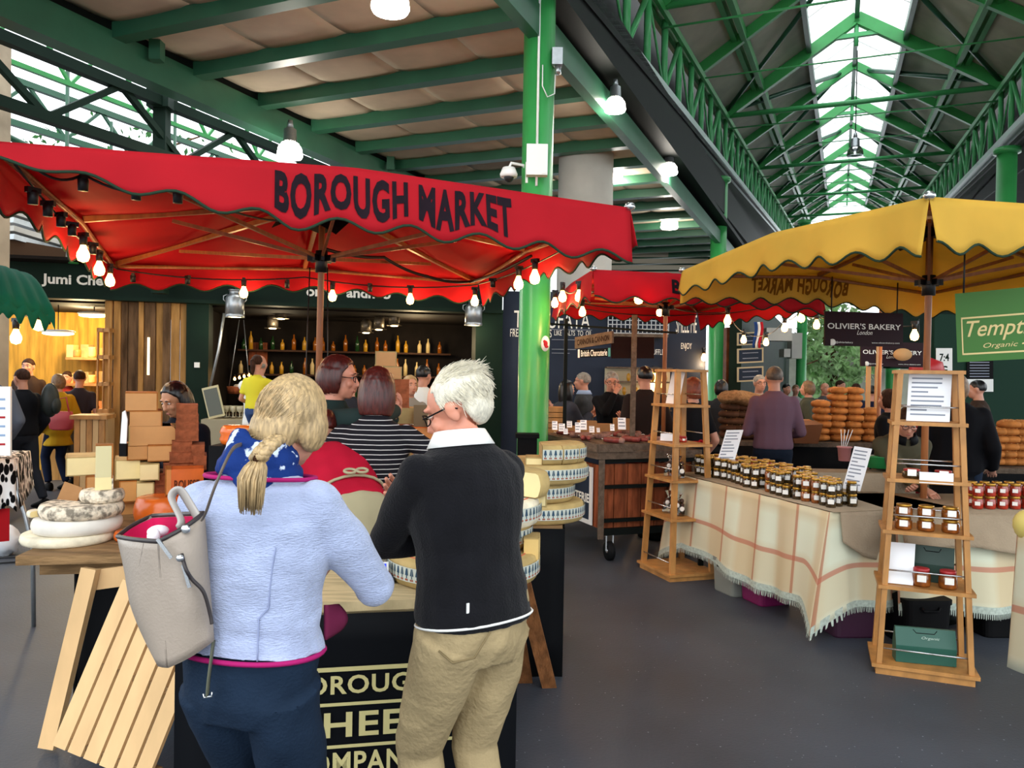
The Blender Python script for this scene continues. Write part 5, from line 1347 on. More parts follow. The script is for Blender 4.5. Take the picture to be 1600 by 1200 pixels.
def ribbon(pts, w, th, n=6, up=None):
    m_ = MB()
    for i_ in range(len(pts) - 1): m_.bar(pts[i_], pts[i_ + 1], w, th, up or V((0, 1, 0)))
    return m_
def smoothp(P, k=6):
    out = []
    for i_ in range(len(P) - 1):
        a = P[max(0, i_ - 1)]; b = P[i_]; c = P[i_ + 1]; d = P[min(len(P) - 1, i_ + 2)]
        for j in range(k):
            u = j / k; out.append(0.5 * ((2 * b) + (c - a) * u + (2 * a - 5 * b + 4 * c - d) * u * u + (3 * b - a - 3 * c + d) * u ** 3))
    out.append(P[-1]); return out
mb = MB(); mb.tube(smoothp(S1), [(0.006, 0.016)] * 31, 8); part('grab_handle', mb, strapm, bag, True)
mb = MB(); mb.ell(B3(290, 827, 1.81), (0.011, 0.006, 0.011)); mb.ell(B3(281, 872, 1.775), (0.009, 0.007, 0.009)); part('rivet', mb, steel, bag, True)
mb = MB(); mb.tube(smoothp([B3(284, 866, 1.79), B3(290, 888, 1.77), B3(300, 905, 1.78), B3(318, 925, 1.79), B3(328, 958, 1.80), B3(331, 975, 1.80)]), 0.0045, 6); part('strap_cord', mb, mat('dark_edge_paint', '#2a2324', .5), bag, True)
mb = MB(); mb.bar(B3(246, 842, 1.775), B3(268, 872, 1.775), 0.008, 0.004, V((0, 1, 0))); mb.bar(B3(286, 882, 1.775), B3(296, 918, 1.775), 0.008, 0.003, V((0, 1, 0))); part('zip_pull', mb, steel, bag, True)
shL = T['root'].matrix_local if False else None
mb = MB(); mb.tube(smoothp([B3(378, 694, 1.95), B3(362, 704, 1.79), B3(338, 755, 1.735), B3(322, 800, 1.75), B3(316, 812, 1.80)]), [(0.003, 0.0055)] * 25, 6); part('shoulder_strap', mb, mat('bag_seam', '#5d5249', .5), bag, True)
mb = MB(); mb.tube(smoothp([B3(334, 1000, 1.86), B3(330, 1030, 1.84), B3(326, 1062, 1.83), B3(324, 1086, 1.83)]), [(0.003, 0.013)] * 19, 6); part('loose_strap', mb, mat('olive_strap', '#5a5c4e', 0.6), bag, True)
mb = MB(); mb.tube([B3(318, 1084, 1.83), B3(319, 1090, 1.83), B3(331, 1088, 1.83), B3(331, 1081, 1.83)], 0.0025, 6); part('strap_buckle', mb, steel, bag, True)
mb = MB(); mb.ell(B3(247, 830, 1.95), (0.025, 0.03, 0.015)); mb.ell(B3(240, 838, 1.9), (0.016, 0.012, 0.022)); me_ = solo('bag_contents', mb, paper, 'white tissue packet peeping out of the taupe handbag', 'packet')

# man in the dark jumper
jump = mat('charcoal_jumper', '#121216', 0.92, var=0.2, scale=12, bump=0.3, bscale=150, sheen=0.08)
chino = mat('khaki_chinos', '#a3906c', 0.85, var=0.14, scale=5, bump=0.3, bscale=60)
greyh = mat('white_grey_hair', '#d9d2bf', 0.5, var=0.2, scale=50, stretch=(3, 3, 1))
M1 = person('white haired man in a charcoal jumper and khaki chinos with folded arms at the counter', -0.10, 2.33, 1.76, heading=-42, lean=9, w=1.0, fat=1.18, top='jumper', tops=jump, bottoms=chino,
    hair=greyh, hairstyle='none', lw=(-0.16, 2.52, 1.12), le=(-0.41, 2.44, 1.08), rw=(-0.30, 2.62, 1.20), re_=(0.02, 2.60, 1.10), head=(-34, 24, -4), ho=(0.05, 0.0, -0.02), hem=0.0, near=True, wrinkles=0.012, vox=0.010, skinm=skinr, glasses=black, collar=white, neckf=0.01)
T = M1; t = T['root']
hh = MB(); R3 = T['HM'].to_3x3().normalized(); hh.ell(T['hp'](0, -0.032, 0.04), (.084, .096, .088), R3, 26, 18); hh.ell(T['hp'](0, -0.06, -0.01), (.072, .06, .066), R3, 18, 12)
me = fuse(hh, 0.006, 3); HI2 = T['HM'].inverted()
def hw2(p, nn):
    q = HI2 @ p; return 0.004 * noise.noise(q * 30) - (0.04 if (q.y > 0.03 and q.z < 0.07) or (q.y > -0.045 and q.z < 0.015) else 0)
wrinkle(me, hw2)
mh = part('hair', None, greyh, t, mesh=me)
def root_m(rnd):
    a = rnd.uniform(0, 2 * math.pi); z_ = rnd.uniform(-0.75, 1); c = math.sqrt(1 - z_ * z_); n_ = V((c * math.cos(a), c * math.sin(a), z_))
    if (n_.y > 0.62 and n_.z < 0.75) or (n_.y > -0.1 and n_.z < -0.15): return None
    return V((0, -0.032, 0.036)) + V((n_.x * .084, n_.y * .097, n_.z * .088)), n_
strands('hair_strands', T, mat('bright_white_strands', '#efe8d4', 0.4, var=0.22, scale=70), 2600, root_m, lambda p: 0.055 if p.z > 0.06 else 0.034, lambda p: V((1.5 * p.x, -0.9, 0.12) if p.z > 0.08 else (1.0 * p.x, -0.4, -1)).normalized(), r=0.0017, spread=0.27, seed=9, fallin=0.12)
mb = MB()   # hem band and shirt tail, tags, pockets
c = T['tors'](0.012)
mb = MB(); c = T['tors'](0.0)
def mring(h_, k, a): 
    prof = [(-0.065, .165, .12), (-0.03, .168, .12), (0.0, .170, .117), (0.02, .17, .118), (0.07, .155, .108)]
    ww = np.interp(h_, [p[0] for p in prof], [p[1] for p in prof]) * T['W'] + k; dd = np.interp(h_, [p[0] for p in prof], [p[2] for p in prof]) * T['D'] + k
    return T['tors'](h_) + (T['rt'] * (ww * math.copysign(abs(math.cos(R(a))) ** .91, math.cos(R(a))))) + (T['fw'] * (dd * math.copysign(abs(math.sin(R(a))) ** .91, math.sin(R(a)))))
mb.tube([mring(0.001, 0.012, a) for a in range(0, 360, 9)], 0.004, 5, closed=True, cap=False); part('shirt_tail', mb, white, t)
mb = MB(); q_ = mring(0.035, 0.022, 232); mb.bar(q_ - Z * 0.016, q_ + Z * 0.012, 0.008, 0.004, T['fw']); part('jumper_tag', mb, white, t, label='small white tag')
mb = MB()
P = [mring(-0.008, 0.018, 252), mring(-0.045, 0.02, 236), mring(-0.05, 0.02, 215), mring(-0.03, 0.02, 200)]
mb.tube(P, 0.0035, 5)
part('pocket_seams', mb, mat('khaki_seam', '#7a6a4c', 0.8), t)

# ------------------------------------------------------------------ people inside the stall
stripes = mat('black_tee_white_stripes', '#17161b', 0.85, col2='#c9c4c2', kind='stripe', scale=13, lo=0.02, hi=0.07)
redhair = mat('dark_auburn_hair', '#47150f', 0.4, var=0.55, scale=30, stretch=(5, 5, 0.6))
S = at(583, 700, 4.0)
person('woman with long auburn hair in a black tee with thin white stripes', S.x, 3.98, 1.72, heading=4, lean=6, w=1.03, fat=1.05, top='tee', tops=stripes, sleeve='short', bottoms=mat('khaki_trousers', '#8d8062', .85),
    hair=redhair, hairstyle='long', lw=at(545, 748, 4.25), le=at(516, 700, 4.05), rw=at(634, 750, 3.95), re_=at(658, 710, 3.98), head=(12, 4, 0), hem=0.04, near=True, vox=0.012, wrinkles=0.006, skinm=skinr, longhair=0.14)
Pp = at(515, 600, 4.35)
person('woman in profile with auburn hair and glasses, partly behind the canopy mast', Pp.x, 4.35, 1.79, heading=78, lean=2, top='jumper', tops=mat('teal_dark_top', '#22302e', 0.85), hair=redhair, hairstyle='bob', glasses=black,
    rh=(0.05, 0.2, 0.80), lh=(-0.02, 0.2, 0.78), lpole=(-0.4, 0, -1), head=(14, 6, 0), near=True, vox=0.013, skinm=skinr)
khak = mat('beige_apron', '#a39a7c', 0.85, var=0.06, scale=3)
Pb = at(540, 700, 3.62)
person('stallholder in a red top and beige apron bending down behind the counter', -0.71, 3.66, 1.80, heading=-32, lean=60, w=1.05, fat=1.2, top='jumper', tops=mat('crimson_top', '#a8122c', 0.85, var=0.1), bottoms=khak, apron=(khak, False),
    hair=redhair, hairstyle='short', lh=(-0.1, 0.42, 0.5), rh=(0.1, 0.42, 0.5), face=False, hem=0.03)
Pa = at(276, 620, 4.95)
person('woman with long black hair looking down behind the tower of red brown cheeses', Pa.x, 5.12, 1.61, heading=-158, lean=6, top='jumper', tops=mat('navy_black_coat', '#11141f', 0.85), hair=mat('black_hair', '#0d0a0c', 0.35, var=0.4, scale=30), hairstyle='long', head=(4, 24, 0),
    lh=(-0.07, 0.16, 0.62), rh=(0.07, 0.16, 0.62), skinm=skina, near=True, vox=0.013, longhair=0.13)
# ------------------------------------------------------------------ wooden ladder shelves
def ladder(label, o, fx, fy, w, dp, top, zs, group='tapering wooden ladder shelves'):
    "o: front-left foot; fx along the front, fy to the back; widths shrink upwards"
    o = V(o); fx = V(fx).normalized(); fy = V(fy).normalized()
    t = thing('ladder_shelf', label, 'shelf stand', o, 0, group)
    def P(u, v, z):
        k = z / top; s = 1 - 0.36 * k; c = o + fx * (w / 2) + fy * (dp / 2)
        return c + fx * ((u - 0.5) * w * s) + fy * ((v - 0.5) * dp * s) + V((0, 0, z))
    mb = MB(); slab(mb, [P(-0.0, 0, 0), P(1.0, 0, 0), P(1, 1, 0), P(0, 1, 0)], 0.0, 0.035); part('plinth', mb, oak, t, True)
    for u in (0, 1):
        for v in (0, 1):
            mb = MB(); uu = 0.03 + 0.94 * u; vv = 0.06 + 0.88 * v; mb.bar(P(uu, vv, 0.05), P(uu, vv, top), 0.045, 0.028, V((fx.x, fx.y, 0))); part('upright', mb, oak, t, True)
    for i, z in enumerate(zs):
        mb = MB(); e = 0.05
        q = [P(-e, -e, z), P(1 + e, -e, z), P(1 + e, 1 + e, z), P(-e, 1 + e, z)]
        for p in q: p.z = 0
        slab(mb, q, z - 0.02, z); part('shelf', mb, oak, t, True)
        if i < len(zs) - 1:
            for v in (0.02, 0.98):
                mb = MB(); mb.cyl(P(0.02, v, z + 0.085), P(0.98, v, z + 0.085), 0.005, 6); part('rail', mb, steel, t, True)
    return t, P
lz = [0.06, 0.5, 0.81, 1.1, 1.42, 1.71]
fo = lv(1368, 1052, 0.0); fo2 = lv(1524, 1074, 0.0); fx = (fo2 - fo); fx.z = 0
fy = V((-fx.y, fx.x, 0)).normalized()
lad1, LP = ladder('honey coloured ladder shelf nearest the camera, in front of the cloth covered tables', fo, fx, fy, fx.length, 0.36, 1.71, lz)
n0 = V((1.295, 6.22, 0)); d1 = V((-0.33, 0.94, 0)).normalized(); d2 = V((0.95, 0.3, 0)).normalized()
lad2, LP2 = ladder('farther ladder shelf seen corner on, beside the charcuterie cart', n0 + d1 * 0.5, -d1, d2, 0.5, 0.42, 1.71, lz)
papertext = mat('grey_print', '#8d93a0', 0.8)
def notice(name, label, P0, P1, P2, lines=12, m=paper, back=True, cat='notice', sub=0.06, head=True):
    "printed sheet on a board: P0 low left, P1 low right, P2 top left"
    P0, P1, P2 = V(P0), V(P1), V(P2); a = P1 - P0; b = P2 - P0; nrm = a.cross(b).normalized()
    t = thing(name, label, cat, P0)
    pts = [P0, P1, P1 + b, P2]
    mb = MB(); mb.hexa([p - nrm * 0.004 for p in pts] + [p for p in pts]); part('sheet', mb, m, t, True)
    mb = MB(); rnd = random.Random(len(label))
    for i in range(lines):
        v = 0.92 - 0.86 * i / lines; l = rnd.uniform(0.6, 0.84)
        if i % 4 == 3: l *= 0.5
        h_ = 0.35 * 0.86 / lines; q = P0 + nrm * 0.0012
        mb.add([q + a * 0.08 + b * (v - h_), q + a * (0.08 + l) + b * (v - h_), q + a * (0.08 + l) + b * v, q + a * 0.08 + b * v], [(0, 1, 2, 3)])
    part('print', mb, papertext, t, True)
    return t
q = LP(0.28, 0.05, 1.425)
notice('notice_board', 'tall white printed notice standing on the upper shelf of the nearest ladder', LP(0.17, 0.10, 1.425), LP(0.80, 0.10, 1.425), LP(0.19, 0.35, 1.69), 9)
mb = MB(); a_, b_ = LP(0.17, 0.10, 1.425), LP(0.80, 0.10, 1.425)
notice('shelf_card', 'small blank white card on the front edge of the third shelf of the nearest ladder', LP(0.38, -0.05, 1.085), LP(0.82, -0.05, 1.085), LP(0.38, -0.03, 1.145), 0)
notice('framed_notice', 'white framed sheet on the lower shelf of the nearest ladder, left of two jars', LP(0.06, 0.1, 0.505), LP(0.36, 0.1, 0.505), LP(0.08, 0.4, 0.72), 0)
# jars
gold_lid = mat('gold_lid', '#b98a35', 0.3, metal=0.7)
red_lid = mat('red_lid', '#a8262a', 0.4)
tagm = mat('cream_tag', '#f6f2ea', 0.7)
def make_jar(r, h, fill, lid, nsides=6, tagsz=0.03, label='jar', loc=(0, 0, 0), cat='jar', rz=0.0, group=None):
    t = thing('preserve_jar', label, cat, loc, rz, group)
    rot = Matrix.Rotation(R(30), 4, 'Z')
    mb = MB(); mb.lathe([(0, 0), (r * 0.9, 0), (r, h * 0.12), (r, h * 0.68), (r * 0.8, h * 0.8), (r * 0.8, h * 0.82), (0, h * 0.82)], nsides if nsides > 6 else 12, rot, smooth=nsides > 6); part('glass', mb, fill, t)
    mb = MB(); mb.lathe([(0, h * 0.8), (r * 0.86, h * 0.8), (r * 0.86, h * 0.98), (r * 0.8, h), (0, h)], 14); part('lid', mb, lid, t)
    mb = MB(); mb.bx(-tagsz / 2, tagsz / 2, -r - 0.003, -r + 0.004, h * 0.3, h * 0.3 + tagsz * 0.8, Matrix.Rotation(0, 4, 'X')); part('tag', mb, tagm, t)
    return t
olive = mat('dark_olive_preserve', '#3b2c14', 0.12, var=0.5, scale=30, spec=0.8)
amber = mat('amber_preserve', '#8a4a18', 0.12, var=0.4, scale=30, spec=0.8)
redp = mat('red_preserve', '#a32a18', 0.12, var=0.3, scale=30, spec=0.8)
# ------------------------------------------------------------------ cloth covered tables
TH = 0.82
a0 = lv(1052, 738, TH); a1 = lv(1298, 800, TH); ea = (a1 - a0).normalized(); na = V((-ea.y, ea.x, 0))
if na.x < 0: na = -na
LA = (a1 - a0).length
plaidm = None
def plaid():
    m = bpy.data.materials.new('cream_plaid_blanket'); m.use_nodes = True; nt = m.node_tree; N = nt.nodes; L = nt.links; b = N['Principled BSDF']; b.inputs['Roughness'].default_value = 0.95
    uv = N.new('ShaderNodeUVMap'); sp = N.new('ShaderNodeSeparateXYZ'); L.new(uv.outputs[0], sp.inputs[0])
    def band(src, period, width, phase=0.0, soft=0.15):
        a = N.new('ShaderNodeMath'); a.operation = 'ADD'; a.inputs[1].default_value = phase; L.new(src, a.inputs[0])
        d = N.new('ShaderNodeMath'); d.operation = 'PINGPONG'; d.inputs[1].default_value = period / 2; L.new(a.outputs[0], d.inputs[0])
        r = N.new('ShaderNodeMapRange'); r.inputs['From Min'].default_value = width / 2; r.inputs['From Max'].default_value = width / 2 + width * soft; r.inputs['To Min'].default_value = 1; r.inputs['To Max'].default_value = 0; L.new(d.outputs[0], r.inputs['Value']); return r.outputs[0]
    col = None
    def mix(prev, fac, c, k):
        mm = N.new('ShaderNodeMath'); mm.operation = 'MULTIPLY'; mm.inputs[1].default_value = k; L.new(fac, mm.inputs[0])
        x = N.new('ShaderNodeMix'); x.data_type = 'RGBA'; L.new(mm.outputs[0], x.inputs[0])
        if prev is None: x.inputs[6].default_value = (*lin('#dde0c8'), 1)
        else: L.new(prev, x.inputs[6])
        x.inputs[7].default_value = (*lin(c), 1); return x.outputs[2]
    col = mix(None, band(sp.outputs[0], 0.42, 0.17, 0.1, 0.3), '#d0b58c', 0.7)
    col = mix(col, band(sp.outputs[1], 0.5, 0.2, 0.05, 0.3), '#ccb890', 0.55)
    col = mix(col, band(sp.outputs[0], 0.42, 0.02, 0.0), '#b06a4c', 0.75)
    col = mix(col, band(sp.outputs[1], 0.62, 0.028, 0.27), '#bb6650', 0.7)
    L.new(col, b.inputs['Base Color'])
    return m
plaidm = plaid()
taupecloth = mat('taupe_linen', '#a3917a', 0.95, var=0.1, scale=5, bump=0.3, bscale=80)
fringe = mat('pale_blue_fringe', '#b5c0b4', 0.95, var=0.2, scale=60)
def uvgrid(mb_fn, nu, nv, L_, H_, name, m, parent, solid=0.004):
    mb = MB(); mb.grid(mb_fn, nu, nv); me = mb.mesh(name, m); uvl = me.uv_layers.new(name='UVMap')
    for poly in me.polygons:
        for li in poly.loop_indices:
            vi = me.loops[li].vertex_index; i_, j_ = divmod(vi, nv + 1); uvl.data[li].uv = (i_ / nu * L_, j_ / nv * H_)
    return part(name, None, None, parent, True, mesh=me, solid=solid)
def cloth_table(label, tlabel, c0, ex, length, ny, width, low, z_, sag=None, group=None):
    "table with a blanket hanging down its front and both ends; c0 front corner, ex along the front, ny to the back"
    t = thing('trestle_table', tlabel, 'table', c0)
    mb = MB(); slab(mb, [c0 + ex * 0.02 + ny * 0.02, c0 + ex * (length - 0.02) + ny * 0.02, c0 + ex * (length - 0.02) + ny * (width - .02), c0 + ex * 0.02 + ny * (width - .02)], z_ - 0.04, z_ - 0.006); part('table_top', mb, plankwood, t, True)
    for u in (0.12, 0.88):
        for v in (0.15, 0.85):
            mb = MB(); p = c0 + ex * (length * u) + ny * (width * v); mb.bar(p, p + V((0, 0, z_ - 0.04)), 0.04, 0.04); part('leg', mb, blackS, t, True)
    k = thing('table_blanket', label, 'tablecloth', c0)
    mb = MB(); mb.add([c0 + V((0, 0, z_)), c0 + ex * length + V((0, 0, z_)), c0 + ex * length + ny * width + V((0, 0, z_)), c0 + ny * width + V((0, 0, z_))], [(0, 1, 2, 3)]); part('top_cloth', mb, taupecloth, k, True)
    return t, k
c0 = V((a0.x, a0.y, 0)); ta, kb = cloth_table('cream plaid blanket with a pale fringe draped over the jar table', 'trestle table under the plaid blanket, left of the nearest ladder', c0, ea, LA, na, 0.95, 0.2, TH)
def lowz(u): return 0.20 + 0.03 * math.sin(u * 7) - 0.17 * max(0, (u - 0.9) / 0.1) ** 1.5 - 0.14 * max(0, (0.13 - u) / 0.13) ** 1.2
def drapeA(u, v, fr=0):
    L0 = u * LA; wv = (0.006 + 0.016 * v) * math.sin(u * 31 + 1.5 * math.sin(u * 9)) + 0.02 * v * math.sin(u * 13 + 1)
    z = TH - (TH - lowz(u)) * v
    return c0 + ea * L0 - na * (0.012 + wv * 0.8 + 0.05 * v + 0.06 * v * max(0, (u - 0.86) / .14)) - ea * (0.10 * v * max(0, (0.12 - u) / 0.12)) + V((0, 0, z))
def fr_(fn, u, k): 
    p = fn(u, 1.0); return p
uvgrid(drapeA, 120, 14, LA, 0.62, 'front_drape', plaidm, kb)
def endA(u, v):   # the near end, turning the corner
    w = 0.95; p = c0 + ea * LA + na * (u * w)
    z = TH - (TH - 0.22) * v
    q = p + ea * (0.012 + 0.05 * v + 0.03 * v * math.sin(u * 17 + 1.2)) + V((0, 0, z)); k = max(0, 1 - u / 0.1) ** 1.5
    return q.lerp(drapeA(1.0, v), k)
uvgrid(endA, 60, 14, 0.95, 0.62, 'end_drape', plaidm, kb)
def fringe_of(fn, n, name, parent, ln=0.035):
    mb = MB(); rnd = random.Random(n)
    for i in range(n):
        u = (i + 0.5) / n; p = fn(u, 1.0); p2 = fn(u, 0.97); d = (p - p2).normalized(); s = V((rnd.uniform(-.006, .006), rnd.uniform(-.006, .006), 0))
        x = (fn(min(1, u + 0.3 / n), 1.0) - p)
        mb.add([p - x, p + x, p + d * ln * rnd.uniform(.8, 1.2) + s + x * 0.5, p + d * ln + s - x * 0.6], [(0, 1, 2, 3)])
    mb.grid(lambda u, v: fn(u, 0.93 + 0.07 * v) + (fn(u, 0.95) - fn(u, 0.94)).cross(V((0, 0, 0))) - (na if fn is drapeA else -ea) * 0.004, n // 3, 2)
    o = part(name, mb, fringe, parent, True); o['kind'] = 'stuff'
fringe_of(drapeA, 210, 'fringe', kb); fringe_of(endA, 90, 'fringe', kb)
# taupe linen over the near end
kt = thing('linen_cover', 'taupe linen cloth laid over the near end of the jar table', 'tablecloth', c0 + ea * LA)
def lin1(u, v):
    w = 0.93; uu = 0.04 + u * 0.96; p = c0 + ea * (LA + 0.03) + na * (uu * w)
    return p + ea * (0.012 + 0.02 * v + 0.018 * v * math.sin(uu * 12)) + V((0, 0, TH + 0.004 - (0.30 + 0.05 * math.sin(u * 5) - 0.12 * (1 - u) ** 3) * v))
mb = MB(); mb.grid(lin1, 40, 10); mb.grid(lambda u, v: c0 + ea * (LA + 0.03 - v * LA * 0.98) + na * (0.0 + 0.94 * u) + V((0, 0, TH + 0.004)), 2, 2)
part('linen', mb, taupecloth, kt, True, solid=0.003)
# second table, to the right behind the ladder
b0 = V((a1.x, a1.y, 0)) + na * 0.93 + ea * 0.05; b0 = lv(1385, 800, TH); b0.z = 0
eb = V((math.cos(R(4)), math.sin(R(4)), 0)); nb = V((-eb.y, eb.x, 0))
b0 = b0 + eb * 0.05
tb_, kb2 = cloth_table('second cream plaid blanket hanging right of the nearest ladder', 'trestle table behind the nearest ladder, carrying the red jars', b0, eb, 1.9, nb, 0.75, 0.2, TH)
def drapeB(u, v):
    return b0 + eb * (u * 1.9) - nb * (0.012 + (0.01 + 0.03 * v) * math.sin(u * 25) + 0.06 * v) + V((0, 0, TH - (TH - (0.22 - 0.06 * u)) * v))
uvgrid(drapeB, 90, 12, 1.9, 0.62, 'front_drape', plaidm, kb2)
mb = MB(); rnd = random.Random(4)
for i in range(160):
    u = (i + .5) / 160; p = drapeB(u, 1); x = drapeB(u + .002, 1) - p; mb.add([p - x, p + x, p + V((0, 0, -.035 * rnd.uniform(.8, 1.2))) + x * .5, p + V((0, 0, -.035)) - x * .5], [(0, 1, 2, 3)])
mb.grid(lambda u, v: drapeB(u, 0.93 + 0.07 * v) - nb * 0.004, 60, 2); o = part('fringe', mb, fringe, kb2, True); o['kind'] = 'stuff'
kt2 = thing('linen_cover', 'taupe linen cloth swept diagonally over the right table, right of the nearest ladder', 'tablecloth', b0)
mb = MB(); mb.grid(lambda u, v: b0 + eb * (1.9 * u) - nb * (0.05 + 0.08 * v + 0.02 * v * math.sin(u * 25)) + V((0, 0, TH + .004 - v * (0.20 + 0.30 * max(0, u - 0.25)))), 50, 8); mb.grid(lambda u, v: b0 + eb * (1.9 * u) + nb * (-0.05 + 0.80 * v) + V((0, 0, TH + .004)), 2, 2)
part('linen', mb, taupecloth, kt2, True, solid=0.003)
# extra plaid cloth and yellow bowl-like edge at the far right of the frame
kp = thing('hanging_blanket', 'cream plaid blanket with fringe hanging at the far right edge of the picture', 'blanket', at(1600, 1020, 3.9))
hb = lambda u, v: at(1590 + 60 * u, 830, 3.75 - 0.4 * u) + V((-0.03 * v - 0.01 * math.sin(u * 9) * v, 0.02 * math.sin(u * 12) * v, -0.66 * v))
uvgrid(hb, 20, 10, 0.5, 0.62, 'blanket_cloth', plaidm, kp)
mb = MB(); mb.ell(at(1612, 822, 3.7), (0.07, 0.1, 0.08)); solo('yellow_bag', mb, mat('pale_yellow_plastic', '#d9c870', 0.4), 'rounded pale yellow bag at the right edge of the picture', 'bag')
# jars on table A: front rows in two layers
ja = make_jar(0.034, 0.082, olive, gold_lid, 8, 0.037, 'dark jar', (0, 0, -5))
jb = make_jar(0.034, 0.082, amber, gold_lid, 8, 0.037, 'amber jar', (0, 0, -5))
jc = make_jar(0.034, 0.082, redp, gold_lid, 8, 0.03, 'red jar', (0, 0, -5))
face_az = math.atan2(ea.y, ea.x)
def hue(o): return {'dark': 'dark olive', 'amber': 'amber', 'red': 'deep red'}[o]
NPOS = 21; rnd = random.Random(11); first = {'dark': True, 'amber': True, 'red': True}; protos = {'dark': ja, 'amber': jb, 'red': jc}
posw = ['nearest the camera', 'second from near end', 'third from near end', 'fourth from near end', 'fifth from near end', 'sixth from near end', 'seventh from near end', 'eighth from near end', 'ninth from near end', 'tenth from near end', 'halfway along', 'tenth from far end', 'ninth from far end', 'eighth from far end', 'seventh from far end', 'sixth from far end', 'fifth from far end', 'fourth from far end', 'third from far end', 'second from far end', 'at the far end']
def setjar(kind, p, rz, label, group):
    if first[kind]:
        first[kind] = False; o = protos[kind]; o.location = p; o.rotation_euler = (0, 0, rz); o['label'] = label; o['group'] = group; ROOTM[o.name] = Matrix.Translation(V(p)); return o
    return dup(protos[kind], p, rz, label, group)
for row in range(6):
    for i in range(NPOS):
        if row == 0 and i in (9,) : continue
        u = LA - 0.12 - i * 0.083 - (0.03 if row % 2 else 0)
        if u < 0.08: continue
        back = 0.10 + row * 0.082 + 0.02 * math.sin(i * 0.9) + (0.05 if (i > 11 and row == 0) else 0)
        p = c0 + ea * u + na * (back + rnd.uniform(-.006, .006)) + V((0, 0, TH + 0.006))
        if row >= 3 and i < 5 + (row - 3) * 2: continue
        kind = 'amber' if (i in (2, 3, 8, 9) and row < 3) else ('red' if row >= 3 and i > 8 and i % 3 else 'dark')
        rz = math.atan2(p.x, p.y) * -1 + rnd.uniform(-0.25, 0.25)
        rw = ['front', 'second', 'third', 'fourth', 'fifth', 'back'][row]
        setjar(kind, p, rz, '%s jar, bottom of the %s row, %s' % (hue(kind), rw, posw[i]), 'jars on the plaid covered table')
        if (row < 2 and i not in (5, 13)) or (row >= 2 and i % 3 != 1):
            setjar(kind, p + V((rnd.uniform(-.004, .004), 0, 0.083)), rz + rnd.uniform(-.2, .2), '%s jar on top of the %s row, %s' % (hue(kind), rw, posw[i]), 'jars on the plaid covered table')
for i in range(9):
    for row in range(2):
        p = b0 + eb * (0.62 + i * 0.085 + 0.03 * row) + nb * (0.1 + row * 0.1) + V((0, 0, TH + 0.008))
        pz = ['leftmost', 'second', 'third', 'fourth', 'fifth', 'sixth', 'seventh', 'eighth', 'rightmost'][i]; rz = -math.atan2(p.x, p.y)
        setjar('red', p, rz, 'red jar right of the nearest ladder, %s of the lower %s row' % (pz, ['front', 'back'][row]), 'red jars on the right table')
        setjar('red', p + V((0, 0, 0.083)), rz, 'red jar right of the nearest ladder, %s of the upper %s row' % (pz, ['front', 'back'][row]), 'red jars on the right table')
# notices on the jar table
notice('standing_notice', 'white leaning price notice at the far end of the jar table', at(1120, 722, 6.35), at(1147, 722, 6.3), at(1135, 672, 6.5), 9)
notice('standing_notice', 'white leaning price notice beside the amber jars at the near end of the jar table', at(1316, 763, 5.25), at(1344, 768, 5.2), at(1335, 697, 5.35), 10)
# jars on the nearest ladder
squat = make_jar(0.046, 0.07, amber, gold_lid, 14, 0.042, 'squat amber jar on the fourth shelf', (0, 0, -5))
fz = -math.atan2(fo.x, fo.y); k = 0
names3 = ['left', 'middle', 'right']
for z_, us, lidn in ((0.812, (0.22, 0.50, 0.80), 0), (0.884, (0.22, 0.50, 0.80), 1)):
    for j, u in enumerate(us):
        p = LP(u, 0.2, z_); lab = 'squat amber jar, %s of the %s layer on the middle shelf of the nearest ladder' % (names3[j], ('lower', 'upper')[lidn])
        if k == 0: squat.location = p; squat.rotation_euler = (0, 0, fz); squat['label'] = lab; squat['group'] = 'squat jars on the nearest ladder'; k = 1
        else: dup(squat, p, fz + 0.1 * (j - 1), lab, 'squat jars on the nearest ladder')
tall = make_jar(0.048, 0.1, amber, red_lid, 14, 0.045, 'left amber jar with a red lid on the low shelf of the nearest ladder', LP(0.46, 0.2, 0.502), rz=fz, group='squat jars on the nearest ladder')
dup(tall, LP(0.76, 0.2, 0.502), fz + .1, 'right amber jar with a red lid on the low shelf of the nearest ladder', 'squat jars on the nearest ladder')
low = make_jar(0.05, 0.05, olive, red_lid, 14, 0.045, 'left flat jar with a red lid on the third shelf of the nearest ladder', LP(0.30, 0.25, 1.102), rz=fz, group='squat jars on the nearest ladder')
dup(low, LP(0.72, 0.25, 1.102), fz, 'right flat jar with a red lid on the third shelf of the nearest ladder', 'squat jars on the nearest ladder')
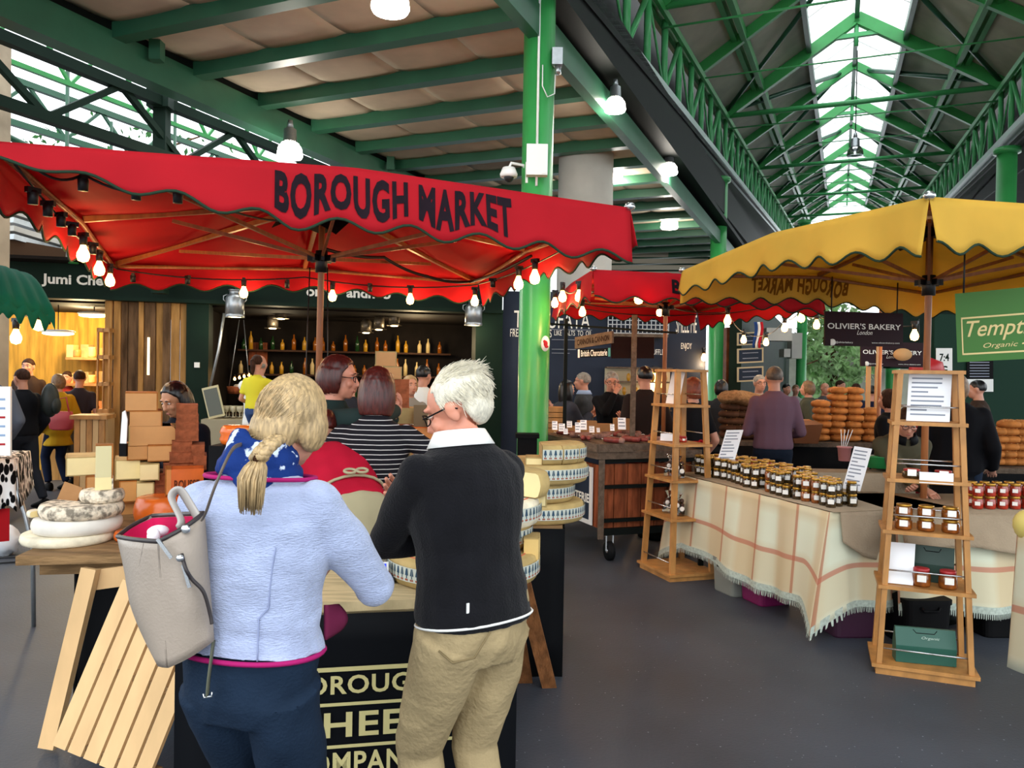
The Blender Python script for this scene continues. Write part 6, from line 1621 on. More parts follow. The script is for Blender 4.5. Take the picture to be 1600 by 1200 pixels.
# green paper bag on the lowest shelf, dark bags above
def pbag(label, P, w, h, d, m, rz=0.0, txt=None):
    t = thing('paper_bag', label, 'paper bag', P, rz)
    mb = MB(); mb.loft([[V((-w / 2, -d / 2, 0)), V((w / 2, -d / 2, 0)), V((w / 2, d / 2, 0)), V((-w / 2, d / 2, 0))], [V((-w / 2, -d / 2, h * .5)), V((w / 2, -d / 2, h * .5)), V((w / 2, d / 2, h * .5)), V((-w / 2, d / 2, h * .5))], [V((-w / 2, -d * .1, h)), V((w / 2, -d * .1, h)), V((w / 2, d * .12, h)), V((-w / 2, d * .12, h))]], smooth=False); part('bag_body', mb, m, t)
    mb = MB(); mb.tube([V((-w * .2, -d * .12, h * .95)), V((-w * .15, -d * .2, h * 0.86)), V((w * .15, -d * .2, h * .86)), V((w * .2, -d * .12, h * .95))], 0.003, 5); part('string_handle', mb, black, t)
    if txt:
        mb = MB(); mb.text(txt, w * 0.3, h * 0.1, M=Matrix.Translation((w * 0.08, -d * 0.36, h * 0.74)) @ Matrix.Rotation(R(72), 4, 'X'), shear=0.3); part('lettering', mb, mat('pale_green_print', '#b8cdbf', 0.7), t)
    return t
pbag('dark green gift bag lying on the lowest shelf of the nearest ladder', LP(0.52, 0.35, 0.062), 0.31, 0.19, 0.09, mat('bottle_green_paper', '#1c5546', 0.45), R(-14) + fz * 0, 'Organic')
pbag('dark green folded paper bag behind the two red lidded jars', LP(0.62, 0.62, 0.502), 0.22, 0.2, 0.06, mat('dark_green_paper', '#14352a', 0.5), R(-30))
# bits on the far ladder
for i, (u, v, z_, lab) in enumerate(((0.35, 0.3, 1.1, 'white folded price card on the third shelf of the far ladder'),)):
    mb = MB(); M = Matrix.Translation(LP2(u, v, z_ + .002)) @ Matrix.Rotation(R(-20), 4, 'Z'); mb.bx(-0.07, 0.07, -0.03, -0.026, 0, 0.06, M @ Matrix.Rotation(R(-15), 4, 'X')); mb.bx(-0.07, 0.07, 0.028, 0.032, 0, 0.06, M @ Matrix.Rotation(R(15), 4, 'X')); solo('price_card', mb, paper, lab, 'card')
notice('standing_notice', 'tall white notice leaning inside the far ladder above its fourth shelf', LP2(0.85, 0.2, 1.425), LP2(0.35, 0.15, 1.425), LP2(0.72, 0.5, 1.70), 8)
cell = mat('clear_wrap', '#d8d2c4', 0.25)
for i, (u, z_) in enumerate(((0.3, 0.81), (0.62, 0.81), (0.3, 0.5), (0.65, 0.5))):
    t = thing('wrapped_treats', 'cellophane bag of dark treats, %s on the %s shelf of the far ladder' % (('near', 'left')[i % 2], ('middle', 'lower')[i // 2]), 'treat bag', LP2(u, 0.4, z_ + .001), 0, 'cellophane treat bags on the far ladder')
    mb = MB()
    for k in range(9): mb.ell((0.03 * math.cos(k * 2.4), 0.03 * math.sin(k * 2.4), 0.03 + 0.012 * k * .9), 0.02)
    part('treats', mb, mat('chocolate_treats', '#4d2f20', 0.5), t)
    mb = MB(); mb.lathe([(0.05, 0.0), (0.055, 0.04), (0.03, 0.11), (0.008, 0.135), (0.03, 0.18)], 12); part('cellophane', mb, clear, t); mb = MB(); mb.ell((0.02, -0.05, 0.06), (0.02, 0.004, 0.02)); mb.ell((-0.02, -0.05, 0.09), (0.018, 0.004, 0.018)); part('heart_tag', mb, tagm, t)
for i in range(3):
    t = make_jar(0.035, 0.05, redp, red_lid, 10, 0.02, 'small red packet, %s on the third shelf of the far ladder' % names3[i], LP2(0.1 + 0.2 * i, 0.6, 1.102), group='small red pots on the far ladder')
# storage under the jar table
def crate(name, label, px, py, d, w, h, dp, m, rz=0, cat='box', lidm=None):
    p = lv(px, py, 0.005); t = thing(name, label, cat, (p.x, p.y, 0.0), rz)
    mb = MB(); mb.loft([ring(V((0, 0, z)), V((1, 0, 0)), V((0, 1, 0)), w / 2 * s, dp / 2 * s, 20, 8) for z, s in ((0, .9), (0.01, .93), (h * .9, 1), (h * .9, 1.04), (h, 1.04))], smooth=False); part('tub', mb, m, t)
    mb = MB(); mb.tube([V((-w * .2, -dp * .5, h * .85)), V((-w * .15, -dp * .54, h * .78)), V((w * .15, -dp * .54, h * .78)), V((w * .2, -dp * .5, h * .85))], 0.008, 6); part('handle', mb, lidm or black, t); return t
crate('storage_box', 'grey plastic storage box with a black handle under the jar table', 1150, 924, 5.5, 0.28, 0.26, 0.26, mat('grey_tub', '#7d8078', 0.5), R(-70))
crate('storage_box', 'magenta plastic box under the jar table', 1196, 938, 5.4, 0.28, 0.28, 0.28, mat('magenta_tub', '#7a1450', 0.4), R(-72))
crate('storage_box', 'dark plum storage box in the shade under the near end of the jar table', 1325, 985, 5.3, 0.34, 0.28, 0.3, mat('plum_tub', '#3a1430', 0.5), R(4))
crate('storage_box', 'black box under the right table behind the ladder', 1430, 1000, 5.3, 0.3, 0.3, 0.3, black, R(4))
crate('storage_box', 'black box under the right table, right of the ladder', 1560, 985, 5.4, 0.4, 0.32, 0.3, black, R(4))

# ------------------------------------------------------------------ signs
def board(name, label, P0, P1, P2, m, edge=0.015, cat='sign', group=None):
    P0, P1, P2 = V(P0), V(P1), V(P2); a = P1 - P0; b = P2 - P0; n_ = a.cross(b).normalized(); t = thing(name, label, cat, P0, 0, group)
    pts = [P0, P1, P1 + b, P2]; mb = MB(); mb.hexa([p - n_ * edge for p in pts] + [p for p in pts]); part('panel', mb, m, t, True)
    def wr(string, cx, cy, w, h, mm, bold=0.01, name='lettering', **kw):
        mb = MB(); mb.text(string, w, h, lambda x, y: P0 + a * (cx + x) + b * (cy + y) + n_ * 0.002, bold=bold, **kw); part(name, mb, mm, t, True)
    def rect(x0, x1, y0, y1, mm, name='border'):
        mb = MB(); q = P0 + n_ * 0.0015; mb.add([q + a * x0 + b * y0, q + a * x1 + b * y0, q + a * x1 + b * y1, q + a * x0 + b * y1], [(0, 1, 2, 3)]); part(name, mb, mm, t, True)
    return t, wr, rect, (P0, a, b, n_)
maroon = mat('dark_maroon_board', '#240810', 0.6, spec=0.15)
for k, (x0, y0, x1, y1, d, lab) in enumerate(((1289, 540, 1411, 486, 6.75, 'dark maroon OLIVIER\'S BAKERY London sign hanging under the yellow canopy'), (1345, 572, 1443, 533, 9.6, 'second smaller maroon OLIVIER\'S BAKERY sign lower and farther back'))):
    t, wr, rect, F = board('bakery_sign', lab, at(x0, y0, d), at(x1, y0 + 2, d + .2), at(x0, y1, d), maroon, group='maroon bakery signs')
    wr("OLIVIER'S BAKERY", 0.5, 0.58, 0.94, 0.17, letter, 0.012); wr('London', 0.5, 0.4, 0.2, 0.13, letter, 0.0, shear=0.4)
    wr('@olivierbakery', 0.24, 0.1, 0.22, 0.07, letter, 0.0); wr('www.oliviersbakery.com', 0.77, 0.1, 0.36, 0.06, letter, 0.0)
    mb = MB(); P0, a, b, n_ = F; mb.lathe([(0, 0), (0.03, 0), (0.03, 0.004), (0, 0.004)], 12, Matrix.Translation(P0 + a * 0.09 + b * 0.1) @ Matrix.Rotation(R(90), 4, 'X')); part('round_mark', mb, letter, t, True)
    for u in (0.08, 0.92):
        mb = MB(); mb.cyl(P0 + a * u + b, P0 + a * u + b + V((0, 0, 0.3)), 0.006, 5); part('hanging_wire', mb, cord, t, True)
mb = MB(); p = at(1410, 554, 9.62); mb.lathe([(0, 0), (0.11, 0), (0.11, 0.01), (0, 0.01)], 24, Matrix.Translation(p) @ Matrix.Rotation(R(90), 4, 'X') @ Matrix.Diagonal((1.05, .7, 1, 1))); solo('oval_disc', mb, mat('tan_disc', '#c89a68', 0.6), 'blank tan oval disc in front of the second bakery sign', 'disc')
t, wr, rect, F = board('stall_sign', 'bright green hanging sign with cream script starting Tempt, at the right edge', at(1496, 566, 4.35), at(1640, 559, 4.1), at(1492, 459, 4.35), mat('leaf_green_board', '#2f6a14', 0.5), group=None)
gb = mat('sign_cream', '#d9c58c', 0.6)
for r_ in ((0.07, 1.0, 0.88 - .24, 0.66, ), ): pass
rect(0.06, 1.0, 0.62, 0.645, gb); rect(0.06, 1.0, 0.10, 0.125, gb); rect(0.06, 0.075, 0.10, 0.645, gb)
wr('Temptings', 0.62, 0.435, 1.0, 0.30, gb, 0.006, shear=0.35); wr('Organic \u2022 Handmade', 0.80, 0.21, 1.0, 0.09, gb, 0.0, shear=0.3)
for u in (0.1, 0.9):
    mb = MB(); P0, a, b, n_ = F; mb.cyl(P0 + a * u + b, P0 + a * u + b + V((0, 0, 0.3)), 0.005, 5); part('hanging_wire', mb, cord, t, True)
mb = MB(); p = at(1470, 385, 4.9)
# cups and things behind the jar table
t = thing('paper_cup', 'pink tub with straws behind the jars near the second notice', 'tub', at(1319, 720, 5.95)); mb = MB(); mb.lathe([(0, 0), (0.04, 0), (0.05, 0.1), (0.056, 0.1), (0.056, 0.11), (0, 0.11)], 16); part('tub', mb, mat('pink_tub', '#b87878', 0.5), t); mb = MB(); [mb.cyl((0.01 * i - .02, 0, 0.1), (0.03 * i - 0.03, 0, 0.24), 0.003, 5) for i in range(4)]; part('straws', mb, white, t)
p = at(1372, 730, 5.9); t = thing('green_tub', 'green plastic tub behind the second notice on the jar table', 'tub', (p.x, p.y, p.z)); mb = MB(); mb.lathe([(0, 0), (0.1, 0), (0.1, 0.08), (0.106, 0.085), (0, 0.085)], 20); part('tub', mb, mat('green_plastic', '#1f7a3f', 0.4), t)
solo('riser_block', MB().bx(1.95, 3.0, 5.75, 6.0, TH - 0.02, TH + 0.14), taupecloth, 'taupe covered block behind the jars', 'box')
solo('yellow_cloth', MB().bx(c0.x + 0.45, c0.x + 0.95, 6.65, 6.8, TH, TH + 0.09), mat('mustard_cloth', '#d9a528', 0.8), 'folded mustard yellow cloth behind the far jars', 'cloth')

# ------------------------------------------------------------------ charcuterie cart
K0 = V((0.80, 6.9, 0)); ku = V((0.94, 0.33, 0)).normalized(); kv = V((-0.36, 0.93, 0)).normalized()
cart = thing('wooden_cart', 'old wooden railway cart with iron frame carrying the charcuterie', 'cart', K0)
KW, KL, KZ = 0.95, 1.45, 0.98
for i in range(7):
    mb = MB(); p = K0 + ku * (KW * i / 7 + 0.004); q = K0 + ku * (KW * (i + 1) / 7 - 0.004); mb.add([p + V((0, 0, .28)), q + V((0, 0, .28)), q + V((0, 0, .86)), p + V((0, 0, .86)), p + kv * .025 + V((0, 0, .28)), q + kv * .025 + V((0, 0, .28)), q + kv * .025 + V((0, 0, .86)), p + kv * .025 + V((0, 0, .86))], [(0, 1, 2, 3), (7, 6, 5, 4), (0, 4, 5, 1), (1, 5, 6, 2), (2, 6, 7, 3), (3, 7, 4, 0)]); part('front_board', mb, redwood, cart, True)
mb = MB(); mb.bar(K0 + kv * 0.02 + V((0, 0, 0.57)) , K0 + kv * KL + V((0, 0, .57)), 0.02, 0.56); part('side_board', mb, redwood, cart, True)
for z_, w_ in ((0.26, 0.06), (0.36, 0.03), (0.66, 0.03), (0.9, 0.05)):
    mb = MB(); mb.bar(K0 - kv * .02 + V((0, 0, z_)), K0 + ku * KW - kv * .02 + V((0, 0, z_)), 0.04, w_); part('iron_rail', mb, blackS, cart, True)
for p in (K0, K0 + ku * KW, K0 + kv * KL): 
    mb = MB(); mb.bar(p + V((0, 0, .2)) - kv * .02, p + V((0, 0, .98)) - kv * .02, 0.05, 0.05); part('post', mb, oldwood, cart, True)
mb = MB(); slab(mb, [K0 - kv * .06 - ku * .06, K0 + ku * (KW + .05) - kv * .06, K0 + ku * (KW + .05) + kv * KL, K0 + kv * KL - ku * .06], KZ - 0.07, KZ); part('cart_top', mb, oldwood, cart, True)
mb = MB(); mb.bar(K0 - ku * .06 - kv * .06 + V((0, 0, KZ + .03)), K0 - ku * .06 + kv * KL + V((0, 0, KZ + .03)), 0.03, 0.07); mb.bar(K0 - ku * .06 - kv * .06 + V((0, 0, KZ + .03)), K0 + ku * .28 - kv * .06 + V((0, 0, KZ + .03)), 0.03, 0.07); part('tray_side', mb, oldwood, cart, True)
for p in (K0 + ku * .1, K0 + ku * (KW - .05), K0 + ku * .1 + kv * (KL - .1)):
    c = p + V((0, 0, 0.085)); mb = MB(); mb.lathe([(0, -.02), (.085, -.02), (.085, .02), (0, .02)], 22, Matrix.Translation(c) @ Matrix.Rotation(R(20), 4, 'Z') @ Matrix.Rotation(R(90), 4, 'Y')); w_ = part('wheel', mb, rubber, cart, True)
    mb = MB(); mb.bar(c + V((-.03, 0, 0)), c + V((-.03, 0, .16)), .01, .04); mb.bar(c + V((.03, 0, 0)), c + V((.03, 0, .16)), .01, .04); mb.cyl(c + V((-.03, 0, 0)), c + V((.03, 0, 0)), .02); part('wheel_fork', mb, steel, cart, True)
d_ = -kv
t, wr, rect, F = board('charcuterie_board', 'white edged navy board ending in TERIE on the left side of the cart', K0 + kv * 1.0 - ku * 0.035 + V((0, 0, .30)), K0 + kv * 0.1 - ku * 0.035 + V((0, 0, .30)), K0 + kv * 1.0 - ku * 0.035 + V((0, 0, .82)), white)
rect(0.05, 0.95, 0.08, 0.92, navy, 'navy_field'); wr('CHARCUTERIE', 0.53, 0.45, 0.85, 0.16, letter, 0.03)
mb = MB(); slab(mb, [K0, K0 + ku * (KW - .05), K0 + ku * (KW - .05) + kv * (KL - .1), K0 + kv * (KL - .1)], KZ, KZ + .06); part('display_board', mb, oldwood, cart, True)
# goods on the cart
rnd = random.Random(21)
sal = mat('dusty_salami', '#8a6a60', 0.8, var=0.5, scale=20); salr = mat('cured_meat', '#7a2f2a', 0.5, var=0.4, scale=20)
sals = sorted([(rnd.uniform(0.0, 0.75), rnd.uniform(0.02, 0.95)) for _ in range(26)], key=lambda q: (K0 + ku * q[0] + kv * q[1]).x / (K0 + ku * q[0] + kv * q[1]).y)
for i in range(26):
    u, v = sals[i]; p = K0 + ku * u + kv * v + V((0, 0, KZ + 0.09 - (0.06 if v < 0.0 else 0)))
    t = thing('salami', ('dusty salami among the price cards on the cart, %s from the left' if i % 2 else 'dark red cured sausage on the cart, %s from the left') % ORDN[i // 2], 'salami', p, rnd.uniform(0, 3), 'salami on the wooden cart' if i % 2 else 'cured sausages on the wooden cart')
    mb = MB(); L_ = rnd.uniform(.07, .13); rr = rnd.uniform(.018, .03); mb.tube([(-L_, 0, -0.003), (-L_ * .9, 0, 0), (0, 0, 0), (L_ * .9, 0.01, 0), (L_, 0.01, 0)], [rr * .3, rr * .9, rr, rr * .85, rr * .25], 10); part('sausage', mb, sal if i % 2 else salr, t)
    mb = MB(); mb.tube([(L_, .01, 0), (L_ + .02, .012, .006), (L_ + .03, 0, 0)], .003, 5); part('string', mb, tagm, t)
cards = [(867, 665, .05, .08), (878, 668, .06, .07), (890, 663, .05, .06), (903, 668, .05, .09), (912, 664, .06, .09), (925, 671, .05, .06), (957, 668, .04, .06), (972, 662, .075, .11), (935, 672, .03, .04), (884, 674, .04, .05)]
for i, (px, py, w_, h_) in enumerate(cards):
    p = at(px, py, 7.3 + 0.1 * (i % 3)); p.z = max(p.z - h_ / 2, KZ + 0.01)
    t = notice('price_card', 'small white price card on the cart, %s from the left' % ['first', 'third', 'fourth', 'fifth', 'sixth', 'seventh', 'ninth', 'tenth and largest', 'eighth', 'second'][i], p + V((-w_ / 2, 0, 0)), p + V((w_ / 2, 0, 0)), p + V((-w_ / 2, .03, h_)), 3, cat='price card'); t['group'] = 'white price cards on the cart'
for i, (px, py, w_, h_) in enumerate(((893, 655, .12, .07), (918, 650, .2, .09), (945, 650, .16, .06), (972, 646, .16, .09))):
    p = at(px, py + 8, 8.1); solo('carton', MB().bx(p.x - w_ / 2, p.x + w_ / 2, p.y, p.y + .12, KZ + .06, max(KZ + .12, p.z + h_ - .09)), card, 'brown carton at the back of the cart, %s from the left' % ['first', 'second', 'third', 'fourth'][i], 'carton', 'brown cartons at the back of the cart')
for i in range(6):
    p = at(867, 655, 8.15); solo('wooden_tray', MB().bx(p.x - .11, p.x + .11, p.y, p.y + .3, KZ + i * .055 + .002, KZ + i * .055 + .05), oak, 'shallow wooden tray in the stack beside the green column, %s from the top' % ['sixth', 'fifth', 'fourth', 'third', 'second', 'first'][i], 'tray', 'wooden trays stacked beside the green column')
# iron frame and signs over the cart
t = thing('display_stand', 'thin dark iron frame standing over the charcuterie cart', 'frame', K0)
p1, p2 = at(988, 680, 7.3), at(882, 655, 7.9)
for i, p in enumerate((p1, p2)):
    mb = MB(); mb.bar((p.x, p.y, KZ), (p.x, p.y, 2.22), 0.045 if i == 0 else 0.035, 0.045); part('post', mb, oldwood if i == 0 else blackS, t, True)
mb = MB(); mb.bar((p2.x - .35, p2.y + .1, 2.18), (p1.x + .4, p1.y, 2.06), 0.02, 0.02); part('crossbar', mb, blackS, t, True)
t, wr, rect, F = board('carved_sign', 'carved wooden sign CANNON & CANNON hanging over the cart', at(898, 545, 7.5), at(956, 536, 7.2), at(898, 527, 7.5), oldwood, .03)
wr('CANNON & CANNON', 0.5, 0.5, 0.86, 0.5, mat('carved_dark', '#2b1c12', .8), 0.02)
t, wr, rect, F = board('charcuterie_sign', 'black strip sign reading British Charcuterie under the carved sign', at(903, 559, 7.45), at(954, 557, 7.2), at(903, 546, 7.45), black, .01)
wr('British Charcuterie', 0.5, 0.5, 0.8, 0.75, letter, 0.01); rect(0.0, 0.06, 0.0, 1.0, white, 'white_end'); rect(0.93, 1.0, 0.0, 1.0, mat('teal_end', '#4a8a8c', .6), 'teal_end')
t, wr, rect, F = board('dark_panel', 'plain dark brown panel hanging behind the iron frame', at(955, 560, 8.2), at(1022, 560, 8.1), at(955, 527, 8.2), mat('dark_brown_panel', '#2a1714', .7), .02)
# ------------------------------------------------------------------ shop row behind the cheese stall
def SF(px, z):   # place on the shop front line
    d = ray(px, 600); k = 10.5 + 0.212 * 4.2; y = k / (1 - 0.212 * d.x / d.y); return V((d.x / d.y * y, y, z))
sd = V((1, .212, 0)).normalized(); sn = V((-sd.y, sd.x, 0))
def wallseg(mb, p0, px1, z0, z1, dep=0.0, th=0.1):
    a, b = SF(p0, 0), SF(px1, 0); a += sn * dep; b += sn * dep
    mb.add([V((q.x, q.y, z)) for z in (z0, z1) for q in (a, b, b + sn * th, a + sn * th)], [(3, 2, 1, 0), (4, 5, 6, 7), (0, 1, 5, 4), (1, 2, 6, 5), (2, 3, 7, 6), (3, 0, 4, 7)])
mb = MB(); wallseg(mb, -40, 782, 2.56, 2.98, -0.05, 0.5); wallseg(mb, -40, 782, 2.52, 2.57, -0.12, 0.3); struct('trim_11', mb, greenB)
mb = MB()
for a, b in ((290, 325), (742, 784)): wallseg(mb, a, b, 0, 2.56, 0, 0.35)
struct('trim_12', mb, greenB)
mb = MB(); wallseg(mb, -60, 800, 2.98, 3.02, -0.4, 3.6); wallseg(mb, -60, 800, 2.5, 2.56, 0.3, 3.2); struct('trim_13', mb, dark)
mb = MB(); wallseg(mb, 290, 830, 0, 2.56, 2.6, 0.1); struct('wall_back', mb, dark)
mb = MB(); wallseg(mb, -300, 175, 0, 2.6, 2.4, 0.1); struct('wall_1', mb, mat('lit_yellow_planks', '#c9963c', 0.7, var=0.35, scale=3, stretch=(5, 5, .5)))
mb = MB(); a, b = SF(168, 0), SF(168, 0) + sn * 2.6; mb.bar(a + V((0, 0, 1.28)), b + V((0, 0, 1.28)), 0.08, 2.56); struct('wall_2', mb, warmwood)
mb = MB(); a = SF(306, 0) + sn * .3; mb.bar(a + V((0, 0, 1.28)), a + sn * 2.4 + V((0, 0, 1.28)), 0.1, 2.56); struct('wall_3', mb, dark)
# rough plank wall between the shops
t = thing('plank_screen', 'rough bark edged plank screen between the two shops', 'wooden screen', SF(230, 0))
edges = [175, 186, 196, 214, 222, 240, 252, 264, 278, 290]; mm = [warmwood, barkwood, barkwood, warmwood, barkwood, warmwood, barkwood, warmwood, warmwood]
for i in range(9):
    mb = MB(); wallseg(mb, edges[i], edges[i + 1] - 0.6, 0, 2.52, 0.05 + 0.03 * (i % 3), 0.05); part('plank', mb, mm[i], t, True)
mb = MB(); a = SF(232, 0) + sn * 0.0; mb.bx(a.x - .012, a.x + .012, a.y - .02, a.y, 1.55, 2.05); part('gap_glow_strip', mb, mat('painted_gap_glow', '#ffe9b0', .5, emit=2.5), t, True)  # emissive strip stands in for light through a gap in the planks
for i, (x0, x1, lab) in enumerate(((158, 178, 'tall wooden glazed cabinet at the right of the lit cheese shop'),)):
    t = thing('shop_cabinet', lab, 'cabinet', SF(x0, 0)); mb = MB(); wallseg(mb, x0, x1, 0.0, 1.05, -0.25, 0.3); part('base', mb, pine, t, True)
    mb = MB(); 
    for q0, q1 in ((x0, x0 + 2.2), (x1 - 2.2, x1), (x0 + 9, x0 + 10.5)): wallseg(mb, q0, q1, 1.05, 2.15, -0.2, 0.05)
    for z in (1.05, 1.4, 1.75, 2.1): wallseg(mb, x0, x1, z, z + .05, -0.2, 0.2)
    part('frame', mb, oak, t, True)
t = thing('shop_counter', 'honey wooden counter gate of the cheese shop, left of the plank screen', 'counter', SF(165, 0) - sn * .7)
for i in range(5):
    mb = MB(); wallseg(mb, 145 + i * 9, 153 + i * 9, 0.0, 1.0, -0.7, 0.05); part('board', mb, pine if i % 2 else oak, t, True)
mb = MB(); wallseg(mb, 140, 194, 1.0, 1.05, -0.75, 0.4); part('counter_top', mb, oak, t, True)
# lettering on the fascia
def fascia(string, x0, x1, z0, z1, label):
    a, b = SF(x0, 0), SF(x1, 0); c = (a + b) / 2 - sn * 0.056; mb = MB(); w = (b - a).length
    mb.text(string, w, z1 - z0, lambda x, y: c + sd * x + V((0, 0, (z0 + z1) / 2 + y)), bold=0.03); return solo('shop_lettering', mb, letter, label, 'lettering')
fascia('Jumi Cheese', 66, 195, 2.67, 2.84, 'white lettering Jumi Cheese on the dark shop fascia')
fascia('on N  andh  b', 477, 608, 2.67, 2.81, 'white lettering just showing under the red canopy on the right shop fascia')
a = SF(308, 0); solo('switch_plate', MB().bx(a.x - .035, a.x + .035, a.y - .02, a.y - .005, 1.66, 1.73), white, 'small white switch plate on the dark green shop post', 'switch')
# cheese shop interior: shelves, warm light
t = thing('shop_shelf', 'lit shelves stacked with yellow cheeses inside the left shop', 'shelf', SF(60, 0) + sn * 2)
for z in (0.95, 1.35, 1.75): mb = MB(); wallseg(mb, 20, 150, z, z + .04, 1.9, 0.45); part('shelf_board', mb, oak, t, True)
mb = MB(); wallseg(mb, 10, 135, 0.0, 0.95, 1.2, 0.4); part('counter_front', mb, warmwood, t, True)
rnd = random.Random(3)
for z in (0.99, 1.39, 1.79):
    for k in range(9):
        px = 24 + k * 14; p = SF(px, z) + sn * 2.0; h_ = rnd.uniform(.1, .2); w_ = rnd.uniform(.05, .075)
        row = {0.99: 'lowest', 1.39: 'middle', 1.79: 'top'}[z]
        mb = MB(); mb.lathe([(0, 0), (w_ * .95, 0), (w_, h_ * .2), (w_, h_ * .8), (w_ * .95, h_), (0, h_)], 14, Matrix.Translation(p)) if k % 2 else mb.bx(p.x - w_, p.x + w_, p.y, p.y + .15, z, z + h_)
        solo('shop_cheese', mb, (paste, paste4, rindt)[k % 3], '%s cheese on the %s lit shelf of the left shop, %s' % (('round' if k % 2 else 'square'), row, posw[k].replace('nearest the camera', 'leftmost').replace('near end', 'left end')), 'cheese', 'cheeses on the lit shop shelves')
t, wr, rect, F = board('menu_board', 'grey chalk menu board on the back wall of the lit cheese shop', SF(117, 1.45) + sn * 2.3, SF(139, 1.45) + sn * 2.3, SF(117, 2.28) + sn * 2.3, mat('grey_slate', '#6d716a', .7))
point('shop_light', SF(80, 2.3) + sn * 1.3, 110, (1, .78, .42), None, 0.15)
for px, z, dd in ((108, 2.38, 1.0), (55, 2.1, .8)):
    p = SF(px, z) + sn * dd; t = thing('shop_lamp', 'glowing flat lamp inside the left cheese shop, %s' % ('right one' if px > 80 else 'left one'), 'lamp', p, 0, 'lamps in the lit cheese shop'); mb = MB(); mb.ell((0, 0, 0), (.22, .12, .03)); part('diffuser', mb, mat('warm_lamp', '#ffe0a0', .4, emit=9), t); mb = MB(); mb.ell((0, 0, .03), (.24, .14, .03)); part('shade', mb, white, t); mb = MB(); mb.cyl((0, 0, .04), (0, 0, 2.5 - z), .008, 6); part('stem', mb, cord, t)
mb = MB(); wallseg(mb, 142, 158, 0.2, 2.3, 0.9, 0.06); solo('red_door_frame', mb, mat('orange_red_paint', '#c64a26', .5), 'orange red upright panel inside the lit shop', 'panel')
# right shop: dark interior
point('shop_light', SF(420, 2.2) + sn * 1.4, 14, (1, .8, .5), None, 0.1); point('shop_light', SF(660, 2.1) + sn * 1.3, 45, (1, .75, .42), None, 0.1)
t = thing('bar_shelf', 'dark back bar shelves with bottles in the right shop', 'shelf', SF(500, 0) + sn * 2.3)
for z in (1.15, 1.55, 1.95):
    mb = MB(); wallseg(mb, 335, 735, z, z + .03, 2.25, 0.32); part('shelf_board', mb, mat('dark_shelf', '#3b2417', .6), t, True)
btm = [mat('bottle_amber', '#8a4c12', .15), mat('bottle_green', '#1c3a1c', .15), mat('bottle_cream', '#c9b078', .4), mat('jar_gold', '#b5841f', .3)]
rnd = random.Random(8); c_ = 0
pz = None
for zi, z in enumerate((1.18, 1.58, 1.98)):
    for k in range(20):
        px = 342 + k * 19.5 + rnd.uniform(-4, 4); p = SF(px, z) + sn * 2.3; h_ = rnd.uniform(.16, .3); w_ = .035
        t = thing('shop_bottle', 'bottle on the %s shelf of the dark shop, %s' % (('lower', 'middle', 'upper')[zi], ['leftmost', 'second'][k] + ' in the row' if k < 2 else ('%s in the row from the left' % ['third', 'fourth', 'fifth', 'sixth', 'seventh', 'eighth', 'ninth', 'tenth', 'eleventh', 'twelfth', 'thirteenth', 'fourteenth', 'fifteenth', 'sixteenth', 'seventeenth', 'eighteenth', 'nineteenth', 'twentieth'][k - 2])), 'bottle', p, 0, 'bottles on the shelves of the dark shop')
        mb = MB(); mb.lathe([(0, 0), (w_, 0), (w_, h_ * .6), (w_ * .35, h_ * .8), (w_ * .35, h_), (0, h_)], 10); part('bottle_glass', mb, btm[rnd.randrange(4)], t)
mb = MB(); wallseg(mb, 326, 735, 0, 1.0, 0.5, 0.4); solo('shop_bar', mb, mat('bar_front', '#30251c', .7), 'dark wooden bar along the front of the right shop', 'counter')
# churn lamps and small pendants
def churn(px, py, d, label):
    p = at(px, py, d); t = thing('churn_lamp', label, 'lamp', p, 0, 'milk churn lamps hanging at the shop front')
    mb = MB(); mb.lathe([(0.085, -.15), (0.12, -.15), (0.12, 0.1), (0.085, 0.15), (0.07, 0.15), (0.075, 0.2), (0.09, 0.21), (0, .21)], 24); mb.lathe([(.123, -.15), (.126, -.14), (.126, -.12), (.123, -.11)], 24); part('churn', mb, silver, t)
    mb = MB(); mb.lathe([(0, -.148), (.08, -.148), (.08, -.14), (0, -.14)], 20); part('diffuser', mb, mat('warm_lamp', '#ffe0a0', .4, emit=9), t)
    mb = MB(); [mb.tube([(s * .12, 0, .05), (s * .15, 0, .08), (s * .15, 0, .13), (s * .1, 0, .15)], .008, 6) for s in (-1, 1)]; part('handle', mb, silver, t)
    mb = MB(); mb.cyl((0, 0, .2), (0, .05, .3), .006, 6); mb.cyl((0, .05, .3), (0, .45, .3), .01, 6); part('hanger', mb, cord, t)
    point('churn_light', (0, 0, -.25), 12, (1, .8, .5), t, .06); return t
churn(367, 478, 10.25, 'silver milk churn lamp hanging left of the mast, over the shop front')
churn(740, 492, 10.95, 'silver milk churn lamp hanging right, beside the navy wall')
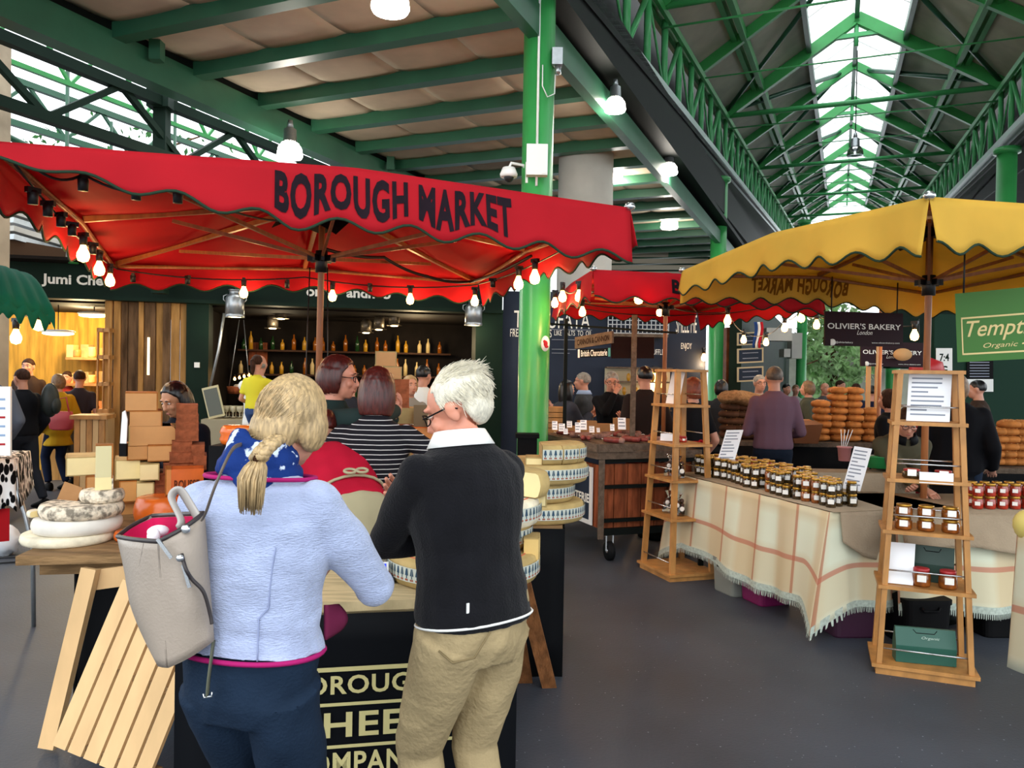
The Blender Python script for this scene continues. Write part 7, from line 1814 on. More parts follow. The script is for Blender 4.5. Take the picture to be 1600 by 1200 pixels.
for i, (px, py, dd, lab) in enumerate(((439, 497, 1.2, 'upper small can lamp inside the dark shop, left pair'), (426, 512, 1.6, 'lower small can lamp inside the dark shop, left pair'), (572, 519, 1.5, 'leftmost of the three can lamps in the dark shop'), (592, 514, 1.3, 'middle of the three can lamps in the dark shop'), (616, 508, 1.1, 'rightmost of the three can lamps in the dark shop'))):
    q = SF(px, 0) + sn * dd; p = at(px, py, q.y); t = thing('can_lamp', lab, 'lamp', p, 0, 'small can lamps in the dark shop'); mb = MB(); mb.lathe([(.06, 0), (.085, 0.0), (.085, .16), (.05, .2), (0, .2)], 16); mb.lathe([(0.02, 0.012), (.12, 0.0), (.125, -.008)], 16); part('can', mb, mat('tarnished_can', '#6b6255', .4, metal=.6), t); mb = MB(); mb.ell((0, 0, -.012), (.06, .06, .012)); part('bulb', mb, mat('warm_lamp', '#ffe0a0', .4, emit=9), t); mb = MB(); mb.cyl((0, 0, .2), (0, 0, max(.25, 2.5 - p.z)), .006, 5); part('hanger', mb, cord, t)
a = SF(378, 2.0) + sn * 1.7; mb = MB(); wallseg(mb, 352, 388, 1.72, 2.1, 2.5, .1); solo('wooden_crate', mb, redwood, 'reddish slatted crate end on the wall of the dark shop', 'crate')
for px in (358, 372): mb = MB(); p = SF(px, 0) + sn * .5; mb.cyl((p.x + (.06 if px == 358 else 0), p.y, 2.35), (p.x - (.08 if px == 358 else -.1), p.y, 1.36), .006, 5); solo('scale_wire', mb, silver, 'pale cord holding the hanging pan scale, %s' % ('left' if px == 358 else 'right'), 'wire', 'wires of the hanging scale')
p = SF(367, 1.3) + sn * .5; t = thing('hanging_scale', 'hanging scale pan full of eggs at the left of the dark shop', 'scale', p); mb = MB(); mb.lathe([(0, 0), (.16, 0), (.18, .1), (.17, .1), (.15, .02), (0, .02)], 20); part('pan', mb, redwood, t); mb = MB(); [mb.ell((.1 * math.cos(i * 2.4) * (i % 3) / 2, .1 * math.sin(i * 2.4) * (i % 3) / 2, .1), .035) for i in range(12)]; o = part('eggs', mb, mat('pale_egg', '#d8c3b0', .5), t); o['kind'] = 'stuff'
mb = MB(); p = SF(335, 0); mb.tube([V((p.x + .12, p.y, 2.4)), V((p.x + .05, p.y, 1.9)), V((p.x - .12, p.y, 1.1))], .02, 8); solo('leaning_pole', mb, silver, 'pale grey pole leaning against the dark green post', 'pole')
p = SF(343, 0) - sn * .2; t = thing('chalk_easel', 'tilted dark framed slate board on a white counter by the green post', 'easel', V((p.x, p.y, 1.0))); M = Matrix.Rotation(R(-14), 4, 'Y'); mb = MB(); mb.bx(-.1, .12, -.02, 0, 0, .42, M); part('frame', mb, mat('cream_frame', '#cfc7a0', .6), t); mb = MB(); mb.bx(-.08, .1, -.028, -.02, .03, .39, M); part('slate', mb, mat('grey_slate', '#6d716a', .7), t)
mb = MB(); wallseg(mb, 322, 410, 0.0, 0.98, -0.35, .5); solo('side_counter', mb, mat('cream_counter', '#a89f86', .7), 'cream side counter in front of the dark shop, under the slate board', 'counter')
t = thing('glass_jar_cluster', 'cluster of clear goblets on the side counter', 'glassware', SF(362, 1.0)); mb = MB(); [mb.lathe([(0, 0), (.035, 0), (.008, .01), (.008, .06), (.04, .09), (.045, .15), (.038, .15), (.03, .09), (0, .07)], 12, Matrix.Translation((.09 * (i % 4) - .12, .1 * (i // 4) - .1, .0))) for i in range(8)]; o = part('goblets', mb, mat('smoky_glass', '#b9b49a', .1), t); o['kind'] = 'stuff'
p = SF(395, 1.0); t = thing('copper_pot', 'copper pot with a row of small lights above, at the left of the dark shop', 'pot', p + V((-.2, .5, .1))); mb = MB(); mb.lathe([(0, 0), (.09, 0), (.1, .12), (.07, .2), (.075, .22), (0, .22)], 20); part('pot', mb, mat('copper', '#c06a2a', .3, metal=.8), t)
for i in range(7): festoon_bulb(SF(352 + i * 8, 1.62 - .02 * abs(i - 3)) + sn * .9, 'tiny fairy light in the dark shop, %s from the left' % ['first', 'second', 'third', 'fourth', 'fifth', 'sixth', 'seventh'][i], True, 0.4, .5, 'fairy lights above the copper pot')
t = notice('shop_notice', 'white notice behind the white haired man\'s head in the shop window', SF(690, 1.3), SF(709, 1.3), SF(690, 1.68), 6)
for i, (px, z) in enumerate(((725, 1.2), (700, 1.2), (675, 1.15))):
    p = SF(px, z) + sn * .7; t = thing('brass_still', 'brass coloured canister on the bar of the dark shop, %s' % ('right', 'middle', 'left')[i], 'canister', V((p.x, p.y, 1.0)), 0, 'brass canisters on the bar'); mb = MB(); mb.lathe([(0, 0), (.09, 0), (.09, .25), (.04, .3), (.05, .33), (0, .33)], 18); part('can', mb, mat('brass', '#c9a24a', .35, metal=.6), t)
# grey kiosk roof above the left shop
t = thing('kiosk_roof', 'grey ribbed kiosk roof edge above the left shop sign', 'roof', SF(20, 3.0))
for i in range(5):
    mb = MB(); q0, q1 = at(8, 318 + i * 13, 10.6 - i * .12), at(112, 352 + i * 12, 11.6 - i * .12); mb.bar(q0, q1, .3, .07); part('roof_rib', mb, (silver, concrete)[i % 2], t, True)
mb = MB(); mb.bar(at(10, 392, 10.2), at(100, 408, 10.6), .2, .3); part('eaves_board', mb, mat('dark_eaves', '#4a3627', .8), t, True)
mb = MB(); a_ = at(107, 405, 10.6); mb.bx(a_.x - .1, a_.x + .12, a_.y, a_.y + .3, 2.95, 3.4); part('white_flue', mb, white, t, True)
p = at(115, 412, 10.0); mb = MB(); mb.lathe([(0, 0), (.06, 0), (.06, .13), (.07, .14), (0, .14)], 14, Matrix.Translation(p)); solo('green_pot', mb, green, 'small green pot standing on top of the dark fascia', 'pot')
# spotted stall at the left edge
t = thing('spotted_table', 'small table under a black and white spotted cloth at the far left edge', 'table', lv(20, 860, 0)); 
g0, g1 = at(-120, 720, 4.3), at(24, 718, 4.75)
mb = MB(); 
spot = mat('black_white_spots', '#f0f0ee', .8, kind='voronoi', col2='#08080a', scale=26, lo=.50, hi=.56, stretch=(1.3, 1.3, .6))
mb.grid(lambda u, v: g0.lerp(g1, u) + V((0.03 * v * u, -0.03 * math.sin(u * 14) * v, -(.34 - .06 * math.sin(u * 8 + 1)) * v)), 30, 8); mb.grid(lambda u, v: g1 + V((-.22 * u + .03 * v, .5 * u, -(.3 - .06 * u) * v + .0)), 10, 6); mb.grid(lambda u, v: g0.lerp(g1, u) + V((-.22 * v, .5 * v, 0)), 4, 4); part('spotted_cloth', mb, spot, t, True, solid=.004)
mb = MB(); mb.grid(lambda u, v: g0.lerp(g1, u * .9) + V((0, .03, -.3 - .2 * v)), 6, 2); part('red_cloth', mb, mat('bright_red_cloth', '#c01f28', .8), t, True); mb = MB(); mb.tube([g1 + V((-.1, .1, -.05)), g1 + V((.0, .1, -.35)), g1 + V((.05, .1, -.55)), g1 + V((.03, .15, -g1.z))], .014, 8); mb.tube([g1 + V((-.6, .1, -.05)), g1 + V((-.6, .1, -g1.z))], .014, 8); mb.tube([g0 + V((.1, .1, -.05)), g0 + V((.1, .1, -g0.z))], .014, 8); part('leg', mb, silver, t, True)
t, wr, rect, F = board('white_poster', 'white poster board with blue and red lines at the left edge', at(-80, 712, 4.5), at(16, 712, 4.5), at(-80, 604, 4.5), white); [rect(.55 + .02 * (i % 3), .92, .15 + i * .13, .18 + i * .13, mat('pale_blue_print', '#8aa0c0', .7) if i % 3 else mat('sign_red', '#a8242c', .6), 'printed_line') for i in range(6)]
p = lv(15, 868, 0); t = thing('plastic_bag', 'crumpled white plastic bag on the floor at the left edge', 'bag', (p.x - .06, p.y, 0)); mb = MB(); mb.ell((0, 0, .13), (.14, .12, .14), n=20, m=14); me = mb.mesh('bag'); wrinkle(me, lambda p_, n_: .03 * noise.noise(p_ * 18)); part('bag_film', None, mat('white_plastic', '#dfe6ee', .3), t, mesh=me)
mb = MB(); mb.tube([lv(-20, 872, .01), lv(30, 870, .01), lv(60, 876, .01), lv(-10, 880, .01)], .008, 5); solo('floor_cable', mb, cord, 'black cable looped on the floor at the left edge', 'cable')
# navy wall of the truffle stall
def box_front(mb, x0, x1, d, z0, z1, th=.3):
    a, b = at(x0, 600, d), at(x1, 600, d); mb.bx(a.x, b.x, d, d + th, z0, z1)
mb = MB(); box_front(mb, 784, 1030, 11.5, 0, 2.87); struct('wall_4', mb, navy)
mb = MB(); box_front(mb, 1030, 1102, 11.9, 0, 2.7); struct('wall_5', mb, navy)
def wtext(string, x0, x1, y0, y1, d, label, m=letter, bold=.0, name='wall_lettering', **kw):
    a, b = at(x0, y1, d), at(x1, y0, d); mb = MB(); mb.text(string, b.x - a.x, b.z - a.z, M=Matrix.Translation(((a.x + b.x) / 2, d, (a.z + b.z) / 2)) @ Matrix.Rotation(R(90), 4, 'X'), bold=bold, **kw); return solo(name, mb, m, label, 'lettering')
wtext('TARTUFATA', 803, 922, 487, 512, 11.49, 'large white letters TARTUFATA on the navy wall', space=1.0)
wtext('FRESH  TRUFFLES', 797, 862, 515, 526, 11.49, 'hand painted white words left of the green column on the navy wall'); wtext('LIKE  SALTS  TO  OIL', 866, 925, 517, 524, 11.49, 'hand painted white words right of the green column on the navy wall')
for i, (x0, x1, y) in enumerate(((798, 925, 514), (862, 910, 531), (862, 900, 546), (862, 890, 552))):
    a, b = at(x0, y, 11.49), at(x1, y, 11.49); solo('painted_rule', MB().bx(a.x, b.x, 11.485, 11.49, a.z, a.z + .008), papertext, 'thin painted line on the navy wall, %s from the top' % ['first', 'second', 'third', 'fourth'][i], 'line', 'thin painted lines on the navy wall')
wtext('SMELL ME', 1056, 1089, 492, 520, 11.89, 'white chalk words SMELL ME on the right navy board'); wtext('ENJOY', 1064, 1081, 536, 548, 11.89, 'white chalk word ENJOY below SMELL ME'); wtext('TRUFFLES', 1012, 1040, 546, 554, 11.3, 'small chalk word beside the iron frame')
mb = MB(); box_front(mb, 948, 1046, 11.3, 2.0, 2.02, .3); 
t = thing('mesh_shelf', 'black wire mesh shelf at the top of the navy wall', 'shelf', at(1000, 510, 11.3))
mb = MB(); a, b = at(950, 520, 11.2), at(1045, 495, 11.2)
for i in range(15): x = a.x + (b.x - a.x) * i / 14; mb.bar((x, 11.2, a.z), (x, 11.2, b.z), .012, .012)
for i in range(5): z = a.z + (b.z - a.z) * i / 4; mb.bar((a.x, 11.2, z), (b.x, 11.2, z), .012, .012)
part('wire_mesh', mb, silver, t, True); mb = MB(); mb.bx(a.x, b.x, 11.2, 11.5, a.z - .05, a.z); mb.bx(a.x, b.x, 11.2, 11.5, b.z, b.z + .15); part('shelf_board', mb, oldwood, t, True)
t = thing('serving_hatch', 'brightly lit serving hatch with shelves in the navy wall', 'hatch', at(995, 600, 11.4)); mb = MB(); a, b = at(944, 640, 11.45), at(1046, 577, 11.45); mb.bx(a.x, b.x, 11.4, 11.48, a.z, b.z); part('back_panel', mb, mat('hatch_cream', '#b9b49c', .6), t, True)
mb = MB(); [mb.bx(a.x, b.x, 11.2, 11.42, z, z + .02) for z in np.linspace(a.z, b.z, 4)]; part('hatch_shelf', mb, oldwood, t, True)
mb = MB(); [mb.ell((a.x + (b.x - a.x) * (i + .5) / 16, 11.3, a.z + .08 + (b.z - a.z) * .33 * (i % 3)), (.03, .03, .06)) for i in range(16)]; o = part('goods', mb, btm[3], t, True); o['kind'] = 'stuff'
festoon_bulb(at(1024, 574, 11.36), 'bright bulb at the top right of the serving hatch', True, 6, 1.4, None); festoon_bulb(at(1100, 545, 11.82), 'warm bulb in the booth right of the SMELL ME board', True, 8, 1.2, None)
# louvred wall high behind the gap
t = thing('louvre_wall', 'pale horizontal louvres high between the two columns', 'louvres', at(1030, 400, 22));
for i in range(5): a, b = at(946, 428 - i * 10, 22), at(1106, 428 - i * 10, 22); mb = MB(); mb.bar(a, b, .05, .13); part('louvre', mb, mat('pale_louvre', '#a79f90', .7), t, True)
# green shopfront running away at right of centre
mb = MB(); mb.bar(hall(13.5, -1.62, 1.6), hall(27, -1.62, 1.6), .2, 3.2); struct('wall_6', mb, greenB)
mb = MB(); box_front(mb, 1134, 1158, 13.2, 0, 2.5, .2); struct('wall_7', mb, mat('russet_interior', '#6a3a1c', .7, var=.4))
for i, (y0, y1, lab) in enumerate(((545, 568, 'upper framed chalk board beside the second green column'), (574, 597, 'lower framed chalk board beside the second green column'), (520, 540, 'small top chalk board behind the flag'))):
    t, wr, rect, F = board('chalk_board', lab, at(1152, y1, 13), at(1193, y1 - 2, 13), at(1152, y0, 13), mat('pale_frame', '#b9a988', .7), .03, group='framed chalk boards'); rect(.06, .94, .1, .9, mat('chalk_blue', '#27303f', .7), 'slate'); wr('~~~~~~~~\n~~~~~~~~', .5, .5, .6, .45, papertext, .02, 'chalk_marks')
t = thing('french_flag', 'red white and blue cloth hanging by the chalk boards', 'flag', at(1184, 500, 12.5))
for i, m_ in enumerate((mat('flag_blue', '#24407a', .8), white, mat('flag_red', '#b0202c', .8))):
    mb = MB(); a = at(1178 + i * 4.5, 503, 12.5); mb.grid(lambda u, v, a=a: a + V((.045 * u + .02 * math.sin(v * 5), .02 * math.sin(u * 5 + v * 4), -.42 * v)), 4, 8); part('stripe', mb, m_, t, True, solid=.003)
for i, (x0, x1, y0, y1, d) in enumerate(((1196, 1236, 512, 532, 14), (1236, 1252, 520, 560, 17), (1224, 1234, 545, 558, 16))):
    mb = MB(); box_front(mb, x0, x1, d, at(0, y1, d).z if False else zat(y1, x0, d), zat(y0, x0, d), .3); solo('grey_box', mb, concrete, 'grey boxed shop canopy in the distance, %s' % ('long one over the chalk boards', 'tall one beside the slim column', 'small hanging one')[i], 'shop canopy')
mb = MB(); mb.bar(hall(40, -3, 1.6), hall(40, 8, 1.6), .3, 3.2); struct('wall_far', mb, mat('distant_masonry', '#a3a494', .9, var=.4, scale=.7))
# right side: green kiosk, pillar box, boards
mb = MB(); box_front(mb, 1458, 1760, 12.2, 0, 2.7, .3); struct('wall_right', mb, mat('kiosk_green', '#163326', .6))
mb = MB(); box_front(mb, 1390, 1760, 16, 1.9, 3.4, .3); struct('wall_8', mb, greenB)
t, wr, rect, F = board('white_board', 'white board with dark green writing behind the canopy mast at right', at(1463, 592, 12.17), at(1488, 592, 12.17), at(1463, 544, 12.17), white); wr('7:4', .5, .7, .6, .25, greenB, .02); wr('G', .5, .3, .4, .25, greenB, .03)
t, wr, rect, F = board('black_menu', 'black menu board with white lines under the green sign', at(1511, 612, 12.17), at(1552, 612, 12.17), at(1511, 563, 12.17), black); [rect(.1, .85, .92 - i * .09, .95 - i * .09, papertext, 'menu_line') for i in range(6)]; rect(0, 1, 0, .4, white, 'white_panel')
p = at(1447, 600, 11); t = thing('pillar_box', 'bright red rounded box behind the canopy mast at right', 'post box', (p.x, p.y, 0)); mb = MB(); mb.lathe([(0, 0), (.2, 0), (.2, 1.75), (.23, 1.8), (.2, 1.92), (0, 2.0)], 24); part('box', mb, mat('post_box_red', '#b5262a', .4), t); mb = MB(); mb.bx(-.1, .1, -.21, -.19, 1.5, 1.54); part('slot', mb, black, t)
mb = MB(); [mb.bar((at(px, 600, 9.5).x, 9.66, 0), (at(px, 600, 9.5).x, 9.66, 2.2), .05 if px != 1374 else .02, .03) for px in (1366, 1380)]; solo('wooden_post', mb, mat('pale_post', '#c89866', .6), 'pale wooden post pair in front of the second bakery sign', 'post')
mb = MB(); p = at(1374, 600, 8.3); mb.cyl((p.x, p.y, 0), (p.x, p.y, 2.4), .02); solo('canopy_pole', mb, mastw, 'thin brown canopy pole beside the bread pile', 'pole')
# ------------------------------------------------------------------ bread stall
bz = zat(690, 1250, 9.0); 
t = thing('bread_table', 'long dark bread table behind the jars', 'table', (3.2, 9.2, 0))
mb = MB(); a, b = at(1128, 690, 8.9), at(1372, 690, 8.9); mb.bx(a.x, b.x, 8.9, 10.0, bz - .05, bz); part('table_top', mb, oldwood, t, True)
mb = MB(); mb.grid(lambda u, v: V((a.x + (b.x - a.x) * u, 8.89 - .01 * math.sin(u * 40) * v, bz - .05 - (bz - .08) * v)), 40, 3); part('black_skirt', mb, bk, t, True, solid=.005)
crust = mat('golden_crust', '#b9743a', .6, var=.4, scale=8, bump=.2); crustd = mat('dark_crust', '#5a3d2c', .7, var=.4, scale=8, bump=.2)
def loaf(label, p, L_, w_, h_, m, rz, group):
    t = thing('bread_loaf', label, 'loaf', p, rz, group); mb = MB()
    mb.tube([(-L_, 0, h_ * .5), (-L_ * .85, 0, h_ * .5), (-L_ * .4, 0, h_ * .52), (L_ * .4, 0, h_ * .52), (L_ * .85, 0, h_ * .5), (L_, 0, h_ * .5)], [(w_ * .15, h_ * .15), (w_ * .7, h_ * .38), (w_, h_ * .5), (w_, h_ * .5), (w_ * .7, h_ * .38), (w_ * .15, h_ * .15)], 12); part('crust', mb, m, t)
    mb = MB(); [mb.tube([(s * L_ * .4 - .02, -w_ * .5, h_ * .93), (s * L_ * .4 + .02, w_ * .4, h_ * .95)], .006, 5) for s in (-1, 0, 1)]; part('slashes', mb, mat('pale_slash', '#d9a868', .7), t); return t
protoL = None; rnd = random.Random(31)
def pile_(x0, x1, ybase, cols, d, m, gname, lab, Lp=.15, hp_=.085, rows=2):
    global protoL
    prot = None
    n_ = len(cols)
    for r_ in range(rows):
        for ci, hgt in enumerate(cols):
            for k in range(hgt - r_ * 0):
                px = x0 + (x1 - x0) * (ci + .5) / n_ + rnd.uniform(-3, 3); p = at(px, 600, d + r_ * .2); z = bz + k * hp_ * .93; rz = rnd.uniform(-.35, .35)
                lb = '%s, %s column from the left, %s layer%s' % (lab, ['first', 'second', 'third', 'fourth', 'fifth', 'sixth'][ci], ['bottom', 'second', 'third', 'fourth', 'fifth', 'sixth', 'seventh', 'eighth'][k], '' if r_ == 0 else ', behind')
                if prot is None: prot = loaf(lb, V((p.x, p.y, z)), Lp, .08, hp_, m, rz, gname)
                else: dup(prot, V((p.x, p.y, z)), rz, lb, gname)
pile_(1248, 1372, 690, [3, 6, 8, 8, 5], 9.1, crust, 'golden loaves piled on the bread table', 'golden loaf in the tall pile', .108, .085)
pile_(1135, 1200, 690, [5, 6, 5], 9.2, crustd, 'dark loaves piled on the bread table', 'dark flat loaf left of the purple jumper', .16, .09)
pile_(1222, 1250, 690, [2, 3], 9.1, crustd, 'small dark loaves on the bread table', 'small dark loaf right of the purple jumper', .09, .08, 1)
p = at(1163, 622, 9.15); t = thing('burlap_sack', 'folded burlap sack thrown over the dark loaves', 'sack', p); mb = MB(); mb.ell((0, 0, 0), (.3, .2, .09), n=24, m=12); me = mb.mesh('s'); wrinkle(me, lambda q, n_: .05 * noise.noise(q * 7)); part('sack_cloth', None, mat('burlap', '#a37c55', .95, var=.3, scale=30, bump=.4), t, mesh=me)
p = at(1272, 672, 8.85); t = thing('brown_basket', 'brown folded paper basket in front of the golden loaves', 'basket', (p.x - .12, p.y, bz)); mb = MB(); mb.loft([[V((-.13, -.1, 0)), V((.13, -.1, 0)), V((.13, .1, 0)), V((-.13, .1, 0))], [V((-.2, -.13, .2)), V((.17, -.13, .22)), V((.17, .13, .25)), V((-.2, .13, .25))]], smooth=False); part('basket', mb, mat('brown_basket', '#7a4f35', .7), t)
bz2 = zat(690, 1560, 7.6)
t = thing('bread_table', 'right bread table at the edge of the picture', 'table', (5, 7.7, 0)); a, b = at(1528, 690, 7.5), at(1690, 690, 7.5); mb = MB(); mb.bx(a.x, b.x, 7.5, 8.4, bz2 - .3, bz2 - .25); part('table_top', mb, oldwood, t, True); mb = MB(); mb.bx(a.x, b.x, 7.5, 7.52, 0, bz2 - .3); part('black_skirt', mb, bk, t, True)
bz = bz2 - .25; pile_(1532, 1625, 700, [4, 5, 6, 6, 6], 7.75, crust, 'golden loaves piled at the right edge', 'golden loaf in the right edge pile', .11, .08)

# ------------------------------------------------------------------ other visitors and stallholders
def ppl(label, px, ytop, d, heading, **kw):
    p = at(px, 600, d); zt = zat(ytop, px, d); H = zt / 0.995
    lean = kw.get('lean', 0); H = H / (0.52 + 0.475 * math.cos(R(lean * 0.8)))
    off = 0.40 * H * math.sin(R(lean)); hd = R(heading)
    p = p - V((math.sin(hd), math.cos(hd), 0)) * off
    return person(label, p.x, p.y, H, heading, **kw)
mk = lambda n, c, **k: mat(n, c, .85, **k)
hk = {'blk': mat('black_hair', '#0d0a0c', .35), 'br': mat('brown_hair', '#3a2419', .6, var=.5, scale=30, stretch=(4, 4, .7)), 'gr': mat('grey_hair', '#8d8880', .5, var=.4, scale=30), 'ltb': mat('light_brown_hair', '#7a5a3a', .5, var=.4, scale=30), 'bl': mat('fair_hair', '#b89a6a', .5, var=.3, scale=30)}
P_ = [
 ('person in a black jacket with a dark backpack walking left, near the left edge', 36, 573, 9.0, -70, dict(tops=mk('black_jacket', '#14161c'), top='jacket', hair=hk['br'], hairstyle='short', bottoms=mk('dark_trousers', '#20242c'), step=.5)),
 ('woman in a mustard yellow coat with a red shoulder bag', 92, 583, 10.3, -60, dict(tops=mk('mustard_coat', '#b59022'), top='coat', hem=-.14, hair=hk['ltb'], hairstyle='bob', bottoms=mk('navy_trousers', '#121c34'))),
 ('person in a dark tee and long grey apron facing the lit cheese shop', 124, 576, 10.6, -20, dict(tops=mk('dark_grey_tee', '#332e36'), top='tee', sleeve='short', hair=hk['br'], apron=(mk('grey_apron', '#6f6a62'), False), bottoms=mk('grey_bottoms', '#6f6a62'))),
 ('vendor with dark hair inside the lit shop, left of the yellow coat', 45, 556, 11.4, 170, dict(tops=mk('dark_vendor_top', '#3a2a22'), hair=hk['br'])),
 ('vendor facing us behind the counter of the lit shop, right of the yellow coat', 106, 578, 12.0, 175, dict(tops=mk('red_vendor_top', '#8a2a22'), hair=hk['br'])),
 ('older visitor with grey hair half cut by the left edge', -16, 556, 8.0, -60, dict(tops=mk('blue_grey_coat', '#59606e'), top='coat', hair=hk['gr'])),
 ('bald man in a white shirt behind the little girl', 404, 548, 9.3, 0, dict(tops=white, hair=hk['gr'], hairstyle='bald', lh=(.1, .2, .8), rh=(.25, .2, .75))),
 ('blond woman with a pale face looking over the back of the stall', 640, 584, 8.6, 150, dict(tops=mk('grey_top', '#8a8680'), hair=hk['bl'], hairstyle='bob')),
 ('dark haired person in a white shirt in front of the dark shop', 660, 566, 9.0, 30, dict(tops=white, hair=hk['blk'])),
 ('dark haired person in a grey top behind the mast, at the bar', 548, 585, 9.2, 10, dict(tops=mk('charcoal_top', '#2b2c33'), hair=hk['blk'])),
 ('dark haired woman in a grey coat left of the glasses man at the charcuterie', 884, 592, 9.6, 60, dict(tops=mk('grey_coat', '#3a3d48'), top='coat', hair=hk['blk'], hairstyle='long', lh=(0, .22, .7), rh=(.02, .22, .72))),
 ('man in a grey suit and pale blue shirt in profile at the navy wall', 913, 578, 9.9, -75, dict(tops=mk('grey_suit', '#3f444a'), top='jacket', hair=hk['gr'], glasses=black, collar=mk('pale_blue_shirt', '#9db4d8'), lh=(0, .22, .7), rh=(.02, .24, .72))),
 ('grey haired man in a black turtleneck and glasses with his hand at his chin', 955, 575, 9.2, 175, dict(tops=mk('black_turtleneck', '#0e0f13'), top='jumper', hair=hk['gr'], glasses=black, rh=(.0, .12, .82), rpole=(.6, .1, -1), lh=(-.04, .17, .66), head=(6, 14, 0))),
 ('person with black hair in a brown top seen from behind at the cart', 1008, 566, 8.3, -8, dict(tops=mk('dark_brown_top', '#2a211f'), top='jumper', hair=hk['blk'], bottoms=mk('red_apron_skirt', '#7a1c1c'))),
 ('woman with red brown hair in a black tee behind the far ladder', 1084, 586, 7.6, -30, dict(tops=mk('black_tee', '#131316'), top='tee', sleeve='short', hair=mat('copper_hair', '#7a3a22', .5, var=.4, scale=30), hairstyle='bob', bottoms=mk('black_jeans', '#17181c'), apron=(mk('bright_red_apron', '#b01c24'), False))),
 ('person with long dark hair in a dark coat beside the second green column', 1127, 591, 10.2, 20, dict(tops=mk('charcoal_coat', '#2c2e33'), top='coat', hair=hk['blk'], hairstyle='bob')),
 ('man in a plum jumper seen from behind at the bread stall', 1210, 566, 7.9, 8, dict(tops=mk('plum_jumper', '#6d5260'), top='jumper', hair=mat('salt_brown_hair', '#5d5046', .5, var=.4, scale=30), bottoms=mk('dark_blue_jeans', '#1a2230'), w=1.05, lh=(-.1, .15, .6), rh=(.12, .15, .58))),
 ('grey haired man with glasses facing us behind the dark loaves', 1186, 582, 10.4, 175, dict(tops=mk('pale_top', '#b0a8a0'), hair=hk['gr'], glasses=black)),
 ('woman with brown hair in profile behind the golden loaves', 1264, 593, 11.5, -60, dict(tops=mk('olive_coat', '#44463a'), top='coat', hair=hk['ltb'], hairstyle='bob')),
 ('bald man in a distant crowd behind the golden loaves', 1288, 596, 14, 170, dict(tops=mk('grey_crowd', '#55565a'), hair=hk['gr'], hairstyle='bald')),
 ('distant person in dark clothes under the leafy tree', 1312, 592, 15, 150, dict(tops=mk('dark_crowd', '#24262c'), hair=hk['br'])),
 ('distant person in a navy coat right of the bread pile', 1338, 597, 13, 20, dict(tops=mk('navy_crowd', '#1f2638'), hair=hk['br'])),
 ('distant person in a pale top in front of the tree', 1243, 600, 16, 180, dict(tops=mk('pale_crowd', '#8e8a88'), hair=hk['ltb'])),
 ('distant red faced passer by between the shops', 1228, 598, 15, 160, dict(tops=mk('maroon_crowd', '#5a2b2b'), hair=hk['blk'])),
 ('person in a dark blue coat behind the pale wooden post', 1362, 600, 11.5, -10, dict(tops=mk('dark_blue_crowd', '#1b2038'), top='coat', hair=hk['blk'])),
 ('woman in a black coat left of the nearest ladder', 1392, 606, 8.0, -40, dict(tops=mk('black_coat', '#101014'), top='coat', hair=hk['br'], hairstyle='bob')),
 ('fair haired person in a long black coat right behind the nearest ladder', 1496, 580, 7.0, 30, dict(tops=mk('black_coat', '#101014'), top='coat', hem=-.2, hair=hk['ltb'], hairstyle='bob', w=1.2, fat=1.3)),
 ('dark haired man in profile behind the right bread pile', 1530, 590, 9.4, -60, dict(tops=mk('dark_brown_jacket', '#3a2c24'), top='jacket', hair=hk['blk'])),
]
for lab, px, yt, d, hd, kw in P_: ppl(lab, px, yt, d, hd, **kw)
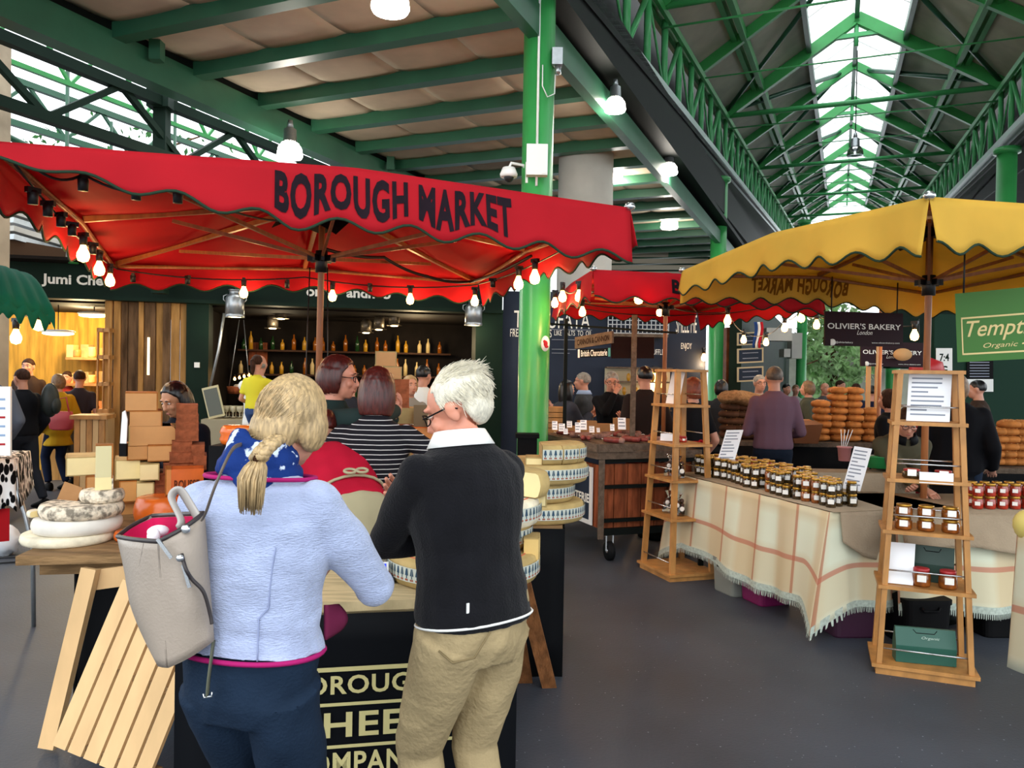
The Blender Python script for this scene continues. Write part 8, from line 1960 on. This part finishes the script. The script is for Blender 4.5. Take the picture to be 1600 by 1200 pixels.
# the little girl carried high, and bags people wear
p = at(403, 560, 8.8); zt = zat(556, 403, 8.8)
G = person('little girl in a yellow sleeveless top with a dark ponytail, held up above the counter', p.x - .02, p.y, 1.24, 12, top='tee', tops=mat('lemon_top', '#d8cf3a', .8), sleeve='short', bottoms=mat('blue_pattern_shorts', '#3a4f7a', .8), hair=hk['br'], hairstyle='ponytail', z0=zt - 1.24, lh=(-.12, .12, .55), rh=(.16, .2, .75))
box_ = MB(); solo('standing_crate', box_.bx(p.x - .3, p.x + .25, p.y - .2, p.y + .25, 0, zt - 1.24), plankwood, 'wooden crate the little girl is standing on', 'crate')
p = at(63, 650, 9.0); t = thing('backpack', 'dark backpack on the walking person in the black jacket', 'backpack', (p.x + .1, p.y + .02, 1.05)); mb = MB(); mb.ell((0, 0, .2), (.09, .11, .2), n=20, m=12); part('pack_body', mb, mat('dark_green_nylon', '#131c1a', .5), t); mb = MB(); mb.ell((.07, 0, .14), (.04, .08, .1)); part('front_pocket', mb, mat('dark_green_nylon', '#131c1a', .5), t)
p = at(96, 655, 10.0); t = thing('shoulder_bag', 'red shoulder bag against the mustard yellow coat', 'shoulder bag', (p.x, p.y, p.z - .14)); mb = MB(); mb.loft([ring(V((0, 0, z)), V((1, 0, 0)), V((0, 1, 0)), w_, .05, 16, 4) for z, w_ in ((0, .1), (.02, .14), (.12, .16), (.24, .13))]); part('bag_body', mb, mat('red_leather', '#a83038', .5), t); mb = MB(); mb.tube([(-.1, 0, .22), (-.05, .02, .4), (.03, .05, .42), (.1, 0, .22)], .01, 6); part('bag_strap', mb, mat('red_leather', '#a83038', .5), t)
# seated stallholder leaning over the right table
ps = at(1440, 690, 6.2)
person('stallholder in an olive jacket and glasses leaning over the right table', 2.98, 6.1, 1.6, 186, lean=34, top='jacket', tops=mk('olive_jacket', '#4a4636'), hair=hk['br'], glasses=black, lh=(.02, .34, .56), rh=(-.02, .36, .55), head=(10, 20, 0), collar=black, near=True, vox=.015)
# litter flecks on the floor
rnd = random.Random(77); mb = MB()
for i in range(420):
    px, py = rnd.uniform(780, 1600), rnd.uniform(930, 1200); p = lv(px, py, .002)
    if i % 3 == 0: p = V((rnd.uniform(-4, 4), rnd.uniform(1, 9), .002))
    s = rnd.uniform(.002, .005); mb.add([p + V((-s, 0, 0)), p + V((0, -s * .7, 0)), p + V((s, 0, 0)), p + V((0, s, 0))], [(0, 1, 2, 3)])
solo('litter_crumbs', mb, mat('pale_crumb', '#9aa0a8', .8), 'tiny pale crumbs scattered over the dark floor', 'crumbs', kind='stuff')
bpy.data.scenes.remove(TMP)
